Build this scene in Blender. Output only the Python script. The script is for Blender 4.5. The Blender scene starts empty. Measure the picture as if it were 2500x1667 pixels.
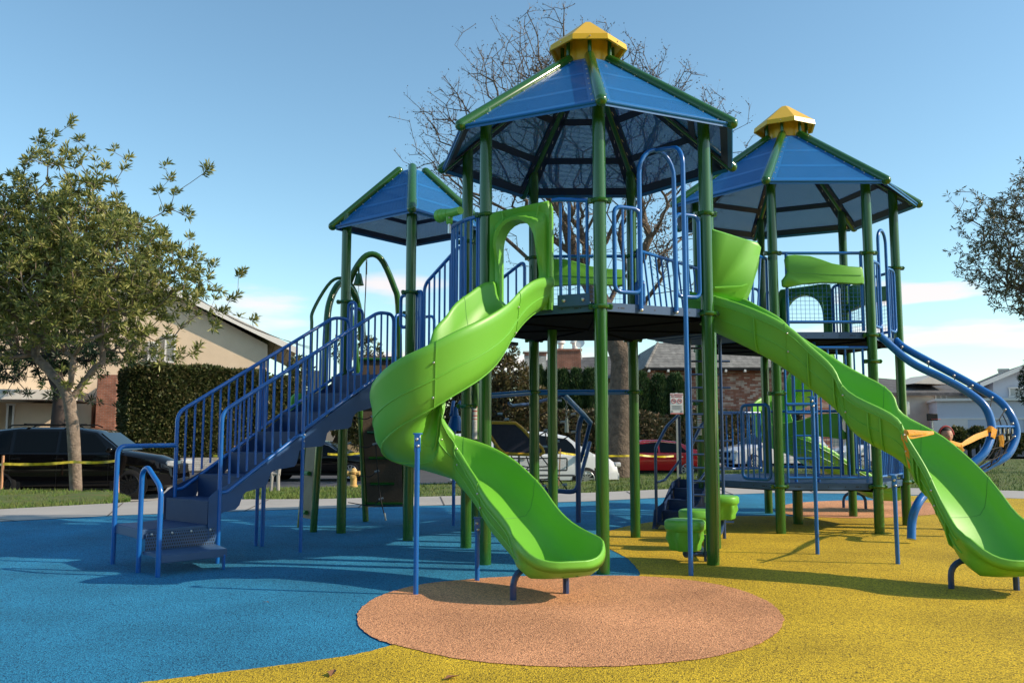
import bpy, math, random
from mathutils import Vector, Matrix
import numpy as np
random.seed(7)
sc = bpy.context.scene
PI = math.pi
# ------------------------------------------------------------------ camera, world, sun
CAM_H, PITCH, FPX = 1.33, 0.1006, 2131.8          # measured on the 2500 x 1667 photograph
cam_d = bpy.data.cameras.new('camera'); cam = bpy.data.objects.new('camera', cam_d)
sc.collection.objects.link(cam); sc.camera = cam
cam.location = (0, 0, CAM_H); cam.rotation_euler = (PI/2 + PITCH, 0, 0)
cam_d.sensor_width = 36; cam_d.lens = 36*FPX/2500
cam_d.clip_start = .05; cam_d.clip_end = 3000

SUN_EL = math.radians(33.5)
SUN_H = Vector((.983, -.185, 0)).normalized()        # horizontal direction towards the sun
w = bpy.data.worlds.new('World'); sc.world = w; w.use_nodes = True
nt = w.node_tree; nt.nodes.clear()
def WN(t): return nt.nodes.new(t)
wo = WN('ShaderNodeOutputWorld'); bg = WN('ShaderNodeBackground'); sky = WN('ShaderNodeTexSky')
sky.sky_type = 'NISHITA'; sky.sun_disc = False; sky.sun_elevation = SUN_EL
sky.sun_rotation = math.atan2(SUN_H.x, SUN_H.y)
sky.air_density = 1.0; sky.dust_density = .45; sky.ozone_density = 1.6; sky.altitude = 20
bg.inputs['Strength'].default_value = .15
tc = WN('ShaderNodeTexCoord')
# soft low clouds, laid out by direction in the sky
def wmath(op, a, b=None, clamp=False):
    n = WN('ShaderNodeMath'); n.operation = op; n.use_clamp = clamp
    for i, v in enumerate((a, b)):
        if v is None: continue
        if isinstance(v, (int, float)): n.inputs[i].default_value = v
        else: nt.links.new(v, n.inputs[i])
    return n.outputs[0]
sx = WN('ShaderNodeSeparateXYZ'); nt.links.new(tc.outputs['Generated'], sx.inputs[0])
az = wmath('ARCTAN2', sx.outputs[0], sx.outputs[1]); el = wmath('ARCSINE', sx.outputs[2])
mp = WN('ShaderNodeMapping'); mp.inputs['Scale'].default_value = (3.2, 3.2, 17)
nt.links.new(tc.outputs['Generated'], mp.inputs[0])
nz = WN('ShaderNodeTexNoise'); nz.inputs['Scale'].default_value = 1.7; nz.inputs['Detail'].default_value = 5
nz.inputs['Roughness'].default_value = .52
nt.links.new(mp.outputs[0], nz.inputs[0])
nzd = wmath('SUBTRACT', nz.outputs['Fac'], .5)
total = None
# (azimuth, elevation, half width, half height, strength)
for ca, ce, wa, we, st in ((.44,.140,.075,.0125,.8),(.50,.098,.17,.016,.7),(.62,.088,.2,.012,.6),(-.31,.135,.075,.022,.42),(.05,.075,.16,.02,.6),
                           (-.13,.16,.05,.02,.4),(-.9,.13,.35,.02,.6),(1.2,.13,.4,.03,.6),(2.6,.2,.8,.06,.5)):
    a = wmath('DIVIDE', wmath('SUBTRACT', az, ca), wa); e = wmath('DIVIDE', wmath('SUBTRACT', el, ce), we)
    r2 = wmath('ADD', wmath('MULTIPLY', a, a), wmath('MULTIPLY', e, e))
    m = wmath('MULTIPLY', wmath('ADD', wmath('SUBTRACT', 1.0, wmath('MULTIPLY', r2, .62)), wmath('MULTIPLY', nzd, 5.0)), st, True)
    total = m if total is None else wmath('MAXIMUM', total, m)
mr = WN('ShaderNodeMapRange'); mr.interpolation_type = 'SMOOTHSTEP'
mr.inputs['From Min'].default_value = 0.08; mr.inputs['From Max'].default_value = .62
nt.links.new(total, mr.inputs['Value'])
mx = WN('ShaderNodeMix'); mx.data_type = 'RGBA'; mx.blend_type = 'MIX'
mx.inputs['B'].default_value = (4.9, 4.35, 4.25, 1)
nt.links.new(wmath('MULTIPLY', mr.outputs[0], .85), mx.inputs['Factor'])
hs = WN('ShaderNodeHueSaturation'); hs.inputs['Saturation'].default_value = 1.05; hs.inputs['Value'].default_value = .95
tn = WN('ShaderNodeMix'); tn.data_type = 'RGBA'; tn.blend_type = 'MULTIPLY'; tn.inputs['Factor'].default_value = 1; tn.inputs['B'].default_value = (.93, 1.045, .96, 1)
nt.links.new(sky.outputs[0], tn.inputs['A']); nt.links.new(tn.outputs['Result'], hs.inputs['Color']); nt.links.new(hs.outputs[0], mx.inputs['A'])
nt.links.new(mx.outputs['Result'], bg.inputs['Color']); nt.links.new(bg.outputs[0], wo.inputs[0])

sd = bpy.data.lights.new('sun', 'SUN'); so = bpy.data.objects.new('sun', sd); sc.collection.objects.link(so)
sd.energy = 3.45; sd.angle = math.radians(.53); sd.color = (1.0, .84, .64)
sdir = Vector((SUN_H.x*math.cos(SUN_EL), SUN_H.y*math.cos(SUN_EL), math.sin(SUN_EL)))
so.rotation_euler = sdir.to_track_quat('Z', 'Y').to_euler(); so.location = (20, -8, 20)
sc.view_settings.view_transform = 'Standard'; sc.view_settings.look = 'None'
sc.view_settings.exposure = 0.57; sc.view_settings.gamma = 1
sc.render.film_transparent = False

# ------------------------------------------------------------------ measuring helpers (pixels of the photograph to metres)
def _ray(px, py):
    u = (px-1250)/FPX; v = (833.5-py)/FPX
    return Vector((u, math.cos(PITCH)-v*math.sin(PITCH), math.sin(PITCH)+v*math.cos(PITCH)))
def at(px, py, Y):
    d = _ray(px, py); p = d*(Y/d.y); p.z += CAM_H; return p
def ground(px, py, z=0.0):
    d = _ray(px, py); p = d*((z-CAM_H)/d.z); p.z += CAM_H; return p

# ------------------------------------------------------------------ mesh builder
class MB:
    def __init__(s): s.v = []; s.f = []; s.m = []; s.cur = 0
    def add(s, vs, fs):
        o = len(s.v); s.v += [tuple(x) for x in vs]
        for f in fs: s.f.append(tuple(i+o for i in f)); s.m.append(s.cur)
        return s
    def box(s, c, d, M=None):
        x, y, z = d[0]/2, d[1]/2, d[2]/2
        vs = [Vector((a*x, b*y, e*z)) for a in (-1,1) for b in (-1,1) for e in (-1,1)]
        if M is not None: vs = [M @ v for v in vs]
        c = Vector(c); vs = [v+c for v in vs]
        return s.add(vs, [(0,1,3,2),(4,6,7,5),(0,4,5,1),(2,3,7,6),(0,2,6,4),(1,5,7,3)])
    def bbox(s, c, d, M=None, b=.01):                       # box with chamfered edges
        x, y, z = d[0]/2, d[1]/2, d[2]/2; b = min(b, x*.9, y*.9, z*.9)
        vs = []; idx = {}
        for a in (-1,1):
            for e in (-1,1):
                for g in (-1,1):
                    for k in range(3):
                        p = [a*(x-b), e*(y-b), g*(z-b)]
                        p[k] = (a*x, e*y, g*z)[k]
                        idx[(a,e,g,k)] = len(vs); vs.append(Vector(p))
        F = []
        for a in (-1,1):
            q = [idx[(a,-1,-1,0)], idx[(a,1,-1,0)], idx[(a,1,1,0)], idx[(a,-1,1,0)]]; F.append(q if a>0 else q[::-1])
            q = [idx[(-1,a,-1,1)], idx[(-1,a,1,1)], idx[(1,a,1,1)], idx[(1,a,-1,1)]]; F.append(q if a>0 else q[::-1])
            q = [idx[(-1,-1,a,2)], idx[(1,-1,a,2)], idx[(1,1,a,2)], idx[(-1,1,a,2)]]; F.append(q if a>0 else q[::-1])
        for a in (-1,1):
            for e in (-1,1):
                q = [idx[(a,e,-1,0)], idx[(a,e,1,0)], idx[(a,e,1,1)], idx[(a,e,-1,1)]]; F.append(q if a*e<0 else q[::-1])
                q = [idx[(a,-1,e,0)], idx[(a,1,e,0)], idx[(a,1,e,2)], idx[(a,-1,e,2)]]; F.append(q if a*e>0 else q[::-1])
                q = [idx[(-1,a,e,1)], idx[(1,a,e,1)], idx[(1,a,e,2)], idx[(-1,a,e,2)]]; F.append(q if a*e<0 else q[::-1])
        for a in (-1,1):
            for e in (-1,1):
                for g in (-1,1):
                    q = [idx[(a,e,g,k)] for k in range(3)]; F.append(q if a*e*g>0 else q[::-1])
        if M is not None: vs = [M @ v for v in vs]
        c = Vector(c); return s.add([v+c for v in vs], F)
    def tube(s, pts, r, seg=10, caps=True, closed=False, rs=None):
        pts = [Vector(p) for p in pts]; n = len(pts); up = None; rings = []
        for i, p in enumerate(pts):
            if closed: t = (pts[(i+1)%n]-pts[i-1])
            else: t = (pts[min(i+1,n-1)]-pts[max(i-1,0)])
            t = t.normalized() if t.length > 1e-9 else Vector((0,0,1))
            if up is None: up = t.orthogonal().normalized()
            else:
                up = up - t*up.dot(t); up = up.normalized() if up.length > 1e-6 else t.orthogonal().normalized()
            bn = t.cross(up); rr = rs[i] if rs else r
            rings.append([p + up*math.cos(a)*rr + bn*math.sin(a)*rr for a in [2*PI*k/seg for k in range(seg)]])
        vs = [v for R in rings for v in R]; fs = []
        m = n if closed else n-1
        for i in range(m):
            j = (i+1) % n
            for k in range(seg):
                l = (k+1) % seg; fs.append((i*seg+k, i*seg+l, j*seg+l, j*seg+k))
        if caps and not closed:
            fs.append(tuple(range(seg))[::-1]); fs.append(tuple((n-1)*seg+k for k in range(seg)))
        return s.add(vs, fs)
    def cyl(s, a, b, r, r2=None, seg=14, caps=True):
        a = Vector(a); b = Vector(b); return s.tube([a, b], r, seg, caps, rs=[r, r if r2 is None else r2])
    def rod(s, a, b, r, seg=10):                             # capsule with rounded ends
        a = Vector(a); b = Vector(b); t = (b-a).normalized(); P = []; R = []
        for k in (4, 3, 2, 1): an = k*PI/8.4; P.append(a - t*r*math.sin(an)); R.append(r*math.cos(an))
        P += [a, b]; R += [r, r]
        for k in (1, 2, 3, 4): an = k*PI/8.4; P.append(b + t*r*math.sin(an)); R.append(r*math.cos(an))
        return s.tube(P, r, seg, True, rs=R)
    def sphere(s, c, r, seg=12, rings=8, sc3=(1,1,1)):
        c = Vector(c); vs = [c+Vector((0,0,r*sc3[2]))]; fs = []
        for i in range(1, rings):
            a = PI*i/rings
            for k in range(seg):
                b = 2*PI*k/seg; vs.append(c+Vector((r*sc3[0]*math.sin(a)*math.cos(b), r*sc3[1]*math.sin(a)*math.sin(b), r*sc3[2]*math.cos(a))))
        vs.append(c-Vector((0,0,r*sc3[2])))
        for k in range(seg): fs.append((0, 1+k, 1+(k+1)%seg))
        for i in range(rings-2):
            for k in range(seg):
                a = 1+i*seg+k; b = 1+i*seg+(k+1)%seg; fs.append((a, a+seg, b+seg, b))
        e = len(vs)-1; o = 1+(rings-2)*seg
        for k in range(seg): fs.append((e, o+(k+1)%seg, o+k))
        return s.add(vs, fs)
    def torus(s, c, R, r, n=None, seg=20, sg=8):
        n = Vector(n or (0,0,1)).normalized(); a = n.orthogonal().normalized(); b = n.cross(a); c = Vector(c)
        return s.tube([c+a*R*math.cos(2*PI*k/seg)+b*R*math.sin(2*PI*k/seg) for k in range(seg)], r, sg, closed=True)
    def prism(s, poly, z0, z1):                              # horizontal polygon (x,y) extruded in z
        n = len(poly); vs = [(p[0], p[1], z0) for p in poly]+[(p[0], p[1], z1) for p in poly]
        fs = [tuple(range(n))[::-1], tuple(range(n, 2*n))]+[(i, (i+1)%n, n+(i+1)%n, n+i) for i in range(n)]
        return s.add(vs, fs)
    def slab(s, pts, nrm, th):                               # planar polygon given a thickness along nrm
        nrm = Vector(nrm).normalized(); pts = [Vector(p) for p in pts]; n = len(pts)
        vs = [p-nrm*th/2 for p in pts]+[p+nrm*th/2 for p in pts]
        fs = [tuple(range(n))[::-1], tuple(range(n, 2*n))]+[(i, (i+1)%n, n+(i+1)%n, n+i) for i in range(n)]
        return s.add(vs, fs)
    def lathe(s, c, prof, seg=18, axis=None):
        c = Vector(c); M = Vector(axis).to_track_quat('Z','Y').to_matrix() if axis is not None else Matrix.Identity(3)
        vs = [c + M @ Vector((r*math.cos(2*PI*k/seg), r*math.sin(2*PI*k/seg), z)) for r, z in prof for k in range(seg)]
        n = len(prof); fs = [(i*seg+k, i*seg+(k+1)%seg, (i+1)*seg+(k+1)%seg, (i+1)*seg+k) for i in range(n-1) for k in range(seg)]
        fs += [tuple(range(seg))[::-1], tuple((n-1)*seg+k for k in range(seg))]
        return s.add(vs, fs)
    def build(s, name, mat, parent=None, smooth=True, ang=38, org=None):
        W = Vector(org) if org is not None else (wpos(parent) if parent else Vector((0,0,0)))
        me = bpy.data.meshes.new(name); me.from_pydata([tuple(Vector(v)-W) for v in s.v], [], s.f)
        for m in (mat if isinstance(mat, (list, tuple)) else [mat]): me.materials.append(m)
        if isinstance(mat, (list, tuple)): me.polygons.foreach_set('material_index', s.m)
        if smooth:
            me.polygons.foreach_set('use_smooth', [True]*len(me.polygons))
            if ang < 179: me.set_sharp_from_angle(angle=math.radians(ang))
        me.update()
        o = bpy.data.objects.new(name, me); sc.collection.objects.link(o)
        if parent: o.parent = parent; o.location = W - wpos(parent)
        else: o.location = W
        return o
def wpos(o):
    p = Vector(o.location)
    while o.parent: o = o.parent; p = p + Vector(o.location)
    return p
def tag(o, label=None, cat=None, group=None, kind=None):
    for k, v in (('label', label), ('category', cat), ('group', group), ('kind', kind)):
        if v: o[k] = v
    return o
def empty(name, loc, label, cat, group=None):
    o = bpy.data.objects.new(name, None); sc.collection.objects.link(o); o.location = loc; o.empty_display_size = .2
    return tag(o, label, cat, group)
def bez(pts, n=8):                                            # Catmull-Rom through points
    P = [Vector(p) for p in pts]; P = [P[0]*2-P[1]]+P+[P[-1]*2-P[-2]]; out = []
    for i in range(1, len(P)-2):
        a, b, c, d = P[i-1:i+3]
        for k in range(n):
            t = k/n; out.append(.5*((2*b)+(c-a)*t+(2*a-5*b+4*c-d)*t*t+(3*b-a-3*c+d)*t**3))
    out.append(P[-2]); return out
def fillet(pts, r=.1, n=5, closed=False):                     # polyline with rounded corners
    P = [Vector(p) for p in pts]; out = []; N = len(P)
    for i, p in enumerate(P):
        if not closed and i in (0, N-1): out.append(p); continue
        a = P[i-1]; b = P[(i+1) % N]; u = (a-p); v = (b-p); rr = min(r, u.length*.48, v.length*.48)
        A = p+u.normalized()*rr; B = p+v.normalized()*rr
        for k in range(n+1):
            t = k/n; out.append(A*(1-t)**2+p*2*t*(1-t)+B*t*t)
    return out

# ------------------------------------------------------------------ materials
MATS = {}
def mat(name, col, rough=.5, metal=0, coat=0, noise=None, bump=None, spec=.5, trans=None, coord='Object', emis=None, sss=0):
    m = bpy.data.materials.new(name); m.use_nodes = True; t = m.node_tree; b = t.nodes['Principled BSDF']
    b.inputs['Base Color'].default_value = (*col, 1); b.inputs['Roughness'].default_value = rough
    b.inputs['Metallic'].default_value = metal; b.inputs['Coat Weight'].default_value = coat; b.inputs['Coat Roughness'].default_value = .12
    b.inputs['Specular IOR Level'].default_value = spec
    if sss: b.inputs['Subsurface Weight'].default_value = sss; b.inputs['Subsurface Radius'].default_value = (.01, .02, .005)
    tcn = t.nodes.new('ShaderNodeTexCoord')
    if noise:                                                 # (scale, amount, second colour, detail)
        n = t.nodes.new('ShaderNodeTexNoise'); n.inputs['Scale'].default_value = noise[0]; n.inputs['Detail'].default_value = noise[3] if len(noise) > 3 else 4
        t.links.new(tcn.outputs[coord], n.inputs['Vector'])
        r = t.nodes.new('ShaderNodeMapRange'); r.inputs['From Min'].default_value = .35; r.inputs['From Max'].default_value = .65
        r.inputs['To Max'].default_value = noise[1]; t.links.new(n.outputs['Fac'], r.inputs['Value'])
        x = t.nodes.new('ShaderNodeMix'); x.data_type = 'RGBA'; x.inputs['A'].default_value = (*col, 1); x.inputs['B'].default_value = (*noise[2], 1)
        t.links.new(r.outputs[0], x.inputs['Factor']); t.links.new(x.outputs['Result'], b.inputs['Base Color'])
    if bump:                                                  # (scale, strength, distance)
        n2 = t.nodes.new('ShaderNodeTexNoise'); n2.inputs['Scale'].default_value = bump[0]; n2.inputs['Detail'].default_value = 3
        t.links.new(tcn.outputs[coord], n2.inputs['Vector'])
        bp = t.nodes.new('ShaderNodeBump'); bp.inputs['Strength'].default_value = bump[1]; bp.inputs['Distance'].default_value = bump[2]
        t.links.new(n2.outputs['Fac'], bp.inputs['Height']); t.links.new(bp.outputs[0], b.inputs['Normal'])
    MATS[name] = m; return m
M_green = mat('green_post_paint', (.026,.118,.014), .20, coat=.45, noise=(3,.35,(.020,.092,.012)), spec=.5)
M_blue = mat('blue_tube_paint', (.008,.135,.46), .28, coat=.3, noise=(6,.3,(.010,.11,.38)), bump=(300,.25,.001))
M_navy = mat('navy_deck_coating', (.008,.036,.120), .55, noise=(9,.5,(.018,.05,.13)), bump=(220,.4,.002))
M_fascia = mat('blue_grey_fascia', (.045,.105,.215), .45, noise=(5,.4,(.035,.085,.18)), bump=(150,.2,.001))
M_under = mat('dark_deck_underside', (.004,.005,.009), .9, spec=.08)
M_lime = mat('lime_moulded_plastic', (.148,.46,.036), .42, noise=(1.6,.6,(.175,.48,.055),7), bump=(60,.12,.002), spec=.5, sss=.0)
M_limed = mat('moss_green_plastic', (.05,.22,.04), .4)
M_yel = mat('yellow_roof_cap_paint', (.80,.47,.012), .35, noise=(4,.3,(.72,.40,.01)))
M_bolt = mat('steel_bolt', (.7,.66,.6), .3, metal=.9)
M_chain = mat('galvanised_chain', (.5,.5,.48), .4, metal=.8)
M_rope = mat('black_rope', (.015,.015,.017), .8)
M_tan = mat('tan_climbing_panel', (.33,.24,.14), .75, noise=(5,.6,(.24,.17,.10)), bump=(40,.4,.01))
M_tan_shade = mat('shaded_tan_climbing_panel', (.10,.07,.045), .75, noise=(5,.6,(.07,.05,.035)), bump=(40,.4,.01))  # tan board darkened, its shade is put into the base colour
M_white = mat('white_paint', (.75,.74,.70), .5, noise=(4,.2,(.62,.61,.58)))
M_yel2 = mat('yellow_board_rim', (.55,.33,.02), .45)
M_black = mat('black_plastic', (.015,.016,.018), .5)
def panel_mats(nm, col):
    a = mat(nm+'_solid', col, .38, coat=.1, noise=(2,.3,(col[0]*.8,col[1]*.85,col[2]*.85)))
    m = bpy.data.materials.new(nm+'_perforated'); m.use_nodes = True; t = m.node_tree; b = t.nodes['Principled BSDF']
    b.inputs['Base Color'].default_value = (*col, 1); b.inputs['Roughness'].default_value = .46; b.inputs['Coat Weight'].default_value = .05
    tr = t.nodes.new('ShaderNodeBsdfTransparent'); ms = t.nodes.new('ShaderNodeMixShader'); tcn = t.nodes.new('ShaderNodeTexCoord')
    v = t.nodes.new('ShaderNodeTexVoronoi'); v.inputs['Scale'].default_value = 105; v.inputs['Randomness'].default_value = .15
    t.links.new(tcn.outputs['Object'], v.inputs['Vector'])
    c = t.nodes.new('ShaderNodeMapRange'); c.inputs['From Min'].default_value = .46; c.inputs['From Max'].default_value = .54
    t.links.new(v.outputs['Distance'], c.inputs['Value'])     # 0 in holes, 1 in metal
    inv = t.nodes.new('ShaderNodeMath'); inv.operation = 'MULTIPLY_ADD'; inv.inputs[1].default_value = -.54; inv.inputs[2].default_value = .57
    t.links.new(c.outputs[0], inv.inputs[0])
    t.links.new(inv.outputs[0], ms.inputs[0]); t.links.new(b.outputs[0], ms.inputs[1]); t.links.new(tr.outputs[0], ms.inputs[2])
    t.links.new(ms.outputs[0], t.nodes['Material Output'].inputs[0]); return a, m
M_panel_shade = mat('dark_navy_shade', (.006,.018,.060), .5)  # near-black navy, shade under the roof panels put into the colour
M_roof_s, M_roof_p = panel_mats('blue_roof_panel', (.008,.145,.40))
# ------------------------------------------------------------------ ground
def rubber(name, c1, c2, c3):
    m = bpy.data.materials.new(name); m.use_nodes = True; t = m.node_tree; b = t.nodes['Principled BSDF']
    b.inputs['Roughness'].default_value = .85; b.inputs['Specular IOR Level'].default_value = .25
    tcn = t.nodes.new('ShaderNodeTexCoord')
    v = t.nodes.new('ShaderNodeTexVoronoi'); v.inputs['Scale'].default_value = 125; t.links.new(tcn.outputs['Object'], v.inputs['Vector'])
    n = t.nodes.new('ShaderNodeTexNoise'); n.inputs['Scale'].default_value = 75; n.inputs['Detail'].default_value = 2; t.links.new(tcn.outputs['Object'], n.inputs['Vector'])
    n2 = t.nodes.new('ShaderNodeTexNoise'); n2.inputs['Scale'].default_value = .9; n2.inputs['Detail'].default_value = 5; t.links.new(tcn.outputs['Object'], n2.inputs['Vector'])
    sp = t.nodes.new('ShaderNodeSeparateColor'); t.links.new(v.outputs['Color'], sp.inputs[0])
    cr = t.nodes.new('ShaderNodeValToRGB'); e = cr.color_ramp.elements
    e[0].position = 0; e[0].color = (*c3, 1); e[1].position = 1; e[1].color = (*c1, 1)
    k = e.new(.34); k.color = (*c2, 1)
    t.links.new(sp.outputs[0], cr.inputs[0])
    x = t.nodes.new('ShaderNodeMix'); x.data_type = 'RGBA'; x.blend_type = 'MULTIPLY'; x.inputs['Factor'].default_value = 1
    r = t.nodes.new('ShaderNodeMapRange'); r.inputs['From Min'].default_value = .3; r.inputs['From Max'].default_value = .7; r.inputs['To Min'].default_value = .72; r.inputs['To Max'].default_value = 1.12
    t.links.new(n2.outputs[0], r.inputs[0])
    r2 = t.nodes.new('ShaderNodeMapRange'); r2.inputs['From Min'].default_value = .3; r2.inputs['From Max'].default_value = .7; r2.inputs['To Min'].default_value = .65; r2.inputs['To Max'].default_value = 1.25
    t.links.new(n.outputs[0], r2.inputs[0])
    mm = t.nodes.new('ShaderNodeMath'); mm.operation = 'MULTIPLY'; t.links.new(r.outputs[0], mm.inputs[0]); t.links.new(r2.outputs[0], mm.inputs[1])
    t.links.new(cr.outputs[0], x.inputs['A']); t.links.new(mm.outputs[0], x.inputs['B']); t.links.new(x.outputs['Result'], b.inputs['Base Color'])
    bp = t.nodes.new('ShaderNodeBump'); bp.inputs['Strength'].default_value = .9; bp.inputs['Distance'].default_value = .006
    t.links.new(v.outputs['Distance'], bp.inputs['Height']); t.links.new(bp.outputs[0], b.inputs['Normal']); return m
R_blue = rubber('blue_rubber', (.040,.295,.49), (.024,.22,.41), (.008,.05,.11))
R_yel = rubber('yellow_rubber', (.76,.515,.034), (.62,.41,.024), (.08,.06,.02))
R_org = rubber('orange_rubber', (.82,.40,.20), (.72,.33,.16), (.22,.10,.06))
M_conc = mat('sidewalk_concrete', (.40,.375,.345), .9, noise=(.8,.7,(.33,.31,.285),6), bump=(60,.3,.004), coord='Object')
M_asph = mat('asphalt', (.075,.075,.08), .9, noise=(1.2,.7,(.055,.055,.06),6), bump=(90,.5,.006))
M_grass = mat('grass_turf', (.075,.135,.018), .95, noise=(3.5,1,(.13,.13,.035),6), bump=(60,.9,.03))
M_dirt = mat('soil', (.16,.11,.065), .95, noise=(5,1,(.10,.075,.045),6), bump=(30,.6,.03))
def struct(name, mb, m, **k): o = mb.build(name, m, None, **k); o['kind'] = 'structure'; return o
def ragged(P, amp=.006, step=.03):
    out = []; rnd = random.Random(17)
    for (a, b), (c, d) in zip(P, P[1:]+P[:1]):
        L = math.dist((a, b), (c, d)); n = max(1, int(L/step)) if L < 3 else 1
        for k in range(n): t = k/n; out.append((a+(c-a)*t+rnd.uniform(-amp, amp), b+(d-b)*t+rnd.uniform(-amp, amp)))
    return out
def sheet(name, pts, z, m, th=.0):
    if 'play_surface' in name: pts = ragged(list(pts))
    mb = MB(); mb.add([(p[0], p[1], z if len(p) < 3 or z is not None else p[2]) for p in pts], [tuple(range(len(pts)))]); return struct(name, mb, m, smooth=False)
# broad land plane under everything, out to the horizon
g = MB(); g.add([(-900,-60,-.62),(900,-60,-.62),(900,1600,-.62),(-900,1600,-.62)], [(0,1,2,3)]); struct('ground', g, M_dirt, smooth=False)
SW_NEAR = [(-700,1310),(-300,1287),(0,1273),(266,1259),(531,1249),(638,1245.7),(781,1241),(1127,1232),(1431,1224),(1590,1216),(1781,1207),(1888,1203),(2120,1205),(2300,1210),(2462,1216),(2750,1226),(3200,1245)]
SW_FAR = [(-700,1272),(-300,1257),(0,1243),(266,1229),(400,1221),(600,1219),(781,1218),(1026,1212.7),(1431,1203),(1643,1193.6),(1781,1190),(1888,1187),(2120,1189),(2300,1193),(2440,1197),(2750,1206),(3200,1222)]
near = [ground(*p) for p in SW_NEAR]; far = [ground(p[0], p[1], -.006) for p in SW_FAR]
# rubber safety surfacing
surf = [(near[0].x, near[0].y)]+[(p.x, p.y) for p in near[1:]]+[(16,2),(10,-6),(-10,-6),(-14,2)]
m_ = MB(); n_ = len(surf); m_.prism(surf[::-1], -.3, 0.0); struct('blue_play_surface', m_, R_blue, smooth=False)
yl = [(340,1665),(531,1641.6),(797,1607),(949,1575),(1250,1480),(1500,1420),(1559,1405),(1556,1389),(1532,1363),(1492,1341),(1452,1326),(1440,1316),(1452,1305),(1492,1293.5),(1548,1280),(1622,1269.6),(1700,1263),(1781,1259),(1914,1259),(2079,1261.6),(2120,1235),(2150,1219),(2128,1209)]
yp = bez([ground(a, b, .004) for a, b in yl], 4); yp = [(p.x, p.y) for p in yp]
e_ = ground(2128, 1209)
nr = [p for p, q in zip(near, SW_NEAR) if q[0] > 2130]
yp += [(p.x, p.y-.02) for p in nr]+[(15.9,2),(10,-5.9),(-4.5,-5.9),(-3.2,3.0)]
sheet('yellow_play_surface', yp[::-1], .004, R_yel)
# front orange ellipse and far orange circle
def blobpoly(pts): return [(p.x, p.y) for p in bez([ground(a, b, .008) for a, b in pts+pts[:1]], 6)[:-1]]
oc = [(871,1511),(876,1490),(902,1467),(950,1445),(1030,1425),(1130,1414),(1250,1406),(1400,1404.5),(1559,1405),(1700,1417),(1800,1437),(1875,1467),(1908,1498),(1912,1520),(1895,1545),(1840,1575),(1760,1598),(1650,1614),(1520,1624),(1380,1626),(1240,1620),(1120,1606),(1020,1586),(930,1562),(885,1537)]
sheet('orange_play_surface', blobpoly(oc), .008, R_org)
oc2 = [(1890,1243),(1930,1229),(2000,1223),(2100,1220.5),(2200,1222),(2290,1229),(2330,1240),(2300,1252),(2200,1261),(2080,1264),(1980,1260),(1910,1252)]
sheet('far_orange_play_surface', blobpoly(oc2), .008, R_org)
# concrete path: top sheet with joints
c = MB(); N = len(near)
vs = [(p.x, p.y, .006) for p in near]+[(p.x, p.y, .0) for p in far]
c.add(vs+[(v[0], v[1], -.3) for v in vs[N:]], [(i, i+1, N+i+1, N+i) for i in range(N-1)]+[(N+i, N+i+1, 2*N+i+1, 2*N+i) for i in range(N-1)])
struct('sidewalk', c, M_conc, smooth=False)
M_joint = mat('path_joint', (.10,.09,.08), .9)
j = MB()
for x0, x1 in ((-140,40),(300,262),(560,520),(655,597),(900,875),(1075,1085),(1290,1320),(1530,1560),(1750,1790),(1960,1990),(2170,2200),(2400,2410)):
    def yi(L, x):
        for (a, b), (c_, d) in zip(L, L[1:]):
            if a <= x <= c_: return b+(d-b)*(x-a)/(c_-a)
    a = ground(x1, yi(SW_NEAR, x1)-.3, .01); b = ground(x0, yi(SW_FAR, x0)+.3, .006)
    j.slab([a-Vector((.012,0,0)), a+Vector((.012,0,0)), b+Vector((.012,0,0)), b-Vector((.012,0,0))], (0,0,1), .003)
struct('path_joints', j, M_joint, smooth=False)
# lawns: ruled surfaces from the path edge (z 0) down to the kerb (z -0.36)
def ruled(name, A, B, m, n=8, zn=.03, sag=0):
    mb = MB(); L = len(A)
    V = []
    for k in range(n+1):
        t = k/n
        for a, b in zip(A, B):
            p = a.lerp(b, t); V.append((p.x, p.y, p.z+random.uniform(-zn, zn)*(0 if k in (0, n) else 1)+sag*math.sin(PI*t)))
    mb.add(V, [(k*L+i, k*L+i+1, (k+1)*L+i+1, (k+1)*L+i) for k in range(n) for i in range(L-1)])
    return struct(name, mb, m)
def dens(L, n=6):
    out = []
    for (a, b), (c_, d) in zip(L, L[1:]):
        for k in range(n): out.append((a+(c_-a)*k/n, b+(d-b)*k/n))
    return out+[L[-1]]
KERB_Z = -.34
gl_A = dens([(-700,1272),(-300,1257),(0,1243),(266,1229),(318,1223)]); gl_B = dens([(-700,1222),(-300,1203),(0,1195.5),(262,1199),(314,1218)])
ruled('lawn', [ground(a, b, -.004) for a, b in gl_A], [ground(a, b, -.02) for a, b in gl_B], M_grass, sag=.05)
gm_A = dens([(596,1219),(781,1218),(1026,1212.7),(1431,1203),(1643,1193.6),(1781,1190),(1888,1187),(2120,1189),(2300,1193),(2440,1197),(2750,1206),(3200,1222)])
gm_B = dens([(596,1193),(781,1189),(1026,1181),(1431,1164),(1643,1150),(1781,1144),(1888,1140),(2120,1131),(2300,1125),(2440,1121),(2750,1118),(3200,1124)])
GA = [ground(a, b, -.004) for a, b in gm_A]; GB = [ground(a, b, KERB_Z) for a, b in gm_B]
ruled('lawn', GA, GB, M_grass, n=14)
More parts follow.
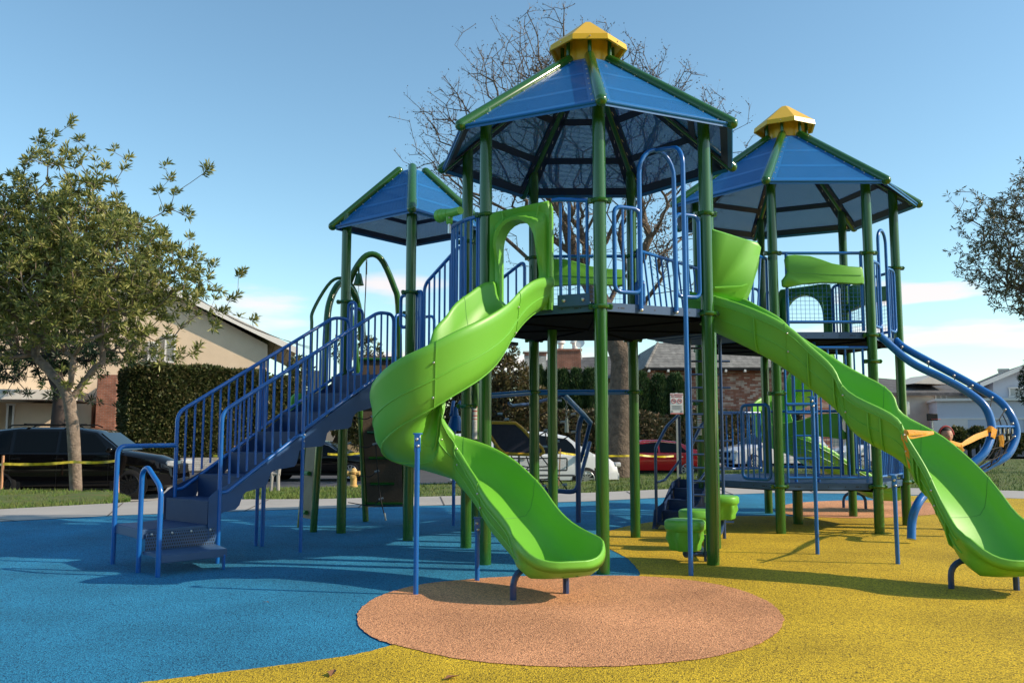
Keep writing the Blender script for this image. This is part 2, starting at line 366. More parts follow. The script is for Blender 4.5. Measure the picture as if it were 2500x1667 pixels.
# kerb and street
k_ = MB()
for i in range(len(GB)-1):
    a, b = GB[i], GB[i+1]; o = Vector((-(b-a).y, (b-a).x, 0)).normalized()*.15
    k_.add([a, b, b+o, a+o, a+o-Vector((0,0,.16)), b+o-Vector((0,0,.16))], [(0,1,2,3),(3,2,5,4)])
struct('kerb', k_, M_conc, smooth=False)
sheet('road', [(-80,14.5),(-9.4,14.9),(-5.5,15.2),(-7,20),(GB[0].x,GB[0].y)]+[(p.x,p.y) for p in GB[6::6]]+[(140,70),(220,330),(-150,60),(-150,14.5)], -.5, M_asph)
d_ = MB(); A = [ground(-400,1257,-.03), ground(318,1223,-.006), ground(400,1221,-.006), ground(597,1219,-.006)]
B = [Vector((p.x*(Y/p.y), Y, z)) for Y, z in ((19.4,-.355),(25.5,-.365),(28.5,-.49)) for p in A]
d_.add(A+B, [(r*4+i, r*4+i+1, r*4+i+5, r*4+i+4) for r in range(3) for i in range(3) if not (r == 0 and i == 0)]); struct('driveway', d_, M_conc, smooth=False)
# far pavement beyond the street, earth under the hedges
far_road = [(-40,46),(-16,40.5),(0,42),(12,46.5),(30,62),(70,95),(120,140)]
f_ = MB(); pts = [Vector((x, y, -.36)) for x, y in far_road]
for a, b in zip(pts, pts[1:]):
    o = Vector((-(b-a).y, (b-a).x, 0)).normalized(); f_.add([a, b, b+o*1.8, a+o*1.8, a-Vector((0,0,.14)), b-Vector((0,0,.14))], [(0,1,2,3),(1,0,4,5)])
struct('far_sidewalk', f_, M_conc, smooth=False)
f_ = MB()
for a, b in zip(pts, pts[1:]):
    o = Vector((-(b-a).y, (b-a).x, 0)).normalized(); f_.add([a+o*1.8, b+o*1.8, b+o*60, a+o*60], [(0,1,2,3)])
struct('far_lawn', f_, M_grass, smooth=False)
# grass blades near the path edge (nobody could count them)
def blades(name, A, B, n, h=.07, seed=3):
    rnd = random.Random(seed); mb = MB(); L = len(A)
    for _ in range(n):
        i = rnd.random()*(L-1.001); k = int(i); t = rnd.random()**1.3
        a = A[k].lerp(A[k+1], i-k); b = B[k].lerp(B[k+1], i-k); p = a.lerp(b, t)
        an = rnd.random()*PI; hh = h*rnd.uniform(.5, 1.3); wv = Vector((math.cos(an), math.sin(an), 0))*rnd.uniform(.006,.014)
        ln = Vector((rnd.uniform(-.4,.4), rnd.uniform(-.4,.4), 1))*hh; base = p-Vector((0,0,.01))
        if name.startswith('x'): pass
        mb.add([base-wv, base+wv, base+ln], [(0,1,2)])
    o = mb.build('grass_blades', M_blade, None, smooth=False); tag(o, kind='stuff'); return o
M_blade = mat('grass_blade', (.085,.17,.02), .8, noise=(4,1,(.15,.17,.04),5))
bl = blades('g', [ground(a, b, -.004+.0) for a, b in gl_A], [ground(a, b, -.0) for a, b in gl_B], 15000, seed=4); tag(bl, 'short green lawn grass under the leafy tree at left', 'grass')
bl = blades('g', GA, GB, 52000, seed=5); tag(bl, 'short green and straw coloured grass strip along the street kerb', 'grass')
# ------------------------------------------------------------------ the play structure (everything bolted together)
T1 = (.8789, 9.7356, 1.4455, -.0216); T2 = (4.1042, 12.7365, 1.4591, -.4559); TS = (-1.3581, 11.6093, .8642, .1137)
ps = empty('play_structure', (1.5, 10.5, 0), 'large blue and green playground climbing structure with three roofed towers and lime slides', 'play structure')
def hv(T, k, z, R=None, n=7):
    t = T[3]+k*2*PI/n; R = T[2] if R is None else R; return Vector((T[0]+R*math.sin(t), T[1]-R*math.cos(t), z))
PR = .0635
def ring(mb, c, r=PR):
    mb.torus(c, r+.008, .022, seg=18, sg=8); c = Vector(c)
    for s in (-1, 1): mb.bbox(c+Vector((s*(r+.03), 0, 0)), (.045, .05, .055), None, .008); mb.cyl(c+Vector((s*(r+.045),-.034,0)), c+Vector((s*(r+.045),.034,0)), .011, seg=6)
def post(p, top, rings=(), bot=0.0, r=PR):
    mb = MB(); mb.cyl((p.x, p.y, bot-.05 if bot == 0 else bot), (p.x, p.y, top), r, seg=24)
    o = mb.build('post', M_green, ps, org=(p.x, p.y, bot))
    for z in rings:
        m = MB(); ring(m, (p.x, p.y, z), r); m.build('clamp', M_green, o)
    return o
ZR1 = 4.425; RR1 = 1.767; ZI1 = 5.50; RI1 = .30
def rib_z(T, R, zt, rt, zi, ri): return zt+(rt-R)*(zi-zt)/(rt-ri)
# ---- roofs
def roof(T, rt, zt, ri, zi, n, rr, cap):
    cx, cy, R, a = T; root = bpy.data.objects.new('tower_roof', None); sc.collection.objects.link(root); root.parent = ps
    root.location = Vector((cx, cy, zt))-wpos(ps)
    inn = [hv((cx, cy, 0, a), k, zi, ri, n) for k in range(n)]; tip = [hv((cx, cy, 0, a), k, zt, rt, n) for k in range(n)]
    for k in range(n):
        mb = MB(); mb.rod(inn[k], tip[k], rr, seg=16); mb.build('rib', M_green, root)
    for k in range(n):
        A, B, C, D = inn[k], inn[(k+1)%n], tip[(k+1)%n], tip[k]
        nrm = (B-A).cross(D-A).normalized(); nrm = nrm if nrm.z > 0 else -nrm
        off = -nrm*rr*.25
        A, B, C, D = [p+off for p in (A, B, C, D)]
        ut, ub = (B-A).normalized(), (C-D).normalized()
        A = A+ut*rr*.6; B = B-ut*rr*.6; C = C-ub*rr*.9; D = D+ub*rr*.9
        def P(u, v): return (A.lerp(B, u)).lerp(D.lerp(C, u), v)
        mb = MB(); L = (D-A).length; Wt = (B-A).length; Wb = (C-D).length
        vb = [0, .05, .33, .37, .66, .70, .93, 1.0]                     # solid bands and perforated bays down the panel
        for i in range(len(vb)-1):
            v0, v1 = vb[i], vb[i+1]
            w0 = Wt+(Wb-Wt)*v0; w1 = Wt+(Wb-Wt)*v1; m0 = min(.07/w0, .3); m1 = min(.07/w1, .3)
            for (s0, s1, e0, e1, side) in ((0,0,m0,m1,True),(m0,m1,1-m0,1-m1,False),(1-m0,1-m1,1,1,True)):
                mb.cur = 0 if (side or i % 2 == 0) else 1
                q = [P(s0, v0), P(e0, v0), P(e1, v1), P(s1, v1)]
                mb.add([x+nrm*.002 for x in q]+[x-nrm*.002 for x in q], [(0,1,2,3),(7,6,5,4)])
        mb.cur = 0
        hh = Vector((0,0,-.035)); mb.add([D, C, C+hh, D+hh], [(0,1,2,3)]); q = D+hh; q2 = C+hh; inw = (P(.5,.9)-P(.5,1)).normalized()*.05
        mb.add([q, q2, q2+inw, q+inw], [(0,1,2,3)])
        pn = mb.build('roof_panel', [M_roof_s, M_roof_p], root, ang=30)
        fr = MB()                                                     # dark flat bars added below the panel to paint in underside shade
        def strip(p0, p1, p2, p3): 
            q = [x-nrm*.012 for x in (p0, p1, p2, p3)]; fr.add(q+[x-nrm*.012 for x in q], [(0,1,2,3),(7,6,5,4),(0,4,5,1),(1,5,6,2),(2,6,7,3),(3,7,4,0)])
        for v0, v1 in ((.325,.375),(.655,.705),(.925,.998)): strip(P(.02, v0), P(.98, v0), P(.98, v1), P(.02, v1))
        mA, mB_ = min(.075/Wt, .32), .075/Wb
        strip(P(.0, .01), P(mA, .01), P(mB_, .998), P(.0, .998)); strip(P(1-mA, .01), P(1, .01), P(1, .998), P(1-mB_, .998)); fr.build('panel_shade_bars', M_panel_shade, root, smooth=False)
        e = MB(); nn = int(Wb/.024); e.tube([D+nrm*.004, C+nrm*.004], .014, 8)
        for i_ in range(nn): e.box(D.lerp(C, (i_+.5)/nn)+Vector((0,0,.006)), (.012, .012, .024), Matrix.Rotation(math.atan2(ub.y, ub.x), 3, 'Z'))
        e.build('edge_trim', M_roof_s, root)
        b = MB()
        for side, (X0, X1) in enumerate(((A, D), (B, C))):
            for t in [.05+.9*i/8 for i in range(9)]:
                p = X0.lerp(X1, t); d = (P(.5, t)-p).normalized(); b.sphere(p+d*.035+nrm*.004, .0085, 6, 4)
                b.cyl(p-nrm*.022+d*.02, p-nrm*.022+d*.03+(X1-X0).normalized()*.05, .004, seg=4)
        b.build('bolts', M_bolt, root)
    if cap:
        R7 = .457; zt0, zt1, za = cap; h = PI/n
        mb = MB(); ring0 = [hv((cx, cy, 0, a+h), k, zt0, R7, n) for k in range(n)]; ring1 = [hv((cx, cy, 0, a+h), k, zt1, R7-.012, n) for k in range(n)]
        topr = [hv((cx, cy, 0, a+h), k, za, .06, n) for k in range(n)]
        inr = [hv((cx, cy, 0, a+h), k, zt0, R7-.03, n) for k in range(n)]; in2 = [hv((cx, cy, 0, a+h), k, zt1-.004, R7-.04, n) for k in range(n)]
        inr3 = [hv((cx, cy, 0, a+h), k, za-.03, .06, n) for k in range(n)]
        V = ring0+ring1+topr+inr+in2+inr3; F = []
        for k in range(n):
            j = (k+1)%n; F += [(k, j, n+j, n+k), (n+k, n+j, 2*n+j, 2*n+k), (k, 3*n+k, 3*n+j, j), (3*n+k, 4*n+k, 4*n+j, 3*n+j), (4*n+k, 5*n+k, 5*n+j, 4*n+j)]
        F += [tuple(range(2*n, 3*n)), tuple(range(5*n, 6*n))[::-1]]
        mb.add(V, F); o = mb.build('roof_cap', M_yel, root, ang=20)
        b = MB()
        for k in range(n):
            p = (ring0[k]+ring0[(k+1)%n])/2; p.z = (zt0+zt1)/2; b.sphere(p, .009, 6, 4)
        b.build('bolts', M_bolt, root)
        mb = MB(); mb.cyl((cx, cy, zi-.12), (cx, cy, zt0+.12), .225, seg=32); mb.build('vent_drum', M_yel, root)
        for k in range(n):
            p = hv((cx, cy, 0, a), k, zi, ri, n); mb = MB(); mb.cyl(p-Vector((0,0,.03)), (p.x, p.y, zt0+.1), .024, seg=12); mb.build('cap_strut', M_green, root)
    return root
roof(T1, RR1, ZR1, RI1, ZI1, 7, .06, (5.655, 5.722, 6.02))
RR2, ZR2, ZI2 = 1.8053, 4.5626, 5.64
roof(T2, RR2, ZR2, .30, ZI2, 7, .06, (5.795, 5.862, 6.16))
roof(TS, 1.0533, 4.04, .18, 4.83, 4, .058, None)
# ---- posts
ztop = rib_z(T1, T1[2], ZR1, RR1, ZI1, RI1)
rings1 = {0:(3.536,2.50), 1:(3.536,2.50), 2:(3.50,2.50), 3:(3.536,1.80,2.46), 4:(3.52,1.80,2.46), 5:(3.52,1.60,2.46), 6:(3.536,2.50)}
for k in range(7): post(hv(T1, k, 0), ztop, rings1[k])
post(Vector((.45, 9.72, 0)), 2.44, (), r=.055)                                         # centre leg under the deck
ztop2 = rib_z(T2, T2[2], ZR2, RR2, ZI2, .30)
rings2 = {0:(3.66,2.56,1.80,.60), 1:(3.66,2.565,2.22,.60), 2:(3.64,2.50,.60), 3:(3.64,2.56,.60), 4:(2.56,.60), 5:(2.56,.60), 6:(3.66,2.56,1.7)}
for k in range(7): post(hv(T2, k, 0), ztop2, rings2[k])
post(ground(1949, 1279), .58, (), r=.07)
ztops = rib_z(TS, TS[2], 4.04, 1.0533, 4.83, .18)
for k, rg in ((0,(3.03,)),(1,(3.0,1.98)),(2,(3.0,)),(3,(3.02,))): post(hv(TS, k, 0, None, 4), ztops, rg)
# ---- decks
def deck(T, z, n=7, shrink=.03, holes=True):
    R = T[2]-shrink; V = [hv(T, k, 0, R, n) for k in range(n)]
    mb = MB(); mb.prism([(p.x, p.y) for p in V], z-.03, z); d = mb.build('deck', M_navy, ps, smooth=False)
    f = MB(); s = MB()
    for k in range(n):
        a, b = hv(T, k, z, R+.008, n), hv(T, (k+1)%n, z, R+.008, n); u = (b-a).normalized(); a = a+u*.07; b = b-u*.07; L = (b-a).length
        M = Matrix.Rotation(math.atan2(u.y, u.x), 3, 'Z'); c = (a+b)/2
        f.bbox((c.x, c.y, z-.040), (L, .012, .088), M, .004)
        for t in (.12, .16, .30, .5, .7, .84, .88):
            p = a.lerp(b, t); s.box((p.x, p.y, z-.042), (.045 if t in (.16,.84) else .014, .0135, .012), M)
    f.build('fascia', M_fascia, d, smooth=False); s.build('fascia_slots', M_black, d, smooth=False)
    u_ = MB()
    for k in range(n):
        a, b = hv(T, k, z-.075, R*.97, n), Vector((T[0], T[1], z-.075)); u = (b-a).normalized(); c = (a+b)/2
        u_.box(c, ((b-a).length, .05, .08), Matrix.Rotation(math.atan2(u.y, u.x), 3, 'Z'))
    for q in range(-6, 7):
        c = Vector((T[0], T[1]+q*R/7, z-.06)); wd = math.sqrt(max(R*R*.80-(q*R/7)**2, .01))*2; u_.box(c, (wd, .012, .055))
    u_.prism([(T[0]+(p.x-T[0])*.96, T[1]+(p.y-T[1])*.96) for p in V], z-.10, z-.092)
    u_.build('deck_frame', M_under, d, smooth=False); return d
deck(T1, 2.545); deck(T2, 2.605); deck(T2, .637)
deck(TS, 2.0, 4, .02)
# ---- railings
RT, RB = .0215, .0125
def railing(A, B, z0, z1, n, loop=True, top=None, lean=0, r=RT, ext=0, name='railing', bars=True):
    """tubular panel between A and B (x,y) from z0 to z1 with n upright bars"""
    A = Vector((A[0], A[1], 0)); B = Vector((B[0], B[1], 0)); u = (B-A); Z = Vector((0,0,1)); f = MB()
    if loop: f.tube(fillet([A+Z*z0, A+Z*z1, B+Z*z1, B+Z*z0], .08, 5, True), r, 10, closed=True)
    else:
        f.tube([A-u.normalized()*ext+Z*z1, B+u.normalized()*ext+Z*z1], r, 10); f.tube([A+Z*z0, B+Z*z0], r*.85, 10)
        if n: f.tube([A+Z*(z0-.06), A+Z*z1], r*.8, 8); f.tube([B+Z*(z0-.06), B+Z*z1], r*.8, 8)
    o = f.build(name, M_blue, ps)
    if n and bars:
        b = MB()
        for i in range(n):
            t = (i+1)/(n+1); p = A.lerp(B, t); q = A.lerp(B, min(max(t+lean, 0), 1)); b.tube([q+Z*z0, p+Z*z1], RB, 8, False)
        b.build('bars', M_blue, o)
    return o
def lerp2(p, q, t): return (p.x+(q.x-p.x)*t, p.y+(q.y-p.y)*t)
V1 = [hv(T1, k, 0) for k in range(7)]; V2 = [hv(T2, k, 0) for k in range(7)]; VS = [hv(TS, k, 0, None, 4) for k in range(4)]
# edge 6-0 right of the slide hood: four bars into a bolted foot plate
e = lambda t, V=V1, i=6, j=0: lerp2(V[i], V[j], t)
o = MB(); a, b = e(.62), e(.95); Z = Vector((0,0,1))
o.tube([Vector((*e(.60), 3.60)), Vector((*e(.66), 3.60)), Vector((*b, 3.545))], RT, 10); rl = o.build('railing', M_blue, ps)
o = MB()
for t in (.67, .745, .82, .895): o.tube([Vector((*e(t), 2.64)), Vector((*e(t), 3.57-(t-.6)*.1))], .0155, 8)
o.build('bars', M_blue, rl)
u = (V1[0]-V1[6]).normalized(); nn = Vector((u.y, -u.x, 0)); M = Matrix.Rotation(math.atan2(u.y, u.x), 3, 'Z')
o = MB(); c = Vector((*e(.785), 2.58))+nn*.02; o.bbox(c, (.34, .012, .12), M, .005); fp = o.build('foot_plate', M_fascia, rl, smooth=False)
o = MB()
for s in (-.1, .1): o.sphere(c+u*s+nn*.008, .021, 10, 6)
o.build('bolts', M_bolt, rl)
# edge 0-1: fire pole opening
e01 = lambda t: lerp2(V1[0], V1[1], t)
railing(e01(.13), e01(.365), 2.66, 3.50, 2); railing(e01(.70), e01(.93), 2.66, 3.50, 1)
f = MB(); A = Vector((*e01(.365), 2.50)); B = Vector((*e01(.695), 2.50))
top = at(1590, 372, 8.5).z
f.tube([A, A+Z*1.36]+[ (A.lerp(B, .5)+Z*(1.36) + (A-B)*.5*math.cos(t) + Z*.27*math.sin(t)) for t in [PI*k/12 for k in range(1,12)]]+[B+Z*1.36, B], RT+.002, 12)
fp = f.build('fire_pole', M_blue, ps)
f = MB(); P0 = ground(1687, 1405); tz = at(1668, 346, P0.y).z
mid = A.lerp(B, .5)+Z*(1.36+.27)
f.tube([Vector((P0.x, P0.y, -.05)), Vector((P0.x, P0.y, tz-.22))]+[Vector((P0.x, P0.y, tz-.22)).lerp(Vector((P0.x, P0.y, tz)), 0)+(Vector((mid.x, mid.y, 0))-Vector((P0.x, P0.y, 0))).normalized()*(.16*(1-math.cos(t)))+Z*.2*math.sin(t) for t in (.3,.6,.9,1.2,1.5)]+[mid], .0225, 12)
f.build('sliding_pole', M_blue, fp)
f = MB()
for t in (.365, .695): p = Vector((*e01(t), 2.52)); f.sphere(p+Vector((0,-.03,-.03)), .018, 8, 6)
f.build('bolts', M_bolt, fp)
# edge 3-4 behind: mesh panel with wave board; edge 5-6: bulging railing; edge 4-5: stairs to the small tower
def wave_panel(A, B, z0, z1, flip=False, col=None):
    """wire mesh infill below a wavy moulded board"""
    A = Vector((A[0], A[1], 0)); B = Vector((B[0], B[1], 0)); u = (B-A).normalized(); L = (B-A).length; n_ = Vector((u.y, -u.x, 0))
    f = MB(); f.tube([A-u*.10+Z*z1, B+u*.10+Z*z1], RT, 10); f.tube([A+Z*z0, B+Z*z0], RT, 10)
    f.tube([A+Z*(z0-.12), A+Z*z1], RT, 10); f.tube([B+Z*(z0-.12), B+Z*z1], RT, 10); fr = f.build('mesh_panel', M_blue, ps)
    m = MB(); k = int(L/.055)
    for i in range(1, k): p = A.lerp(B, i/k); m.tube([p+Z*z0, p+Z*(z1-.25)], .0028, 4, False)
    k = int((z1-.25-z0)/.055)
    for i in range(1, k+1): z = z0+(z1-.25-z0)*i/k; m.tube([A+Z*z, B+Z*z], .0028, 4, False)
    m.build('wire_mesh', M_blue, fr)
    P = [(-.07,.52),(-.075,.60),(-.03,.66),(0,.72),(-.02,.80),(-.03,.90),(0,.955),(.10,.965),(.30,.95),(.45,.90),(.60,.84),(.80,.80),(.985,.785),(1.0,.76),(1.015,.60),(1.01,.545),(.95,.535),(.7,.555),(.45,.56),(.2,.54),(.02,.50),(-.05,.50)]
    pts = []
    for s, h in P:
        s = 1-s if flip else s; pts.append(A+u*(s*L)+Z*(z0+(z1-z0)*h))
    w = MB(); c3 = sum(pts, Vector())/len(pts); ins = [p.lerp(c3, .06) for p in pts]; n = len(pts)
    vs = [p-n_*.0 for p in pts]+[p+n_*.05 for p in pts]+[p+n_*.07 for p in ins]+[p-n_*.02 for p in ins]
    fs = [(i, (i+1)%n, n+(i+1)%n, n+i) for i in range(n)]+[(n+i, n+(i+1)%n, 2*n+(i+1)%n, 2*n+i) for i in range(n)]+[(3*n+i, 3*n+(i+1)%n, (i+1)%n, i) for i in range(n)]
    fs += [tuple(range(2*n, 3*n)), tuple(range(3*n, 4*n))[::-1]]
    w.add(vs, fs); b_ = w.build('wave_board', col or M_lime, fr, ang=50)
    g_ = MB(); q = [A+u*(L*s)+Z*(z0+(z1-z0)*h)+n_*.0715 for s, h in (((1-s if flip else s), h) for s, h in ((-.02,.70),(.25,.695),(.55,.672),(.97,.662)))]
    g_.tube(q, .003, 5); g_.build('board_groove', M_limed, b_)
    return fr
wave_panel(lerp2(V1[3], V1[4], .94), lerp2(V1[3], V1[4], .08), 2.69, 3.54)
def curve_rail(P, z0, z1, n, dense=True):
    f = MB(); c = bez([Vector((*p, 0)) for p in P], 8); f.tube([p+Z*z1 for p in c], RT, 10); f.tube([p+Z*z0 for p in c], RT, 10); f.tube([c[0]+Z*z0, c[0]+Z*z1], RT, 8); f.tube([c[-1]+Z*z0, c[-1]+Z*z1], RT, 8); r_ = f.build('railing', M_blue, ps)
    b = MB(); L = [0]
    for p, q in zip(c, c[1:]): L.append(L[-1]+(q-p).length)
    for i in range(n):
        s = L[-1]*(i+.5)/n; k = max(j for j in range(len(L)) if L[j] <= s); k = min(k, len(c)-2); p = c[k].lerp(c[k+1], (s-L[k])/(L[k+1]-L[k])); b.tube([p+Z*z0, p+Z*z1], RB, 8, False)
    b.build('bars', M_blue, r_); return r_
curve_rail([(-.33, 8.93), (-.50, 9.12), (-.65, 9.43), (-.66, 9.75), (-.57, 9.98)], 2.60, 3.545, 12)
# green lookout scope on that railing
sp = MB(); a = at(1072, 528, 9.35); b = at(1124, 514, 9.05); d = (b-a).normalized()
sp.lathe(a, [(.03,0),(.075,.005),(.072,.06),(.066,.065),(.062,.12),(.057,.125),(.052,.18),(.046,.185),(.042,(b-a).length),(.02,(b-a).length)], 20, d)
pv = (a+b)/2; sp.bbox(pv-Z*.06, (.07,.05,.12), None, .012); sc_ = sp.build('lookout_scope', M_lime, ps)
m = MB(); m.cyl(pv-Z*.10, pv-Z*.22, .018); m.sphere(pv-Z*.055+Vector((0,-.03,0)), .012, 8, 6); m.build('scope_mount', M_bolt, sc_)
# ---- stairs between small tower and tower one
def steps(A0, A1, B0, B1, z0, z1, n, name='stairs'):
    st = MB(); A0, A1, B0, B1 = [Vector((p[0], p[1], 0)) for p in (A0, A1, B0, B1)]
    for i in range(n):
        z = z0+(z1-z0)*(i+1)/(n+1); t0, t1 = i/n, (i+1)/n
        q = [A0.lerp(B0, t0), A1.lerp(B1, t0), A1.lerp(B1, t1), A0.lerp(B0, t1)]
        st.prism([(p.x, p.y) for p in q], z-.035, z); st.prism([(p.x, p.y) for p in (q[0], q[1], q[1].lerp(q[2], .05), q[0].lerp(q[3], .05))], z-(z1-z0)/(n+1), z-.036)
    return st.build(name, M_navy, ps, smooth=False)
sA, sB = lerp2(VS[0], VS[1], .1), lerp2(VS[0], VS[1], .85); tA, tB = lerp2(V1[5], V1[4], .1), lerp2(V1[5], V1[4], .75)
ss = steps(sA, sB, tA, tB, 2.0, 2.545, 3)
def slope_rail(A, B, zb0, zt0, zb1, zt1, n, flat=0.0, parent=None, r=RT):
    """sloping stair railing from A to B, bottom heights zb*, top heights zt*"""
    A = Vector((A[0], A[1], 0)); B = Vector((B[0], B[1], 0)); f = MB()
    pts = [A+Z*zb0, A+Z*zt0, B+Z*zt1, B+Z*zb1]
    f.tube(fillet(pts, .1, 5, True), r, 10, closed=True); o = f.build('railing', M_blue, parent or ps)
    b = MB()
    for i in range(n):
        t = (i+1)/(n+1); p = A.lerp(B, t); b.tube([p+Z*(zb0+(zb1-zb0)*t), p+Z*(zt0+(zt1-zt0)*t)], RB, 8, False)
    b.build('bars', M_blue, o); return o
q0 = at(1036, 705, 10.62); q1 = at(1108, 645, 10.1)
slope_rail((q0.x, q0.y), (-.60, 10.12), 2.12, 3.10, 2.62, 3.50, 6)
slope_rail(lerp2(VS[0], VS[1], .9), lerp2(V1[5], V1[4], .85), 2.12, 3.0, 2.62, 3.46, 6)
# ---- small tower railings
railing(lerp2(VS[0], VS[1], .08), (q0.x-.03, q0.y), 2.1, 3.03, 1)
railing(lerp2(VS[3], VS[0], .86), lerp2(VS[3], VS[0], .96), 2.6, 3.0, 0)
railing(lerp2(VS[3], VS[0], .05), lerp2(VS[3], VS[0], .17), 2.1, 3.0, 1); 
railing(lerp2(VS[2], VS[1], .08), lerp2(VS[2], VS[1], .38), 2.06, 2.92, 3); railing(lerp2(VS[2], VS[1], .66), lerp2(VS[2], VS[1], .93), 2.06, 2.92, 3)
railing(lerp2(VS[3], VS[2], .06), lerp2(VS[3], VS[2], .25), 2.06, 2.95, 1); railing(lerp2(VS[3], VS[2], .75), lerp2(VS[3], VS[2], .94), 2.06, 2.95, 1)
# ---- main stairs on the left
N0 = Vector((-2.95, 8.92, 0)); N1 = Vector((-1.44, 10.86, 0)); sd_ = (N1-N0).normalized(); pe = Vector((-sd_.y, sd_.x, 0)); WST = .82
F0 = N0+pe*WST; F1 = N1+pe*WST
zl, zu = .39, 2.0; nst = 7
st = MB(); LN = (N1-N0).length; ins = pe*.03
for i in range(nst):
    t0 = -.045+i*1.045/nst; t1 = -.045+(i+1)*1.045/nst; z = zl+(zu-zl)*(i+1)/nst
    a, b = N0+(N1-N0)*t0+ins, N0+(N1-N0)*t1+ins; c, d = b+pe*(WST-.06), a+pe*(WST-.06)
    st.prism([(p.x, p.y) for p in (a, b, c, d)], z-.03, z); st.prism([(p.x, p.y) for p in (a, a+sd_*.012, d+sd_*.012, d)], z-(zu-zl)/nst, z-.031)
stair = st.build('staircase', M_navy, ps, smooth=False)
def stringer(O):
    """wavy sided steel plate carrying the steps"""
    top = [(-.12,.24),(-.12,.66),(-.04,.72),(.185,.81),(.475,.96),(.643,1.04),(1.0,1.25),(1.35,1.47),(1.7,1.68),(2.06,1.88),(2.3,2.02),(LN,2.08)]
    bot = [(LN,1.66),(2.12,1.62),(2.0,1.58),(1.82,1.54),(1.76,1.49),(1.73,1.37),(1.68,1.345),(1.41,1.32),(1.37,1.29),(1.34,1.17),(1.30,1.145),(1.03,1.13),(.985,1.10),(.95,.96),(.92,.93),(.66,.90),(.61,.87),(.57,.76),(.53,.73),(.31,.69),(.27,.66),(.235,.56),(.19,.52),(.04,.50),(-.01,.46),(-.02,.28),(-.045,.20),(-.075,.19)]
    pts = [O+sd_*s+Z*z for s, z in top+bot]; m = MB(); m.slab(pts, pe, .008); return m.build('stringer', M_navy if O is not N0 else M_navy_lit, stair, smooth=False)
M_navy_lit = mat('sunlit_navy_coating', (.018,.080,.22), .5, noise=(4,.4,(.018,.055,.135)), bump=(200,.2,.001))  # navy coating lightened for the near stringer, sunlight painted into the colour
stringer(N0); stringer(F0)
# long handrails
def stair_rail(O, side):
    f = MB()
    A = O.copy(); P1 = ground(733, 1347); sm = (Vector((P1.x, P1.y, 0))-O).dot(sd_) if side == 0 else 1.05
    B = O+sd_*(LN-.06)
    topz = lambda s: 1.58+(s-.12)*.585
    L = (B-A).length; se = L-.26
    f.tube(fillet([A+Z*(-.05 if side == 0 else .3), A+Z*topz(0), O+sd_*se+Z*topz(se), B+Z*(topz(se)+.0), B+Z*2.1], .10, 6), RT, 12)
    zb = lambda s: .72+s*.585
    f.tube(fillet([A+Z*(zb(0)-.02), O+sd_*.08+Z*(zb(0)-.02), O+sd_*(sm-.07)+Z*zb(sm-.1), O+sd_*sm+Z*zb(sm-.1)], .05, 4), RT*.9, 10)
    f.tube([O+sd_*sm+Z*zb(sm), O+sd_*(L-.1)+Z*zb(L-.1)], RT*.9, 10)
    f.cyl(O+sd_*sm+Z*-.05, O+sd_*sm+Z*topz(sm), RT*.95, seg=12)
    o = f.build('railing', M_blue, stair)
    b = MB(); n = 23
    for i in range(1, n):
        s = L*i/n
        if abs(s-sm) < .05: s += .05
        zt = min(topz(s), topz(se)); b.tube([O+sd_*s+Z*zb(min(s, L-.1)), O+sd_*s+Z*zt], RB, 8, False)
    b.build('bars', M_blue, o)
    m = MB()
    for z in (zb(sm)-.05, zb(sm)-.12, zb(sm)-.2): m.sphere(O+sd_*sm+Z*z-pe*.024, .009, 8, 5)
    m.build('bolts', M_bolt, o)
stair_rail(N0, 0); stair_rail(F0+Vector((0,0,0)), 1)
fl = MB(); q = ground(640, 1333); fl.cyl((q.x, q.y, -.05), (q.x, q.y, 1.0), .024, seg=12); fl.build('support_leg', M_blue, stair)
# landing and lower step
M_slots = bpy.data.materials.new('slotted_riser_plate'); M_slots.use_nodes = True; t_ = M_slots.node_tree; b_ = t_.nodes['Principled BSDF']; b_.inputs['Roughness'].default_value = .45
g_ = t_.nodes.new('ShaderNodeTexCoord'); s1_ = t_.nodes.new('ShaderNodeSeparateXYZ'); c1_ = t_.nodes.new('ShaderNodeCombineXYZ'); t_.links.new(g_.outputs['Generated'], s1_.inputs[0])
for i_, (o_, k_) in enumerate(((0, .78), (2, .165))):
    mm_ = t_.nodes.new('ShaderNodeMath'); mm_.operation = 'MULTIPLY'; mm_.inputs[1].default_value = k_; t_.links.new(s1_.outputs[o_], mm_.inputs[0]); t_.links.new(mm_.outputs[0], c1_.inputs[i_])
k_ = t_.nodes.new('ShaderNodeTexBrick'); k_.inputs['Scale'].default_value = 1; k_.inputs['Brick Width'].default_value = .026; k_.inputs['Row Height'].default_value = .030; k_.inputs['Mortar Size'].default_value = .0062; k_.inputs['Mortar Smooth'].default_value = 0
for nm_, cc_ in (('Color1', (.004,.006,.012,1)), ('Color2', (.006,.008,.016,1)), ('Mortar', (.045,.105,.215,1))): k_.inputs[nm_].default_value = cc_
t_.links.new(c1_.outputs[0], k_.inputs['Vector']); t_.links.new(k_.outputs['Color'], b_.inputs['Base Color'])
BL, FL = ground(275, 1376), ground(337, 1397); lo = MB(); C0 = [Vector((p.x, p.y, 0)) for p in (FL, N0, F0, BL)]
cc = sum(C0, Vector())/4; C1 = [p.lerp(cc, .035) for p in C0]
lo.prism([(p.x, p.y) for p in C1], .36, .392); land = lo.build('landing', M_navy, ps, smooth=False)
f = MB()
for a, b in zip(C1, C1[1:]+C1[:1]):
    u = (b-a).normalized(); f.bbox((a+b)/2+Z*.345, ((b-a).length, .012, .085), Matrix.Rotation(math.atan2(u.y, u.x), 3, 'Z'), .004)
f.build('fascia', M_fascia, land, smooth=False)
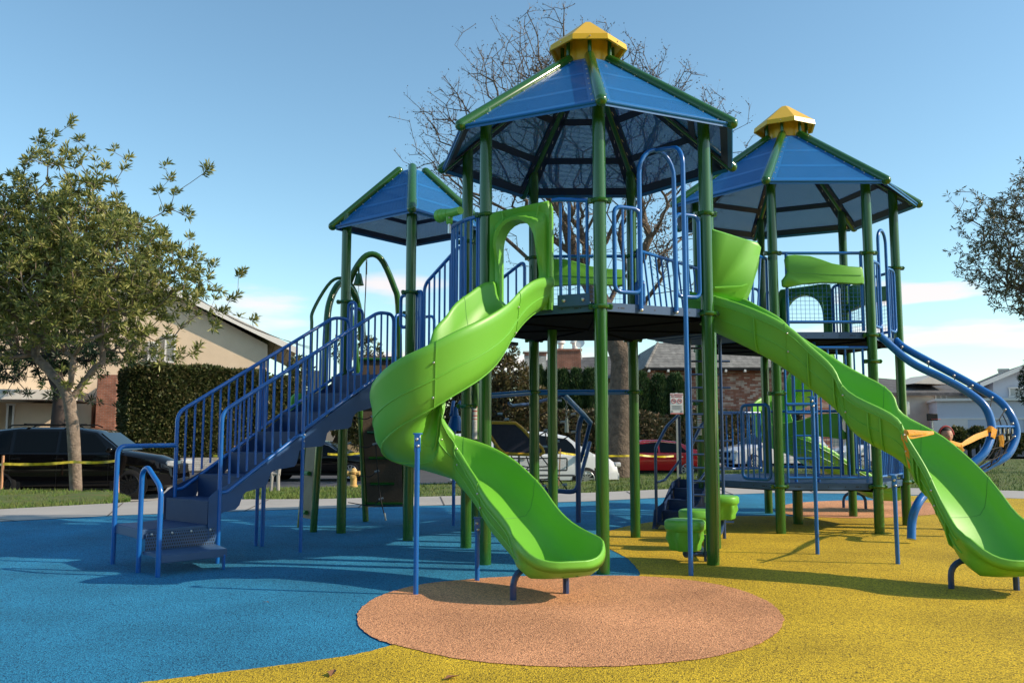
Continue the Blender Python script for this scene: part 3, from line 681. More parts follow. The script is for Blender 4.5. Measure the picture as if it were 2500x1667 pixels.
S0 = ground(385, 1408); S1 = Vector((-2.76, 8.55, 0)); S0 = Vector((S0.x, S0.y, 0))
su = (S1-S0).normalized(); sn = Vector((-su.y, su.x, 0))
m = MB(); a, b = FL.lerp(N0, .04), FL.lerp(N0, .97); a.z = b.z = 0
S1b = S0+su*.66
m.prism([(p.x, p.y) for p in (S0+su*.02, S1b, b, a)], .165, .192); stp = m.build('step_tread', M_fascia, ps, smooth=False)
m = MB(); c = (S0+su*.02+S1b)/2; m.bbox(c+Z*.155-sn*.004, ((S1b-S0).length-.02, .012, .072), Matrix.Rotation(math.atan2(su.y, su.x), 3, 'Z'), .004)
m.build('fascia', M_fascia, stp, smooth=False)
m = MB(); m.box(S1b-su*.03+Z*.07, (.016, .035, .14), Matrix.Rotation(math.atan2(su.y, su.x), 3, 'Z')); m.build('leg', M_blue, stp, smooth=False)
m = MB(); u = (b-a).normalized(); nn = Vector((u.y, -u.x, 0)); MR = Matrix.Rotation(math.atan2(u.y, u.x), 3, 'Z')
m.bbox((a+b)/2+Z*.275+nn*.012, ((b-a).length-.04, .008, .165), MR, .003); rp = m.build('riser_plate', M_slots, stp, smooth=False)
m = MB()
for t in (.1, .37, .63, .9): m.sphere(a.lerp(b, t)+nn*.02+Z*.342, .014, 8, 6)
m.build('bolts', M_bolt, rp)
for nm, P in (('handrail', [BL, F0]), ('handrail', [FL, S0])):
    f = MB(); A, B = [Vector((p.x, p.y, 0)) for p in P]
    if P[0] is BL: f.tube(fillet([A-Z*.05, A+Z*1.165, B+Z*1.165-sd_*.0], .09, 6), .0235, 12)
    else:
        d = (B-A).normalized(); f.tube(fillet([A-Z*.05, A+Z*.93, A+d*.10+Z*.985, B+Z*.80, B-Z*.05], .09, 6), .0235, 12)
    f.build('handrail', M_blue, ps)
# ---- slides
def cr_np(Q, n=5):
    Q = np.array(Q, float); Q = np.vstack([2*Q[0]-Q[1], Q, 2*Q[-1]-Q[-2]]); out = []
    for i in range(1, len(Q)-2):
        p0, p1, p2, p3 = Q[i-1:i+3]
        for t in np.arange(n)/n: out.append(.5*(2*p1+(p2-p0)*t+(2*p0-5*p1+4*p2-p3)*t*t+(3*p1-p0-3*p2+p3)*t**3))
    out.append(Q[-2]); return np.array(out)
def slide(Q, w, dep, seams, nose=.27, nd=.115, seg=5, flare=.04, nm='slide', col=None, lip=True, gro=True, fins=False):
    """open chute swept along rim-height control points Q; dep = wall depth at each control point"""
    c = cr_np([list(q)+[d] for q, d in zip(Q, dep)], seg); D = c[:, 3]; c = c[:, :3]
    dd = np.gradient(c, axis=0); h = dd[:, :2]/np.linalg.norm(dd[:, :2], axis=1)[:, None]; n0 = len(c)
    W = np.full(n0, w); k = 7; W[-k:] += np.linspace(0, flare, k)**1.0
    if lip:                                                   # rounded exit nose
        p = c[-1].copy(); hh = h[-1]; ex = []
        for s in (.2, .38, .54, .68, .79, .88, .93, .962):
            q = p.copy(); q[:2] += hh*nose*s; q[2] -= (D[-1]-nd-.02)*(s*s*(3-2*s)); ex.append((q, math.sqrt(max(1-s**2.1, .0))*(w+flare)+.002, D[-1]+(nd-D[-1])*(s*s*(3-2*s)), s))
        c = np.vstack([c]+[e[0][None] for e in ex]); W = np.concatenate([W, [e[1] for e in ex]]); D = np.concatenate([D, [e[2] for e in ex]]); h = np.vstack([h]+[hh[None]]*len(ex))
    SS = [e[3] for e in ex] if lip else []
    prof = [(-1.0,-.075,-1),(-1.0,-.03,-1),(-1.0,.0,-.55),(-1,.012,0),(-1,.0,.6),(-1,-.03,1.1),(-.93,-.40,1),(-.84,-.72,1),(-.66,-.92,1),(-.33,-.955,0),(0,-.965,0),(.33,-.955,0),(.66,-.92,-1),(.84,-.72,-1),(.93,-.40,-1),(1,-.03,-1.1),(1,.0,-.6),(1,.012,0),(1,.0,.55),(1,-.03,1),(1,-.075,1),
            (.985,-.30,.4),(.945,-.58,.4),(.89,-.84,.3),(.72,-1.03,0),(.36,-1.07,0),(0,-1.08,0),(-.36,-1.07,0),(-.72,-1.03,0),(-.89,-.84,-.3),(-.945,-.58,-.4),(-.985,-.30,-.4)]
    bead = .034; NP = len(prof); V = []
    seam_i = [int(s*(n0-1)) for s in seams]
    for i in range(len(c)):
        g_ = 1.0
        left = np.array([-h[i][1], h[i][0], 0.0])
        for jp, (u, v, b) in enumerate(prof):
            zz = v*D[i] if abs(v) > .08 else v*1.0
            uu = u*W[i]; b = b*min(1.0, W[i]/w)
            if abs(v) <= .08 and v > -.076: uu = u*W[i]+b*bead*.55
            if v <= -.2 and b != 0: uu += b*.012
            p_ = c[i]-left*uu
            if i >= n0:                                       # the exit lip rolls under
                q_ = SS[i-n0]; hv_ = np.array([h[i][0], h[i][1], 0]); p_ = p_-hv_*(.11*q_*min(1, max(0, -v))**1.6)
                if jp >= 20 or jp == 0: p_ = p_+hv_*q_*.013*math.sin(PI*min(1, abs(v)))
                elif 4 <= jp <= 16: p_ = p_-hv_*q_*(.018+.05*min(1, max(0, -v)*1.5))
            V.append((p_[0], p_[1], p_[2]+zz))
    F = []
    for i in range(len(c)-1):
        for j in range(NP):
            l = (j+1) % NP; F.append((i*NP+j, (i+1)*NP+j, (i+1)*NP+l, i*NP+l))
    F.append(tuple(range(NP))); lb_ = (len(c)-1)*NP
    if lip:                                                   # close the front of the rounded lip
        for j in range(10): F.append((lb_+j, lb_+20-j, lb_+19-j, lb_+j+1))
        ch_ = [(0,20),(31,21),(30,22),(29,23),(28,24),(27,25)]
        for (a_, b_), (c_, d_) in zip(ch_, ch_[1:]): F.append((lb_+a_, lb_+c_, lb_+d_, lb_+b_))
        F.append((lb_+27, lb_+26, lb_+25))
    else: F.append(tuple(lb_+j for j in range(NP))[::-1])
    me = MB(); me.add(V, F); o = me.build(nm, col or M_lime, ps, ang=180)
    for js in (20, 22, 30, 28):                                # moulded stiffening ridges along the outer walls
        m = MB(); m.tube([Vector(V[i*NP+js]) for i in range(2, n0-2)], .0075, 6); m.build('wall_ridge', col or M_lime, o)
    for s in (seam_i if fins else []):                         # upright fins beside each joint
        for dsi in (-3, 3):
            i = min(max(s+dsi, 1), n0-2)
            for a_, b_ in ((20, 24), (31, 27)):
                P = [Vector(V[i*NP+j]) for j in (range(a_, b_+1) if a_ < b_ else range(a_, b_-1, -1))]; ctr = Vector(c[i])-Vector((0,0,D[i]*.5)); q = [p+(p-ctr).normalized()*t for p, t in zip(P, (.004,.022,.03,.022,.004))]
                t_ = Vector((h[i][0], h[i][1], 0))*.006; m = MB(); k5 = len(P); m.add([p-t_ for p in P]+[p-t_ for p in q]+[p+t_ for p in P]+[p+t_ for p in q], [(j, j+1, k5+j+1, k5+j) for j in range(k5-1)]+[(2*k5+j, 3*k5+j, 3*k5+j+1, 2*k5+j+1) for j in range(k5-1)]+[(k5+j, k5+j+1, 3*k5+j+1, 3*k5+j) for j in range(k5-1)]); m.build('wall_fin', col or M_lime, o)
    # joint flanges where the moulded sections meet
    for s in seam_i:
        m = MB(); a = V[s*NP:(s+1)*NP]; ctr = Vector(c[s])-Vector((0,0,D[s]*.5)); t_ = Vector((h[s][0], h[s][1], (dd[s][2]/np.linalg.norm(dd[s][:2])))).normalized()*.005
        outp = [Vector(a[j]) for j in (list(range(16, 32))+[0,1,2,3])]
        m2 = []
        for q in outp:
            dv = (q-ctr); dv = dv.normalized()*.006; m2.append(q+dv)
        vs = [q-t_ for q in m2]+[q+t_ for q in m2]+[q+t_ for q in outp]+[q-t_ for q in outp]; n = len(outp)
        fs = []
        for j in range(n-1): fs += [(j, j+1, n+j+1, n+j), (n+j, n+j+1, 2*n+j+1, 2*n+j), (3*n+j, 3*n+j+1, j+1, j)]
        m.add(vs, fs); m.build('joint_flange', col or M_lime, o)
        for jb in (20, 22, 31, 29):
            bb = MB(); pb = Vector(a[jb]); bb.sphere(pb+(pb-ctr).normalized()*.010+t_*5, .0105, 8, 6); bb.build('bolt', M_bolt, o)
        m = MB(); inn = [Vector(a[j])*1.0+(ctr-Vector(a[j])).normalized()*.0015 for j in range(3, 18)]; m.tube(inn, .0018, 4, False); m.build('seam_line', M_limed, o)
    if gro:                                                    # drip grooves on the exit lip
        m = MB(); hh = Vector((*h[-1], 0)); lf = Vector((-hh.y, hh.x, 0)); b0 = Vector(c[n0-1])-Z*(D[n0-1]*.955)
        for k, (off, st_, ln) in enumerate(((.02,.02,.13),(.13,-.01,.15),(.24,-.04,.13))):
            p0 = b0+lf*(-off+.10)+hh*st_; m.tube([p0+Z*.002, p0+hh*ln*.6+Z*.004, p0+hh*ln+Z*.006], .01, 8, rs=[.003,.008,.013])
        m.build('drain_grooves', M_limed, o)
    return o, c, h, D, V
Q1 = [[.128,8.663,2.821],[-.029,8.339,2.742],[-.2,8.069,2.575],[-.358,7.811,2.372],[-.562,7.614,2.185],[-.777,7.557,1.964],[-.911,7.663,1.727],[-.893,7.84,1.528],[-.719,7.99,1.376],[-.482,8.047,1.247],[-.262,7.957,1.108],[-.069,7.77,.918],[.102,7.521,.703],[.277,7.276,.518],[.377,7.006,.462]]
s1, c1, h1, D1, W1 = slide(Q1, .31, [.27,.34,.42,.50,.52,.52,.50,.46,.40,.36,.34,.33,.32,.30,.27], (.145,.33,.5,.655,.8))
Q2 = [[2.144,9.407,2.796],[2.36,9.051,2.673],[2.67,8.82,2.466],[3.008,8.673,2.154],[3.3,8.474,1.853],[3.483,8.225,1.573],[3.731,8.039,1.315],[3.928,7.778,.998],[4.0,7.42,.55],[4.03,7.25,.47]]
Q2 = [[2.144,9.407,2.796],[2.36,9.10,2.673],[2.67,8.84,2.466],[3.008,8.673,2.154],[3.3,8.474,1.853],[3.483,8.225,1.573],[3.731,8.039,1.315],[3.90,7.778,.98],[3.99,7.48,.60],[4.03,7.22,.47]]
s2, c2, h2, D2, D2V = slide(Q2, .33, [.30,.38,.42,.42,.40,.38,.37,.35,.33,.30], (.28,.5,.66,.82), fins=True)
Q3 = [[4.68,13.95,2.85],[4.95,14.35,2.7],[5.1,14.8,2.45],[4.98,15.2,2.2],[4.68,15.35,1.95],[4.45,15.1,1.7],[4.45,14.75,1.5],[4.65,14.5,1.3],[4.95,14.5,1.1],[5.3,14.55,.9],[5.65,14.55,.7],[5.95,14.55,.52],[6.2,14.55,.46]]
s3, c3, h3, D3, W3 = slide(Q3, .31, [.3,.36,.42,.46,.46,.44,.42,.38,.36,.34,.32,.3,.27], (.2,.5,.75), gro=False)
def hoop(A, B, zt, slide_o, r=.026):
    A = Vector((A.x, A.y, 0)); B = Vector((B.x, B.y, 0)); f = MB()
    for P, Q_ in ((A, B), (B, A)):
        d = (Q_-P).normalized(); pts = [P-Z*.04, P+Z*zt*.45]+[P+Z*zt*.45+d*.13*(1-math.cos(t))+Z*zt*.55*math.sin(t) for t in (.3,.6,.9,1.2,PI/2)]+[P+d*(B-A).length*.5+Z*zt]
        # flat bar hoop
        f.tube(pts, r, 8)
    return f.build('foot_hoop', M_navyb, slide_o)
M_navyb = mat('dark_blue_tube_paint', (.02,.055,.16), .35, coat=.3)
hoop(ground(1253,1466), ground(1382,1450), .24, s1); hoop(ground(2323,1437), ground(2482,1441), .24, s2); hoop(ground(2060,1240), ground(2114,1243), .26, s3)
def pole(px, py, pxt, pyt, so_, bracket=True):
    p = ground(px, py); q = at(pxt, pyt, p.y); f = MB(); f.cyl((p.x, p.y, -.05), (p.x, p.y, q.z-.10), .0215, seg=14)
    o = f.build('support_leg', M_blue, so_)
    if bracket:
        d = Vector((0, .03, 0)); f = MB(); f.bbox((p.x, p.y, q.z-.06), (.052, .012, .15), None, .004); f.bbox((p.x, p.y+.03, q.z+.015), (.075, .07, .012), None, .004)
        f.build('bracket', M_blue, o)
        f = MB(); f.sphere((p.x-.005, p.y-.01, q.z-.03), .014, 8, 6); f.sphere((p.x+.005, p.y-.01, q.z-.085), .014, 8, 6); f.build('bolts', M_bolt, o)
pole(1015,1452,1006,1063, s1); pole(1165,1418,1167,1268, s1); pole(1996,1353,1996,972, s2); pole(2192,1377,2192,1164, s2)
# slide hoods
def hood(E0, E1, z0, H, w, out, name='slide_hood', m_=None):
    """moulded arch at the slide entrance between two points of the deck edge"""
    E0 = Vector((*E0, 0)); E1 = Vector((*E1, 0)); u = (E1-E0).normalized(); L = (E1-E0).length; n_ = Vector((u.y, -u.x, 0))*out
    op = []; rx = L/2-.125; cz = H-.17-rx
    N = 14
    outer = [(0,0),(0,H*.5),(0,H-.03),(.02,H-.01),(.2*L,H),(.5*L,H+.015),(.8*L,H+.035),(L-.02,H+.04),(L,H),(L,H*.5),(L,0)]
    inner = [(L/2-rx, 0)]+[(L/2-rx*math.cos(PI*k/N), cz+rx*1.15*math.sin(PI*k/N)) for k in range(N+1)]+[(L/2+rx, 0)]
    # match counts: resample outer along perimeter
    def resamp(P, n):
        d = [0]
        for a, b in zip(P, P[1:]): d.append(d[-1]+math.dist(a, b))
        out_ = []
        for i in range(n):
            s = d[-1]*i/(n-1); k = max(j for j in range(len(d)) if d[j] <= s+1e-9); k = min(k, len(P)-2); t = (s-d[k])/(d[k+1]-d[k]); out_.append((P[k][0]+(P[k+1][0]-P[k][0])*t, P[k][1]+(P[k+1][1]-P[k][1])*t))
        return out_
    K = 34; O = resamp(outer, K); I = resamp(inner, K)
    rows = [([p for p in O], -.03), ([p for p in O], .045), ([(o[0]*.93+i[0]*.07, o[1]*.93+i[1]*.07) for o, i in zip(O, I)], .06), ([(o[0]*.62+i[0]*.38, o[1]*.62+i[1]*.38) for o, i in zip(O, I)], .028), ([(o[0]*.42+i[0]*.58, o[1]*.42+i[1]*.58) for o, i in zip(O, I)], .075),([(o[0]*.18+i[0]*.82, o[1]*.18+i[1]*.82) for o, i in zip(O, I)], .165), (I, .150), (I, .06), (I, -.03)]
    mb = MB(); V = []
    for P, dp in rows:
        for k, (s, z) in enumerate(P):
            dpp = dp
            if dp > .07: 
                f_ = max(0, min(1, (z/H-.38)/.25)); dpp = .055+(dp-.055)*f_
            V.append(E0+u*s+Z*(z0+z)+n_*dpp)
    R_ = len(rows)
    F = [(r*K+k, r*K+k+1, (r+1)*K+k+1, (r+1)*K+k) for r in range(R_-1) for k in range(K-1)]+[((R_-1)*K+k, (R_-1)*K+k+1, k+1, k) for k in range(K-1)]
    mb.add(V, F); o = mb.build(name, m_ or M_lime, ps, ang=50)
    g_ = MB(); g_.tube([E0+u*(L*.22)+Z*(z0+H-.02)+n_*.062, E0+u*(L*.24)+Z*(z0+H-.10)+n_*.062], .008, 6); g_.tube([E0+u*(L*.82)+Z*(z0+H)+n_*.062, E0+u*(L*.78)+Z*(z0+H-.16)+n_*.062, E0+u*(L*.83)+Z*(z0+H-.24)+n_*.062], .008, 6)
    g_.build('moulded_ribs', m_ or M_lime, o); return o
hood(e(.055), e(.60), 2.50, 1.05, .7, 1)
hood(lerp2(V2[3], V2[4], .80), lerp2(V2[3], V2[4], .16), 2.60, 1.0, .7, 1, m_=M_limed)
# side shield of the second slide
m = MB(); n_ = Vector((.35,-.9366,0)); Yf = lambda px: 8.98+(px-1740)*.0012
pl = [(1728,560),(1765,571),(1812,586),(1842,594),(1851,606),(1846,632),(1828,690),(1812,727),(1800,736),(1765,727),(1728,716)]
pts = [at(a, b, Yf(a)) for a, b in pl]; c0 = sum(pts, Vector())/len(pts); ins_ = [p.lerp(c0, .07) for p in pts]; n = len(pts)
V = [p+n_*.0 for p in pts]+[p+n_*.05 for p in pts]+[p+n_*.075 for p in ins_]+[p-n_*.02 for p in ins_]
m.add(V, [(i, (i+1)%n, n+(i+1)%n, n+i) for i in range(n)]+[(n+i, n+(i+1)%n, 2*n+(i+1)%n, 2*n+i) for i in range(n)]+[(3*n+i, 3*n+(i+1)%n, (i+1)%n, i) for i in range(n)]+[tuple(range(2*n, 3*n)), tuple(range(3*n, 4*n))[::-1]])
sh = m.build('slide_hood', M_lime, ps, ang=50)
m = MB(); q = [at(1735,705,8.9), at(1800,702,8.97), at(1814,697,9.0)]; m.tube([x+n_*.07 for x in q], .012, 6); m.build('moulded_ribs', M_lime, sh)
# far side shield of the same hood
m = MB(); d2 = Vector((.25,.9,0)); pts2 = [p+d2*.72 for p in pts]; m.slab(pts2, n_, .05); m.build('slide_hood', M_lime, ps, smooth=False)
# ---- bridge between the towers
bA, bB = lerp2(V1[2], V1[3], .08), lerp2(V1[2], V1[3], .92); bC, bD = lerp2(V2[0], V2[6], .92), lerp2(V2[0], V2[6], .08)
m = MB()
for i in range(9):
    t0, t1 = i/9+.006, (i+1)/9-.006; q = [Vector((*bA,0)).lerp(Vector((*bD,0)), t0), Vector((*bB,0)).lerp(Vector((*bC,0)), t0), Vector((*bB,0)).lerp(Vector((*bC,0)), t1), Vector((*bA,0)).lerp(Vector((*bD,0)), t1)]
    z = 2.53+.06*t0-.05*math.sin(PI*t0); m.prism([(p.x, p.y) for p in q], z-.04, z)
br = m.build('bridge', M_navy, ps, smooth=False)
railing(bA, bD, 2.62, 3.60, 9, False, lean=-.10); railing(bB, bC, 2.62, 3.60, 11, False, lean=.11)
railing(lerp2(V1[3], V1[2], .06), lerp2(V1[3], V1[2], .16), 2.6, 3.2, 1)
# ---- tower two, upper level
wave_panel(lerp2(V2[0], V2[1], .14), lerp2(V2[0], V2[1], .92), 2.74, 3.66)
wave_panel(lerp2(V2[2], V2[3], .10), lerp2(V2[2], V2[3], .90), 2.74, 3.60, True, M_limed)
wave_panel(lerp2(V2[1], V2[2], .12), lerp2(V2[1], V2[2], .13), 2.74, 3.60) if False else None
railing(lerp2(V2[3], V2[4], .88), lerp2(V2[3], V2[4], .97), 2.7, 3.56, 0); railing(lerp2(V2[3], V2[4], .03), lerp2(V2[3], V2[4], .14), 2.7, 3.6, 2)
railing(lerp2(V2[4], V2[5], .06), lerp2(V2[4], V2[5], .94), 2.7, 3.62, 9)
railing(lerp2(V2[5], V2[6], .06), lerp2(V2[5], V2[6], .30), 2.7, 3.55, 2); railing(lerp2(V2[5], V2[6], .70), lerp2(V2[5], V2[6], .94), 2.7, 3.55, 2)
def arch_loops(P, Q_, R_, S_, z0, zt, za):
    """entrance arch: two barred side panels and a hoop over the opening"""
    railing(P, Q_, z0, zt, 2); railing(R_, S_, z0, zt, 2)
    A = Vector((*Q_, z0-.1)); B = Vector((*R_, z0-.1)); f = MB(); h_ = za-(z0-.1)
    rr = (B-A).length/2; f.tube([A, A+Z*(h_-rr)]+[(A+B)/2+Z*(h_-rr)+(A-B)*.5*math.cos(t)+Z*rr*math.sin(t) for t in [PI*k/12 for k in range(1,12)]]+[B+Z*(h_-rr), B], RT, 12); f.build('entrance_arch', M_blue, ps)
e12 = lambda t: lerp2(V2[1], V2[2], t)
arch_loops(e12(.10), e12(.36), e12(.64), e12(.90), 2.70, 3.58, 4.08)
e45 = lambda t: lerp2(V2[5], V2[6], t); 
A = Vector((*e45(.30), 2.6)); B = Vector((*e45(.70), 2.6)); f = MB(); f.tube([A, A+Z*1.3]+[(A+B)/2+Z*1.3+(A-B)*.5*math.cos(t)+Z*.25*math.sin(t) for t in [PI*k/12 for k in range(1,12)]]+[B+Z*1.3, B], RT, 12); f.build('entrance_arch', M_blue, ps)
# ---- tower two, lower level
railing(lerp2(V2[0], V2[1], .09), lerp2(V2[0], V2[1], .90), .71, 2.40, 8, False, ext=.08)
railing(lerp2(V2[0], V2[1], .09), lerp2(V2[0], V2[1], .40), 1.55, 1.66, 0, False)
railing(lerp2(V2[6], V2[0], .03), lerp2(V2[6], V2[0], .20), .68, 1.62, 1); railing(lerp2(V2[6], V2[0], .55), lerp2(V2[6], V2[0], .90), .68, 1.66, 4)
railing(lerp2(V2[1], V2[2], .1), lerp2(V2[1], V2[2], .9), .72, 1.25, 12, False)
railing(lerp2(V2[2], V2[3], .1), lerp2(V2[2], V2[3], .9), .72, 1.6, 8, False); railing(lerp2(V2[4], V2[5], .1), lerp2(V2[4], V2[5], .9), .72, 1.6, 8, False)
railing(lerp2(V2[5], V2[6], .08), lerp2(V2[5], V2[6], .25), .70, 1.6, 2); railing(lerp2(V2[5], V2[6], .75), lerp2(V2[5], V2[6], .92), .70, 1.6, 2)
# inner ladder from the lower deck to the upper one
L0 = lerp2(V2[0], V2[1], .36); 
f = MB(); A = at(1943, 1150, 11.75); B = at(1998, 1150, 11.75)
for p in (A, B): f.tube([Vector((p.x, p.y, .64)), Vector((p.x, p.y, 2.6))], RT, 10)
ld = f.build('ladder', M_blue, ps)
for z in (.95, 1.25, 1.55, 1.85, 2.15, 2.45): f = MB(); f.tube([Vector((A.x, A.y, z)), Vector((B.x, B.y, z))], .014, 8, False); f.build('rung', M_blue, ld)
# wave panel low at the far side, seen through the bars
wave_panel(lerp2(V2[3], V2[4], .1), lerp2(V2[3], V2[4], .9), .74, 1.62, False, M_lime)
# curved tube climber with rope net at the right
near_t = [(2146,818,11.55),(2222,883,11.4),(2300,922,11.2),(2355,952,11.1),(2401,988,11.0),(2419,1028,10.95),(2420,1062,10.9),(2406,1100,10.8),(2381,1125,10.75),(2330,1160,10.7),(2262,1204,10.6),(2238,1235,10.5),(2227,1270,10.5),(2225,1316,10.45)]
far_t = [(2186,830,12.3),(2210,850,12.2),(2279,888,12.0),(2340,920,11.8),(2393,949.5,11.65),(2439,978,11.5),(2465,1008,11.4),(2480,1044,11.35),(2478,1075,11.3),(2457,1113,11.2),(2414,1138,11.15),(2370,1162,11.1),(2330,1195,11.1),(2318,1230,11.1),(2314,1296,11.1)]
nt_ = bez([at(*p) for p in near_t], 5); ft_ = bez([at(*p) for p in far_t], 5)
f = MB(); f.tube(nt_, .05, 16); tcl = f.build('tube_climber', M_blue, ps); f = MB(); f.tube(ft_, .05, 16); f.build('side_tube', M_blue, tcl)
f = MB(); a = at(2426,1041,10.95); b = at(2478,1041,11.35); f.tube([a, b], .016, 8); f.build('cross_bar', M_blue, tcl)
r_ = MB(); fb = MB()
def near_far(i): return nt_[int(i*(len(nt_)-1))], ft_[int(i*(len(ft_)-1))]
for i in (.06,.13,.20,.27,.34,.41,.48,.55,.62,.69):
    p, q = near_far(i); m_ = (p+q)/2-Z*.05; r_.tube([p, m_, q], .007, 6, False)
    for x in (p, q): fb.sphere(x+(m_-x).normalized()*.06, .02, 8, 5)
for s in (.25, .5, .75):
    r_.tube([near_far(.41+.28*k/6)[0].lerp(near_far(.41+.28*k/6)[1], s)-Z*.04 for k in range(7)], .007, 6, False)
for s in (.25, .45, .65, .85):
    x = a.lerp(b, s); r_.tube([x, x-Z*.28+Vector((-.05,0,0)), x-Z*.5+Vector((-.14,0,0))], .007, 6, False); fb.cyl(x-Z*.03, x-Z*.09, .012, seg=8); fb.cyl(x-Z*.12, x-Z*.17, .015, seg=8)
r_.build('ropes', M_rope, tcl); fb.build('rope_fittings', M_chain, tcl)
# ---- step pods on curved stems
def pod(px, py0, py1, Y, r, base, stem=True):
    c = at(px, py0, Y); z1 = c.z; zb = at(px, py1, Y).z; h = z1-zb; n = 8; o = MB(); V = []; rows = [(.55,0),(.72,-.0),(.78,.05*h),(.80,.20*h),(.95,.40*h),(.98,.62*h),(1.04,.66*h),(1.10,.70*h),(1.10,.92*h),(1.02,.985*h),(.9,h)]
    K = 32
    for s, z in rows:
        for k in range(K):
            a = 2*PI*k/K+.2; lob = 1+.13*math.cos(6*a) if z < .58*h else 1+.022*math.cos(6*a); V.append((c.x+r*s*lob/1.1*math.cos(a), c.y+r*s*lob/1.1*math.sin(a), zb+z))
    F = [(i*K+k, i*K+(k+1)%K, (i+1)*K+(k+1)%K, (i+1)*K+k) for i in range(len(rows)-1) for k in range(K)]+[tuple(range(K))[::-1], tuple((len(rows)-1)*K+k for k in range(K))]
    o.add(V, F); p = o.build('step_pod', M_lime, ps, ang=45)
    if stem:
        s_ = MB(); B = Vector(base); s_.tube(bez([Vector((c.x, c.y, zb+.02)), Vector((c.x, c.y, zb-.05)), Vector((c.x, c.y, 0)).lerp(B, .35)+Z*max(zb-.12, .08), Vector((B.x, B.y, max(zb-.13, .07)))], 5), .026, 10); s_.build('stem', M_navyb, p)
    return c
pbase = Vector((1.96, 9.05, 0))
pod(1672, 1267, 1342, 9.02, .205, pbase); pod(1700, 1243, 1300, 9.9, .195, pbase); pod(1762, 1209, 1266, 10.6, .20, Vector((2.35,10.1,0)))
m = MB(); p = ground(1724, 1371); m.cyl((p.x, p.y, -.05), (p.x, p.y, .27), .022); m.build('pod_leg', M_navyb, ps); m = MB(); p = ground(1762, 1302); m.cyl((p.x, p.y, -.05), (p.x, p.y, .42), .022); m.build('pod_leg', M_navyb, ps)
# ---- tall rung ladder under the bridge
f = MB(); A = at(1690, 1200, 10.9); B = at(1766, 1200, 10.9); A.z = B.z = 0
f.tube([A, A+Z*2.5], .021, 10); f.tube([B, B+Z*2.5], .021, 10); ld = f.build('rung_ladder', M_navyb, ps)
u = (B-A).normalized()
for k in range(14):
    z = .2+k*.165; rg = MB(); rg.tube([A-u*.03+Z*z, B+u*(.12 if k % 2 == 0 else .0)+Z*z], .0135, 8, rs=[.0135,.0135]); rg.build('rung', M_navyb, ld)
# small transfer stair at the left of the low deck
m = MB(); a0 = at(1700, 1200, 12.3); T_ = Vector((-.55,-.83,0)); L_ = Vector((.83,-.55,0))
for i in range(4):
    c = Vector((2.62, 12.5, 0))+T_*(.18+.2*i); m.box(c+Z*(.50-.14*i), (.20,.46,.03), Matrix.Rotation(math.atan2(T_.y, T_.x), 3, 'Z')); m.box(c-T_*.1+Z*(.57-.14*i), (.01,.46,.13), Matrix.Rotation(math.atan2(T_.y, T_.x), 3, 'Z'))
ts = m.build('transfer_steps', M_navy, ps, smooth=False)
for s in (-.25, .25):
    m = MB(); O = Vector((2.62,12.5,0))+L_*s; m.slab([O+Z*.66, O+T_*.3+Z*.60, O+T_*.62+Z*.34, O+T_*.92+Z*.26, O+T_*.98+Z*.02, O+T_*.8+Z*.02, O+T_*.5+Z*.12, O+T_*.25+Z*.38, O+Z*.48], L_, .012); m.build('stringer', M_navy, ts, smooth=False)
    m = MB(); m.tube(fillet([O+T_*.85, O+T_*.85+Z*1.08, O+T_*.45+Z*1.38, O+Z*1.55, O+Z*.7], .08, 5), RT, 10); m.tube(fillet([O+T_*.85+Z*.62, O+T_*.55+Z*.64, O+Z*.9], .06, 4), RT*.8, 8); m.build('handrail', M_navyb, ts)
# ---- climbing walls and arches behind the small tower
f = MB(); f.tube(bez([at(765,1300,11.62),at(776,1130,11.62),at(789,970,11.65),at(797,810,11.75),at(805,739,11.9),at(828,693,12.1),at(852,700,12.3),at(874,745,12.5),at(884,830,12.6)], 5), .048, 14); cw = f.build('climbing_wall', M_green, ps)
f = MB(); f.tube(bez([at(729,1287,12.15),at(744,1130,12.2),at(757,930,12.25),at(761,800,12.3),at(765,757,12.35),at(808,688,12.5),at(845,683,12.6),at(872,720,12.75),at(879,780,12.8)], 5), .024, 12); f.build('side_tube', M_green, cw)
q = [at(738,1262,12.12), at(768,1268,11.72), at(795,905,11.75), at(762,905,12.22)]
m = MB(); n_ = (q[1]-q[0]).cross(q[3]-q[0]); m.slab([q[0], q[1], q[2], q[3]], n_, .03); m.build('wall_board', M_tan, cw, smooth=False)
m = MB(); n_.normalize()
for t in (.04, .30, .56, .80):
    c = q[0].lerp(q[3], t).lerp(q[1].lerp(q[2], t), .5); d = (q[1]-q[0]).normalized(); m.tube([c-d*.1-n_*.05, c+d*.06-n_*.055], .03, 8); m.tube([c-d*.1+n_*.05, c+d*.06+n_*.055], .03, 8)
m.build('hand_holds', M_limed, cw)
f = MB(); f.tube(bez([at(893,1272,12.9),at(885,1100,12.9),at(877,950,12.85),at(862,810,12.8),at(850,720,12.75),at(862,668,12.7),at(895,624,12.7),at(930,632,12.75),at(962,700,12.85),at(972,745,12.9),at(976,900,12.95),at(985,1100,13.0),at(991,1262,13.0)], 5), .046, 14)
ca = f.build('climbing_arch', M_green, ps)
q = [at(898,1236,12.86), at(984,1236,12.96), at(974,870,12.96), at(874,870,12.86)]
m = MB(); m.slab(q, Vector((.1,-1,0)), .03); m.build('wall_board', M_tan_shade, ca, smooth=False)
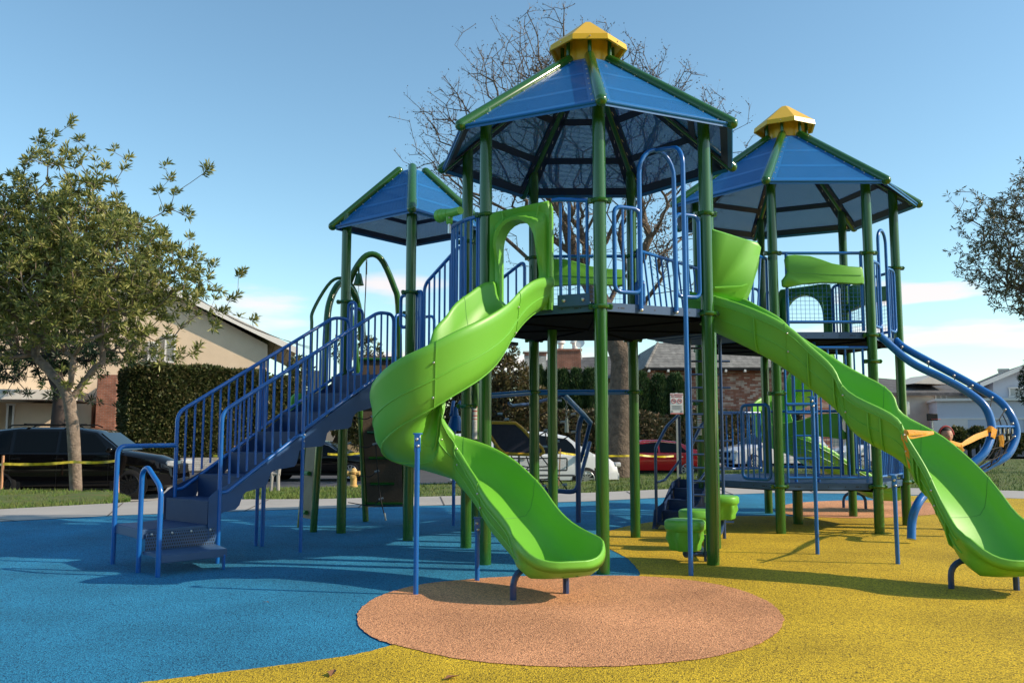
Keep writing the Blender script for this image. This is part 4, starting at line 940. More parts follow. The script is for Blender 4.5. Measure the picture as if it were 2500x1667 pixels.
for t in (0.02, .15, .32, .49, .67, .84, .98):
    m = MB(); a = q[0].lerp(q[3], t); b = q[1].lerp(q[2], t); k0, k1 = ((.0, 1.0) if t in (.02,.98) else (.12, .78)); m.tube([a.lerp(b, k0)+Vector((0,-.04,0)), a.lerp(b, k1)+Vector((0,-.04,0))], .022, 8); m.build('grip_bar', M_green, ca)
r_ = MB(); rp = [(895,634),(893,700),(891,800),(906,960),(912,1010),(917,1080),(921,1140),(929,1215),(940,1262)]; r3 = [at(a, b, 12.55-i*.05) for i, (a, b) in enumerate(rp)]
r_.tube(bez(r3, 4), .008, 6)
for (a, b), (c, d), (g, h) in (((911,1015),(890,1023),(860,1015)),((915,1083),(893,1092),(852,1082)),((920,1150),(900,1163),(852,1155)),((930,1217),(905,1233),(850,1226))):
    r_.tube(bez([at(a, b, 12.3), at(c, d, 12.35), at(g, h, 12.45)], 5), .007, 6)
rl = r_.build('rope_ladder', M_rope, ps); m = MB()
for a, b in ((911,1015),(915,1083),(920,1150),(930,1217),(860,1015),(852,1082)): c = at(a, b, 12.28); m.cyl(c-Vector((.03,0,.01)), c+Vector((.03,0,.01)), .014, seg=8)
c = at(942,1270,12.1); m.cyl(c, c+Vector((-.02,0,.10)), .012, seg=8); m.cyl(r3[0], r3[0]+Vector((0,0,-.22)), .013, seg=6); m.build('rope_fittings', M_chain, rl)
# bell hanging under the arch
b0 = at(876, 668, 12.7); m = MB(); m.lathe(b0, [(.010,.12),(.014,0),(.034,-.0),(.040,-.012),(.068,-.135),(.078,-.165),(.076,-.172),(.06,-.165)], 24); be = m.build('bell', M_limed2, ps) if False else m.build('bell', M_green, ps)
m = MB()
for k in range(5): m.torus(b0-Vector((0,0,.18+k*.026)), .010, .003, (1,0,0) if k % 2 else (0,1,0), 10, 5)
m.build('pull_chain', M_chain, be)
# talking horn on a thin post and second bell
p = ground(1107, 1282); m = MB(); m.cyl((p.x, p.y, -.05), (p.x, p.y, 1.5), .024, seg=12); hp = m.build('thin_post', M_blue, ps)
b0 = at(1112, 1014, p.y-.15); m = MB(); m.lathe(b0, [(.03,.12),(.045,.0),(.065,-.01),(.12,-.20),(.125,-.215),(.09,-.21)], 20); m.cyl((b0.x-.06, b0.y, b0.z), (p.x-.01, p.y, b0.z+.2), .025); m.cyl((b0.x+.02, b0.y, b0.z+.1), (b0.x+.07, b0.y+.05, b0.z+.2), .02); h_ = m.build('bell', M_blue, hp)
m = MB()
for k in range(5): m.torus(b0-Vector((0,0,.24+k*.034)), .014, .004, (1,0,0) if k % 2 else (0,1,0), 10, 5)
m.build('pull_chain', M_chain, h_)
# ---- net climber behind tower one
YN = 12.4
f = MB(); a = hv(T1,4,1.80); b = hv(T1,3,1.80); f.tube([a, b], .034, 12); c = at(1192, 966, 10.6); f.tube([a, Vector((c.x, c.y, 1.74))], .034, 12)
nf = f.build('net_climber', M_blue, ps)
f = MB(); f.tube(bez([at(1412,1277,12.8), at(1412,1160,12.8), at(1411,1066,12.75), at(1416,1030,12.7), at(1424,1012,12.6)], 5), .038, 12)
f.tube([at(1374,962,11.3), at(1400,988,11.9), at(1424,1012,12.6), at(1441,1032,12.9)], .038, 12); f.tube([at(1441,1032,12.9), at(1424,1100,13.3), at(1416,1126,13.4)], .03, 10); f.tube([at(1440,1080,13.6), at(1414,1178,13.0)], .03, 10)
f.tube(bez([at(1412,1182,12.8), at(1400,1199,12.8), at(1360,1198,12.85), at(1320,1196,12.9), at(1250,1194,13)], 4), .034, 12); f.cyl(at(1351,1200,12.85), at(1351,1258,12.85), .034)
f.tube([at(1242,984,10.9), at(1250,990,11.2), at(1290,986,11.5), at(1376,966,11.6)], .02, 8); f.build('tube_frame', M_navyb, nf)
r_ = MB(); Zc = lambda x, y: at(1060+x*.2678, 830+y*.2678, YN)
for P in ([(960,690),(1080,635),(1150,550)],[(1080,635),(1170,760),(1290,860)],[(960,870),(1020,830),(1170,760),(1290,680)],[(960,770),(1020,835),(1120,935)],[(1000,990),(1120,935),(1300,835)],[(1010,830),(1030,950)],[(1040,840),(1060,950)],[(960,1040),(1100,1220),(1210,1360)],[(840,1060),(870,1150),(830,1190)],[(700,1055),(760,1140),(870,1160),(1060,1150)],[(960,1270),(1030,1360)],[(530,640),(600,685),(680,740)],[(530,700),(600,680)],[(960,1270),(1100,1265)]):
    r_.tube([Zc(*p) for p in P], .009, 6, False)
r_.build('ropes', M_rope, nf); m = MB()
for p in ((1080,635),(1170,760),(1140,565),(1020,835),(1120,935),(1010,985),(600,685),(1190,1330),(660,735),(1000,1340),(1270,690),(1270,850)): c = Zc(*p); m.cyl(c-Vector((.035,0,-.02)), c+Vector((.035,0,.02)), .017, seg=8)
m.build('rope_fittings', M_chain, nf)
P = [(500,752),(740,757),(790,795),(880,890),(985,985),(1000,1025),(960,1045),(650,1035),(590,990),(540,915),(470,800)]
M_bd = mat('dark_climbing_board', (.02,.025,.05), .7, noise=(40,.6,(.035,.04,.07)))
q = [Zc(*p) for p in P]; m = MB(); m.slab(q, (0,-1,0), .02); bd = m.build('tilted_board', M_bd, nf, smooth=False); m = MB(); m.tube(q, .026, 8, closed=True); m.build('board_rim', M_yel2, bd)
m = MB(); c = at(1383, 962, 11.5)
for k in range(9): m.torus(c-Vector((0,0,.03+k*.034)), .015, .0045, (1,0,0) if k % 2 else (0,1,0), 10, 5)
m.cyl(c-Vector((0,0,.32)), c-Vector((0,0,.5)), .02, .028, seg=10); m.build('hanging_handle', M_chain, nf)
# lime wheel beside the stairs
m = MB(); c = at(731, 988, 10.9); m.lathe(c, [(.02,-.03),(.14,-.03),(.15,0),(.14,.03),(.02,.03)], 28, Vector((.75,-.62,.2))); m.build('spin_wheel', M_lime, ps)
# age and warning stickers wrapped on two posts
M_red = mat('red_print', (.55,.05,.04), .5)
def sticker(P, z0, z1, ang, r=PR):
    m = MB(); r1 = MB(); N = 6
    def patch(mb, za, zb, a0, a1, rr):
        V = [(P.x+rr*math.cos(a0+(a1-a0)*i/N), P.y+rr*math.sin(a0+(a1-a0)*i/N), z) for z in (za, zb) for i in range(N+1)]; mb.add(V, [(i, i+1, N+2+i, N+1+i) for i in range(N)])
    patch(m, z0, z1, ang-.5, ang+.5, r+.0015); h = z1-z0
    for t0, t1 in ((.97,1),(.84,.87),(.70,.73),(.60,.62)): patch(r1, z0+h*t0, z0+h*t1, ang-.5, ang+.5, r+.003)
    k_ = MB()
    for i in range(14): patch(k_, z0+h*(.05+.036*i), z0+h*(.05+.036*i)+h*.010, ang-.42, ang+(.3 if i % 3 else .1), r+.003)
    s_ = m.build('sticker', M_white, ps); r1.build('printed_bands', M_red, s_); k_.build('printed_lines', M_grey, s_)
M_grey = mat('grey_print', (.35,.36,.38), .6)
sticker(VS[1], at(1170,1072,11.7).z, at(1170,992,11.7).z, -PI/2+.1); sticker(V2[6], at(1702,1062,12.4).z, at(1702,1010,12.4).z, -PI/2-.6)
# orange plastic barrier ribbon tied across the right slide
M_rib = mat('orange_barrier_ribbon', (.78,.36,.035), .45, noise=(12,.5,(.62,.25,.03)), bump=(40,.5,.01))
def ribbon(mb, P, wd):
    c = bez(P, 5); V = []; n = len(c)
    for i, p in enumerate(c):
        t = (c[min(i+1,n-1)]-c[max(i-1,0)]).normalized(); s = t.cross(Vector((0,1,0))); s = s.normalized() if s.length > .1 else Vector((0,0,1))
        ww = (wd if isinstance(wd, (int, float)) else wd[0]+(wd[1]-wd[0])*i/(n-1))*(1+.10*math.sin(i*.6)); V += [p-s*ww/2, p+Vector((0,-.004,0)), p+s*ww/2]
    mb.add(V, [(3*i+k, 3*i+k+1, 3*i+4+k, 3*i+3+k) for i in range(n-1) for k in (0,1)])
m = MB()
def pxof(p):
    q = cam_mat @ Vector(p); return 1250+FPX*q.x/-q.z, 833.5-FPX*q.y/-q.z
bpy.context.view_layer.update(); cam_mat = cam.matrix_world.inverted(); V2_ = D2V; NPp = 32
bi = min(range(len(c2)), key=lambda i: abs(pxof(V2_[i*NPp+17])[0]-2212)); tdir = Vector((*h2[bi], 0)); tdir.z = -.55; tdir.normalize(); ctr_ = Vector(c2[bi])-Z*.18
strap = [Vector(V2_[bi*NPp+j]) for j in range(15, 28)]; VV = []
for k, p in enumerate(strap):
    o_ = (p-ctr_).normalized()*.008 if k > 4 else Vector((0,0,.008)); sh_ = tdir*(-.0+.012*max(0, k-5)); VV += [p+o_-tdir*.03+sh_, p+o_+tdir*.03+sh_]
m.add(VV, [(2*i, 2*i+1, 2*i+3, 2*i+2) for i in range(len(strap)-1)])
ribbon(m, [at(2214,1056,7.84), at(2245,1056,7.95), at(2279,1056,8.15)], (.05,.03)); ribbon(m, [at(2214,1058,7.83), at(2225,1067,7.9), at(2250,1063,8.0), at(2280,1057,8.12)], (.035,.02))
ribbon(m, [at(2320,1078,8.6), at(2345,1086,9.2), at(2358,1080,9.6), at(2385,1066,10.2), at(2412,1056,10.75)], (.03,.08))
ribbon(m, [at(2412,1056,10.8), at(2420,1053,10.74), at(2432,1060,10.84)], .13); ribbon(m, [at(2343,1086,9.2), at(2347,1096,9.2), at(2352,1102,9.2)], (.04,.05))
o = m.build('barrier_ribbon', M_rib, None); tag(o, 'orange plastic barrier ribbon tied round the right slide and the blue tube climber', 'ribbon')
m = MB(); ribbon(m, [at(2444,1062,11.0), at(2446,1078,11.0), at(2445,1090,11.0)], .06); o = m.build('ribbon_scrap', M_rib, None); tag(o, 'yellow tag of plastic ribbon hanging among the ropes of the tube climber', 'ribbon')
# dry leaves on the rubber
M_leaf = mat('dry_leaf', (.22,.10,.045), .8)
for i, (px, py, s, lb) in enumerate(((1102,1654,.05,'dark curled dry leaf on the yellow surface near the bottom edge'),(812,1643,.06,'light brown dry leaf near the blue and yellow boundary at the bottom'),(652,1469,.02,'tiny pale dry leaf alone on the blue surface'))):
    p = ground(px, py, .012); m = MB(); a = .6+i; d = Vector((math.cos(a), math.sin(a), 0)); s_ = Vector((-d.y, d.x, 0))
    m.add([p-d*s, p-d*s*.2+s_*s*.45+Z*s*.25, p+d*s*1.1+Z*s*.1, p-d*s*.1-s_*s*.4+Z*s*.3, p+Z*.002], [(0,1,4),(1,2,4),(2,3,4),(3,0,4)]); m.add([p+d*s*1.1+Z*s*.1, p+d*s*1.7+Z*.002, p+d*s*1.68+s_*.004], [(0,1,2)])
    o = m.build('dry_leaf', M_leaf, None, smooth=False); tag(o, lb, 'leaf', 'dry leaves on the rubber surface')
# ------------------------------------------------------------------ trees
class Tree:
    def __init__(s, seed): s.r = random.Random(seed); s.nodes = []; s.par = []; s.dist = []
def grow(base, spine, attr, seed, step=.35, wpath=.45, jit=.12, r_tip=.006, expo=2.3, rmax=None, spine_from=0):
    """spine: list of points up the trunk; attr: points the twigs reach for. returns nodes, parents, radii"""
    rnd = random.Random(seed); N = [Vector(p) for p in spine]; P = [-1]+list(range(len(N)-1)); D = [0.0]
    for i in range(1, len(N)): D.append(D[-1]+(N[i]-N[i-1]).length)
    live = list(range(spine_from, len(N)))
    arr = np.array([tuple(N[i]) for i in live]); dar = np.array([D[i] for i in live]); idx = list(live)
    f0 = N[spine_from]; attr = sorted(attr, key=lambda p: (p-f0).length)
    tips = []
    for a in attr:
        d = np.sqrt(((arr-np.array(a))**2).sum(1)); k = int((d+wpath*dar*(.6+.0*d)).argmin()); j = idx[k]
        p0 = N[j]; L = (a-p0).length; n = max(1, int(L/step)); prev = j
        off = Vector((rnd.gauss(0,1), rnd.gauss(0,1), rnd.gauss(0,1)))*jit*L; off.z = abs(off.z)*-.5
        new = []
        for q in range(1, n+1):
            t = q/n; p = p0.lerp(a, t)+off*math.sin(PI*t)*.6+Vector((rnd.gauss(0,1), rnd.gauss(0,1), rnd.gauss(0,1)))*jit*.12*(1 if q < n else 0)
            N.append(p); P.append(prev); D.append(D[prev]+(p-N[prev]).length); prev = len(N)-1; new.append(prev)
        arr = np.vstack([arr]+[np.array(tuple(N[q]))[None] for q in new]); dar = np.concatenate([dar, [D[q] for q in new]]); idx += new; tips.append(prev)
    R = [0.0]*len(N); area = [0.0]*len(N); kids = [0]*len(N)
    for i in range(len(N)-1, -1, -1):
        if kids[i] == 0: area[i] = max(area[i], r_tip**expo)
        R[i] = area[i]**(1/expo)
        if P[i] >= 0: area[P[i]] += area[i]; kids[P[i]] += 1
    if rmax:
        s_ = rmax/R[0]
        if s_ < 1: R = [r*(s_+(1-s_)*max(0, 1-(r/R[0]))**2) for r in R]
        else: R = [r*(1+(s_-1)*(r/R[0])**.7) for r in R]
    return N, P, R, tips, D
def wood(N, P, R, seg_big=10, thin=.012):
    """one mesh of all limbs: chains from every branching to its tip"""
    kids = [[] for _ in N]
    for i, p in enumerate(P):
        if p >= 0: kids[p].append(i)
    mb = MB(); st = [(0, [0])]; done = set()
    stack = [[0]]
    while stack:
        ch = stack.pop(); i = ch[-1]
        while kids[i]:
            ks = sorted(kids[i], key=lambda k: -R[k]); 
            for k in ks[1:]: stack.append([i, k])
            i = ks[0]; ch.append(i)
        if len(ch) < 2: continue
        pts = [N[k] for k in ch]; rs = [R[k] for k in ch]
        if len(ch) > 1 and ch[0] != 0: rs[0] = min(rs[0], rs[1]*1.35)
        mx_ = max(rs); seg = seg_big if mx_ > .08 else 6 if mx_ > .03 else 4 if mx_ > thin else 3
        mb.tube(pts, 1, seg, True, rs=rs)
    return mb
def blob_pts(blobs, n, seed, shell=.55):
    rnd = random.Random(seed); out = []; w_ = [b[3]*b[4]*b[5] if len(b) > 5 else b[3]**3 for b in blobs]; tot = sum(w_)
    for b, ww in zip(blobs, w_):
        rx, ry, rz = b[3:6] if len(b) > 5 else (b[3],)*3
        for _ in range(max(2, int(n*ww/tot))):
            while True:
                v = Vector((rnd.uniform(-1,1), rnd.uniform(-1,1), rnd.uniform(-1,1)))
                if v.length < 1: break
            v = v*(v.length**(-shell)) if v.length > .05 else v
            if v.length > 1: v.normalize()
            out.append(Vector((b[0]+v.x*rx, b[1]+v.y*ry, b[2]+v.z*rz)))
    return out
def leafmat(name, c1, c2, c3, trans=.25):
    m = bpy.data.materials.new(name); m.use_nodes = True; t = m.node_tree; b = t.nodes['Principled BSDF']; b.inputs['Roughness'].default_value = .5; b.inputs['Specular IOR Level'].default_value = .35
    g = t.nodes.new('ShaderNodeNewGeometry'); cr = t.nodes.new('ShaderNodeValToRGB'); e = cr.color_ramp.elements; e[0].color = (*c1, 1); e[1].color = (*c3, 1); k = e.new(.55); k.color = (*c2, 1)
    t.links.new(g.outputs['Random Per Island'], cr.inputs[0]); t.links.new(cr.outputs[0], b.inputs['Base Color'])
    tl = t.nodes.new('ShaderNodeBsdfTranslucent'); t.links.new(cr.outputs[0], tl.inputs[0]); mxs = t.nodes.new('ShaderNodeMixShader'); mxs.inputs[0].default_value = trans
    t.links.new(b.outputs[0], mxs.inputs[1]); t.links.new(tl.outputs[0], mxs.inputs[2]); t.links.new(mxs.outputs[0], t.nodes['Material Output'].inputs[0]); return m
def rosette(mb, p, d, n, L, wd, rnd, spread=1.0, droop=0):
    """n narrow leaves radiating round direction d"""
    d = d.normalized(); a = d.orthogonal().normalized(); b = d.cross(a)
    for k in range(n):
        an = 2*PI*k/n+rnd.uniform(-.4,.4); el_ = rnd.uniform(.25, 1.35)*spread
        v = (d*math.cos(el_)+(a*math.cos(an)+b*math.sin(an))*math.sin(el_)); v.z -= droop; v.normalize(); l = L*rnd.uniform(.7,1.2)
        s = v.cross(Vector((rnd.uniform(-1,1), rnd.uniform(-1,1), rnd.uniform(-1,1)))); s = s.normalized()*wd*rnd.uniform(.7,1.2) if s.length > .05 else Vector((wd,0,0))
        q = p+v*l*.12+d*rnd.uniform(-.06,.04); mb.add([q, q+v*l*.5+s, q+v*l, q+v*l*.5-s], [(0,1,2,3)])
M_bark = mat('pale_grey_bark', (.28,.215,.165), .9, noise=(9,.9,(.16,.12,.09),8), bump=(22,.8,.03))
M_bark2 = mat('brown_mottled_bark', (.155,.115,.085), .9, noise=(7,.9,(.075,.055,.04),8), bump=(14,1.0,.05))
M_twig = mat('dark_twig', (.05,.036,.03), .9)
L_green = leafmat('glossy_green_leaf', (.085,.125,.025), (.23,.25,.06), (.42,.40,.14))
L_dark = leafmat('dark_conifer_leaf', (.008,.022,.008), (.016,.038,.012), (.03,.055,.018), .1)
L_olive = leafmat('olive_leaf', (.05,.055,.018), (.10,.09,.03), (.20,.13,.06))
L_hedge = leafmat('hedge_leaf', (.028,.048,.012), (.075,.095,.028), (.19,.16,.07), .25)
L_ivy = leafmat('ivy_leaf', (.035,.045,.02), (.08,.08,.035), (.19,.13,.08), .2)
L_cyp = leafmat('cypress_leaf', (.018,.048,.014), (.04,.085,.024), (.08,.12,.04), .15)
L_brown = leafmat('dried_seed', (.05,.035,.03), (.10,.07,.05), (.18,.13,.06), .1)
L_euc = leafmat('grey_green_leaf', (.06,.07,.032), (.14,.14,.065), (.26,.21,.12))
def make_tree(nm, base, spine, blobs, natt, seed, leaf, label, cat='tree', bark=None, twig=None, rmax=.2, nl=8, L=.16, wd=.018, r_tip=.006, spine_from=None, step=.35, wpath=.45, per=1, spread=1.0, fill=0, extra=None, jit=.12, shell=.55, droop=0):
    rnd = random.Random(seed+1); att = blob_pts(blobs, natt, seed, shell)+([Vector(p) for p in extra] if extra else [])
    N, P, R, tips, D = grow(base, spine, att, seed, step=step, wpath=wpath, r_tip=r_tip, rmax=rmax, spine_from=spine_from if spine_from is not None else len(spine)-1, jit=jit)
    root = empty(nm, base, label, cat); wm = wood(N, P, R); wm.build('trunk', bark or M_bark, root, ang=180)
    if leaf:
        mb = MB()
        for i in tips:
            d = N[i]-N[P[i]]; 
            for q in range(per): rosette(mb, N[i]+(Vector((rnd.gauss(0,1), rnd.gauss(0,1), rnd.gauss(0,1)))*.12 if q else Vector((0,0,0))), d if d.length > 0 else Vector((0,0,1)), nl, L, wd, rnd, spread, droop)
        for i in range(len(N)):
            if R[i] < r_tip*2.2 and rnd.random() < fill: rosette(mb, N[i], Vector((rnd.uniform(-1,1), rnd.uniform(-1,1), 1)), nl-2, L, wd, rnd, 1.1, droop)
        mb.build('crown', leaf, root, smooth=False)
    return root
# leafy tree at the left
YT = 19.7; S = YT/FPX
def bl_(px, py, r, dy=0, Y=YT, ky=1.0, kz=1.0):
    c = at(px, py, Y+dy); rr = r*(Y+dy)/FPX; return (c.x, c.y, c.z, rr, rr*ky, rr*kz)
tb = ground(185, 1196, -.03); sp = [tb-Vector((0,0,.15)), tb+Z*.05, at(182,1110,YT), at(178,1040,YT), at(172,1000,YT), at(170,980,YT)]
blobs = [bl_(120,700,150), bl_(60,560,110,.5), bl_(210,560,120), bl_(300,650,130,-.5), bl_(330,780,90), bl_(40,800,85,.3), bl_(190,770,85,-.6), bl_(300,840,55,.4), bl_(130,440,85), bl_(110,370,35), bl_(200,410,60), bl_(20,470,55), bl_(400,680,90,.3), bl_(470,690,45), bl_(430,590,55), bl_(-60,650,130), bl_(250,470,45), bl_(500,730,45), bl_(480,650,50), bl_(440,760,45), bl_(400,850,45,-.2), bl_(470,640,30), bl_(-150,760,120), bl_(230,640,150,1.2), bl_(40,640,150,1.0)]
def tw(px, py, dy=0): return at(px, py, YT+dy)
ext = [tw(172,297), tw(190,345), tw(165,310), tw(300,415), tw(275,370), tw(400,408,.1), tw(412,440), tw(385,470), tw(425,475), tw(500,412), tw(495,425), tw(505,418), tw(458,530), tw(450,520), tw(582,675), tw(588,668), tw(575,725), tw(545,762), tw(617,782), tw(520,800), tw(480,850), tw(470,865), tw(520,795), tw(130,335), tw(100,330), tw(90,345), tw(310,390,.2), tw(560,735), tw(395,520), tw(410,515)]
LM = [tw(160,955), tw(145,932), tw(128,915,.2), tw(112,895,.3), tw(172,940,-.1), tw(176,905,-.2), tw(180,870,-.2), tw(188,955,.1), tw(202,935,.1), tw(218,915,.1), tw(234,895,0), tw(150,965,.4), tw(130,955,.7), tw(105,940,.9), tw(195,960,-.4), tw(205,940,-.7), tw(160,940,-.5), tw(150,905,-.8), tw(250,885,.2), tw(95,880,.3)]
make_tree('broadleaf_tree', tb, sp, blobs, 3300, 11, L_green, 'leafy green tree with a pale forked trunk on the lawn at far left', rmax=.138, nl=15, L=.155, wd=.020, r_tip=.0055, extra=LM+ext+[x+Vector((.05,0,.06)) for x in ext], fill=.22, per=1, step=.3, wpath=.30, jit=.09)
# dark conifer behind it
tb = Vector((at(150, 1130, 34).x, 36, -.36)); sp = [tb, at(140,1050,36), at(150,960,36), at(120,880,36)]
blobs = [bl_(60,900,95,0,36,1,.4), bl_(200,880,90,0,36,1,.45), bl_(300,860,80,0,35,1,.5), bl_(10,820,110,1,36), bl_(120,780,150,1,36), bl_(240,800,90,0,36), bl_(250,985,50,-1,36,1,.3), bl_(80,960,60,-1,36,1,.3)]
make_tree('conifer_tree', tb, sp, blobs, 750, 21, L_dark, 'dark spreading evergreen tree standing by the beige house behind the leafy tree', bark=M_twig, rmax=.3, nl=14, L=.26, wd=.025, r_tip=.012, step=.5, fill=.8, spread=1.2)
# large nearly bare tree behind the towers
YB = 29.0; tb = ground(1508, 1146, -.33); tb = Vector((at(1508,1146,YB).x, YB, -.34))
def tp(px, py, dy=0): return at(px, py, YB+dy)
sp = [tb-Vector((0,0,.2)), tb+Z*.1, tp(1510,1080), tp(1514,1000), tp(1518,930), tp(1520,880)]
f1 = [tp(1500,830), tp(1480,760,.3), tp(1440,690,.5), tp(1400,620,.6), tp(1380,540,.6)]; f2 = [tp(1545,820), tp(1570,740,-.3), tp(1590,650,-.4), tp(1588,560,-.5), tp(1585,490,-.5)]
def B_(px, py, r, dy=0): return bl_(px, py, r, dy, YB)
blobs = [B_(1420,300,250), B_(1200,330,190,.5), B_(1100,330,120), B_(1050,300,60), B_(1050,400,75), B_(1330,130,120,1), B_(1260,180,120,-1), B_(1385,60,50), B_(1180,120,50), B_(1590,330,190,-1), B_(1640,190,55), B_(1700,300,110), B_(1800,330,60), B_(1230,480,120,1), B_(1120,430,80), B_(1500,500,150,-1), B_(1650,500,130,-1), B_(1640,640,90,-1.5), B_(1440,620,110,1.5), B_(1290,600,80,.5), B_(1780,440,60), B_(1600,130,30), B_(1000,430,20), B_(1130,540,50), B_(1300,40,50), B_(1700,230,40)]
ext = [tp(990,232), tp(950,285), tp(965,370), tp(1375,8), tp(1400,12), tp(1200,45), tp(1160,60), tp(1330,12), tp(1620,112), tp(1720,185), tp(1680,150), tp(1580,170), tp(1830,260), tp(1820,245), tp(985,395), tp(1130,80), tp(1110,110), tp(1790,270), tp(1840,330)]
rnd = random.Random(5)
att = blob_pts(blobs, 1900, 31, .4)+ext
N = [Vector(p) for p in sp]
Nn, Pp, Rr, tips, Dd = None, None, None, None, None
def grow_fork(sp, forks, att, seed, **k):
    # two main limbs: give grow() a spine that already forks
    return None
spine = sp+f1
N, P, R, tips, D = grow(tb, spine, f2+att, 33, step=.5, wpath=.75, r_tip=.0085, rmax=.40, spine_from=5, jit=.045, expo=2.15)
bt = empty('bare_tree', tb, 'tall almost leafless tree with a thick mottled trunk behind the climbing towers', 'tree')
big = wood(N, P, R, thin=.02); big.build('trunk', M_bark2, bt, ang=180)
mb = MB()
for i in tips:
    d = N[i]-N[P[i]]
    if rnd.random() < .7: rosette(mb, N[i], d if d.length else Z, 3, .08, .016, rnd, .8)
    # short side twigs with buds
    j = P[i]
    for _ in range(3):
        q = N[j].lerp(N[i], rnd.random()); v = ((N[i]-N[j]).normalized()+Vector((rnd.gauss(0,.7), rnd.gauss(0,.7), rnd.gauss(0,.5)+.3))).normalized()*rnd.uniform(.15,.45)
        s_ = v.orthogonal().normalized()*.008; mb.add([q-s_, q+s_, q+v], [(0,1,2)]); 
        if rnd.random() < .6: rosette(mb, q+v, v, 2, .07, .016, rnd, .7)
for c_ in ((1310,230,40),(1600,560,35),(1385,560,40),(1620,620,30),(1330,170,25)):
    for _ in range(90):
        q = tp(c_[0]+rnd.gauss(0,c_[2]*.6), c_[1]+rnd.gauss(0,c_[2]*.6), rnd.gauss(0,.5)); rosette(mb, q, Vector((rnd.gauss(0,1), rnd.gauss(0,1), 1)), 3, .16, .022, rnd, 1)
mb.build('crown', L_brown, bt, smooth=False)
# tree at the right edge
YR = 30; tb = Vector((at(2660,1100,YR).x, YR, -.4)); sp = [tb, at(2650,980,YR), at(2620,860,YR), at(2590,780,YR)]
def R_(px, py, r, dy=0): return bl_(px, py, r, dy, YR)
blobs = [R_(2470,620,105), R_(2420,550,70), R_(2360,500,42), R_(2335,480,22), R_(2400,640,65), R_(2480,700,70), R_(2540,560,130), R_(2600,700,120), R_(2345,545,28), R_(2465,735,40), R_(2312,612,10), R_(2330,600,14), R_(2560,440,80), R_(2640,560,120), R_(2330,515,16), R_(2450,500,35)]
make_tree('eucalyptus_tree', tb, sp, blobs, 2300, 41, L_euc, 'grey green airy tree leaning in from the right edge of the view', rmax=.26, nl=7, L=.17, wd=.022, r_tip=.0065, fill=.10, per=1, step=.4, wpath=.3, bark=M_bark2, jit=.1, droop=.25)
blobs = [bl_(2545,925,45,0,34), bl_(2510,960,25,0,34), bl_(2505,920,15,0,34), bl_(2515,885,14,0,34)]
tb = Vector((at(2580,1100,34).x, 34, -.4)); make_tree('conifer_tree', tb, [tb, at(2575,1000,34), at(2565,950,34)], blobs, 130, 45, L_dark, 'dark needled tree at the right edge in front of the blue grey house', bark=M_twig, rmax=.15, nl=12, L=.2, wd=.02, r_tip=.01, fill=.7, spread=1.2)
# brown green tree between the houses
YO = 41; tb = Vector((at(1225,1060,YO).x, YO, -.3)); blobs = [bl_(1235,930,60,0,YO), bl_(1215,900,40,0,YO), bl_(1260,980,70,0,YO), bl_(1200,960,45,1,YO), bl_(1235,865,30,0,YO), bl_(1300,985,45,0,YO), bl_(1150,985,50,1,YO), bl_(1090,960,50,1,YO)]
make_tree('broadleaf_tree', tb, [tb, at(1226,1020,YO), at(1230,970,YO)], blobs, 1100, 51, L_olive, 'brownish olive tree in front of the white brick chimney', rmax=.2, nl=8, L=.26, wd=.045, r_tip=.008, fill=.15, bark=M_twig)
# small leafy tree tops behind the small tower and stairs
YS = 47; tb = Vector((at(800,1090,YS).x, YS, -.3)); blobs = [bl_(840,850,35,0,YS), bl_(900,860,35,0,YS), bl_(870,830,25,0,YS), bl_(850,1010,60,0,YS), bl_(880,960,60,0,YS), bl_(905,1050,55,0,YS)]
make_tree('broadleaf_tree', tb, [tb, at(850,1020,YS), at(860,940,YS)], blobs, 700, 61, L_hedge, 'bushy green tree seen between the bars behind the small tower', rmax=.2, nl=8, L=.3, wd=.05, r_tip=.01, fill=.1, bark=M_twig)
blobs = [bl_(735,900,30,0,YS), bl_(740,950,38,0,YS), bl_(720,1000,35,0,YS), bl_(760,1020,30,0,YS)]; tb = Vector((at(740,1090,YS).x, YS, -.3))
make_tree('broadleaf_tree', tb, [tb, at(738,1040,YS), at(738,980,YS)], blobs, 450, 65, L_hedge, 'narrow dark green tree right of the big hedge', rmax=.15, nl=8, L=.3, wd=.05, r_tip=.01, fill=.1, bark=M_twig)
# unseen tree belt added behind the camera, darkening reflections and low sky light
mb = MB(); rnd = random.Random(77)
for i in range(46):
    x = -95+i*4.2+rnd.uniform(-1.5, 1.5); y = -38+rnd.uniform(-5, 5)+abs(x)*.12; r = rnd.uniform(3, 5.2); h = rnd.uniform(4.5, 8.5); mb.cyl((x, y, -.6), (x, y, h), .3, .2, seg=6)
    for _ in range(230):
        v = Vector((rnd.gauss(0,1), rnd.gauss(0,1), rnd.gauss(0,1))).normalized(); rosette(mb, Vector((x, y, h))+Vector((v.x*r, v.y*r, v.z*r*.95))*rnd.uniform(.6, 1), v, 3, 1.3, .55, rnd)
o = mb.build('added_tree_belt', L_hedge, None, smooth=False); tag(o, 'unseen belt of trees added behind the viewpoint to darken reflections', 'trees', kind='stuff')
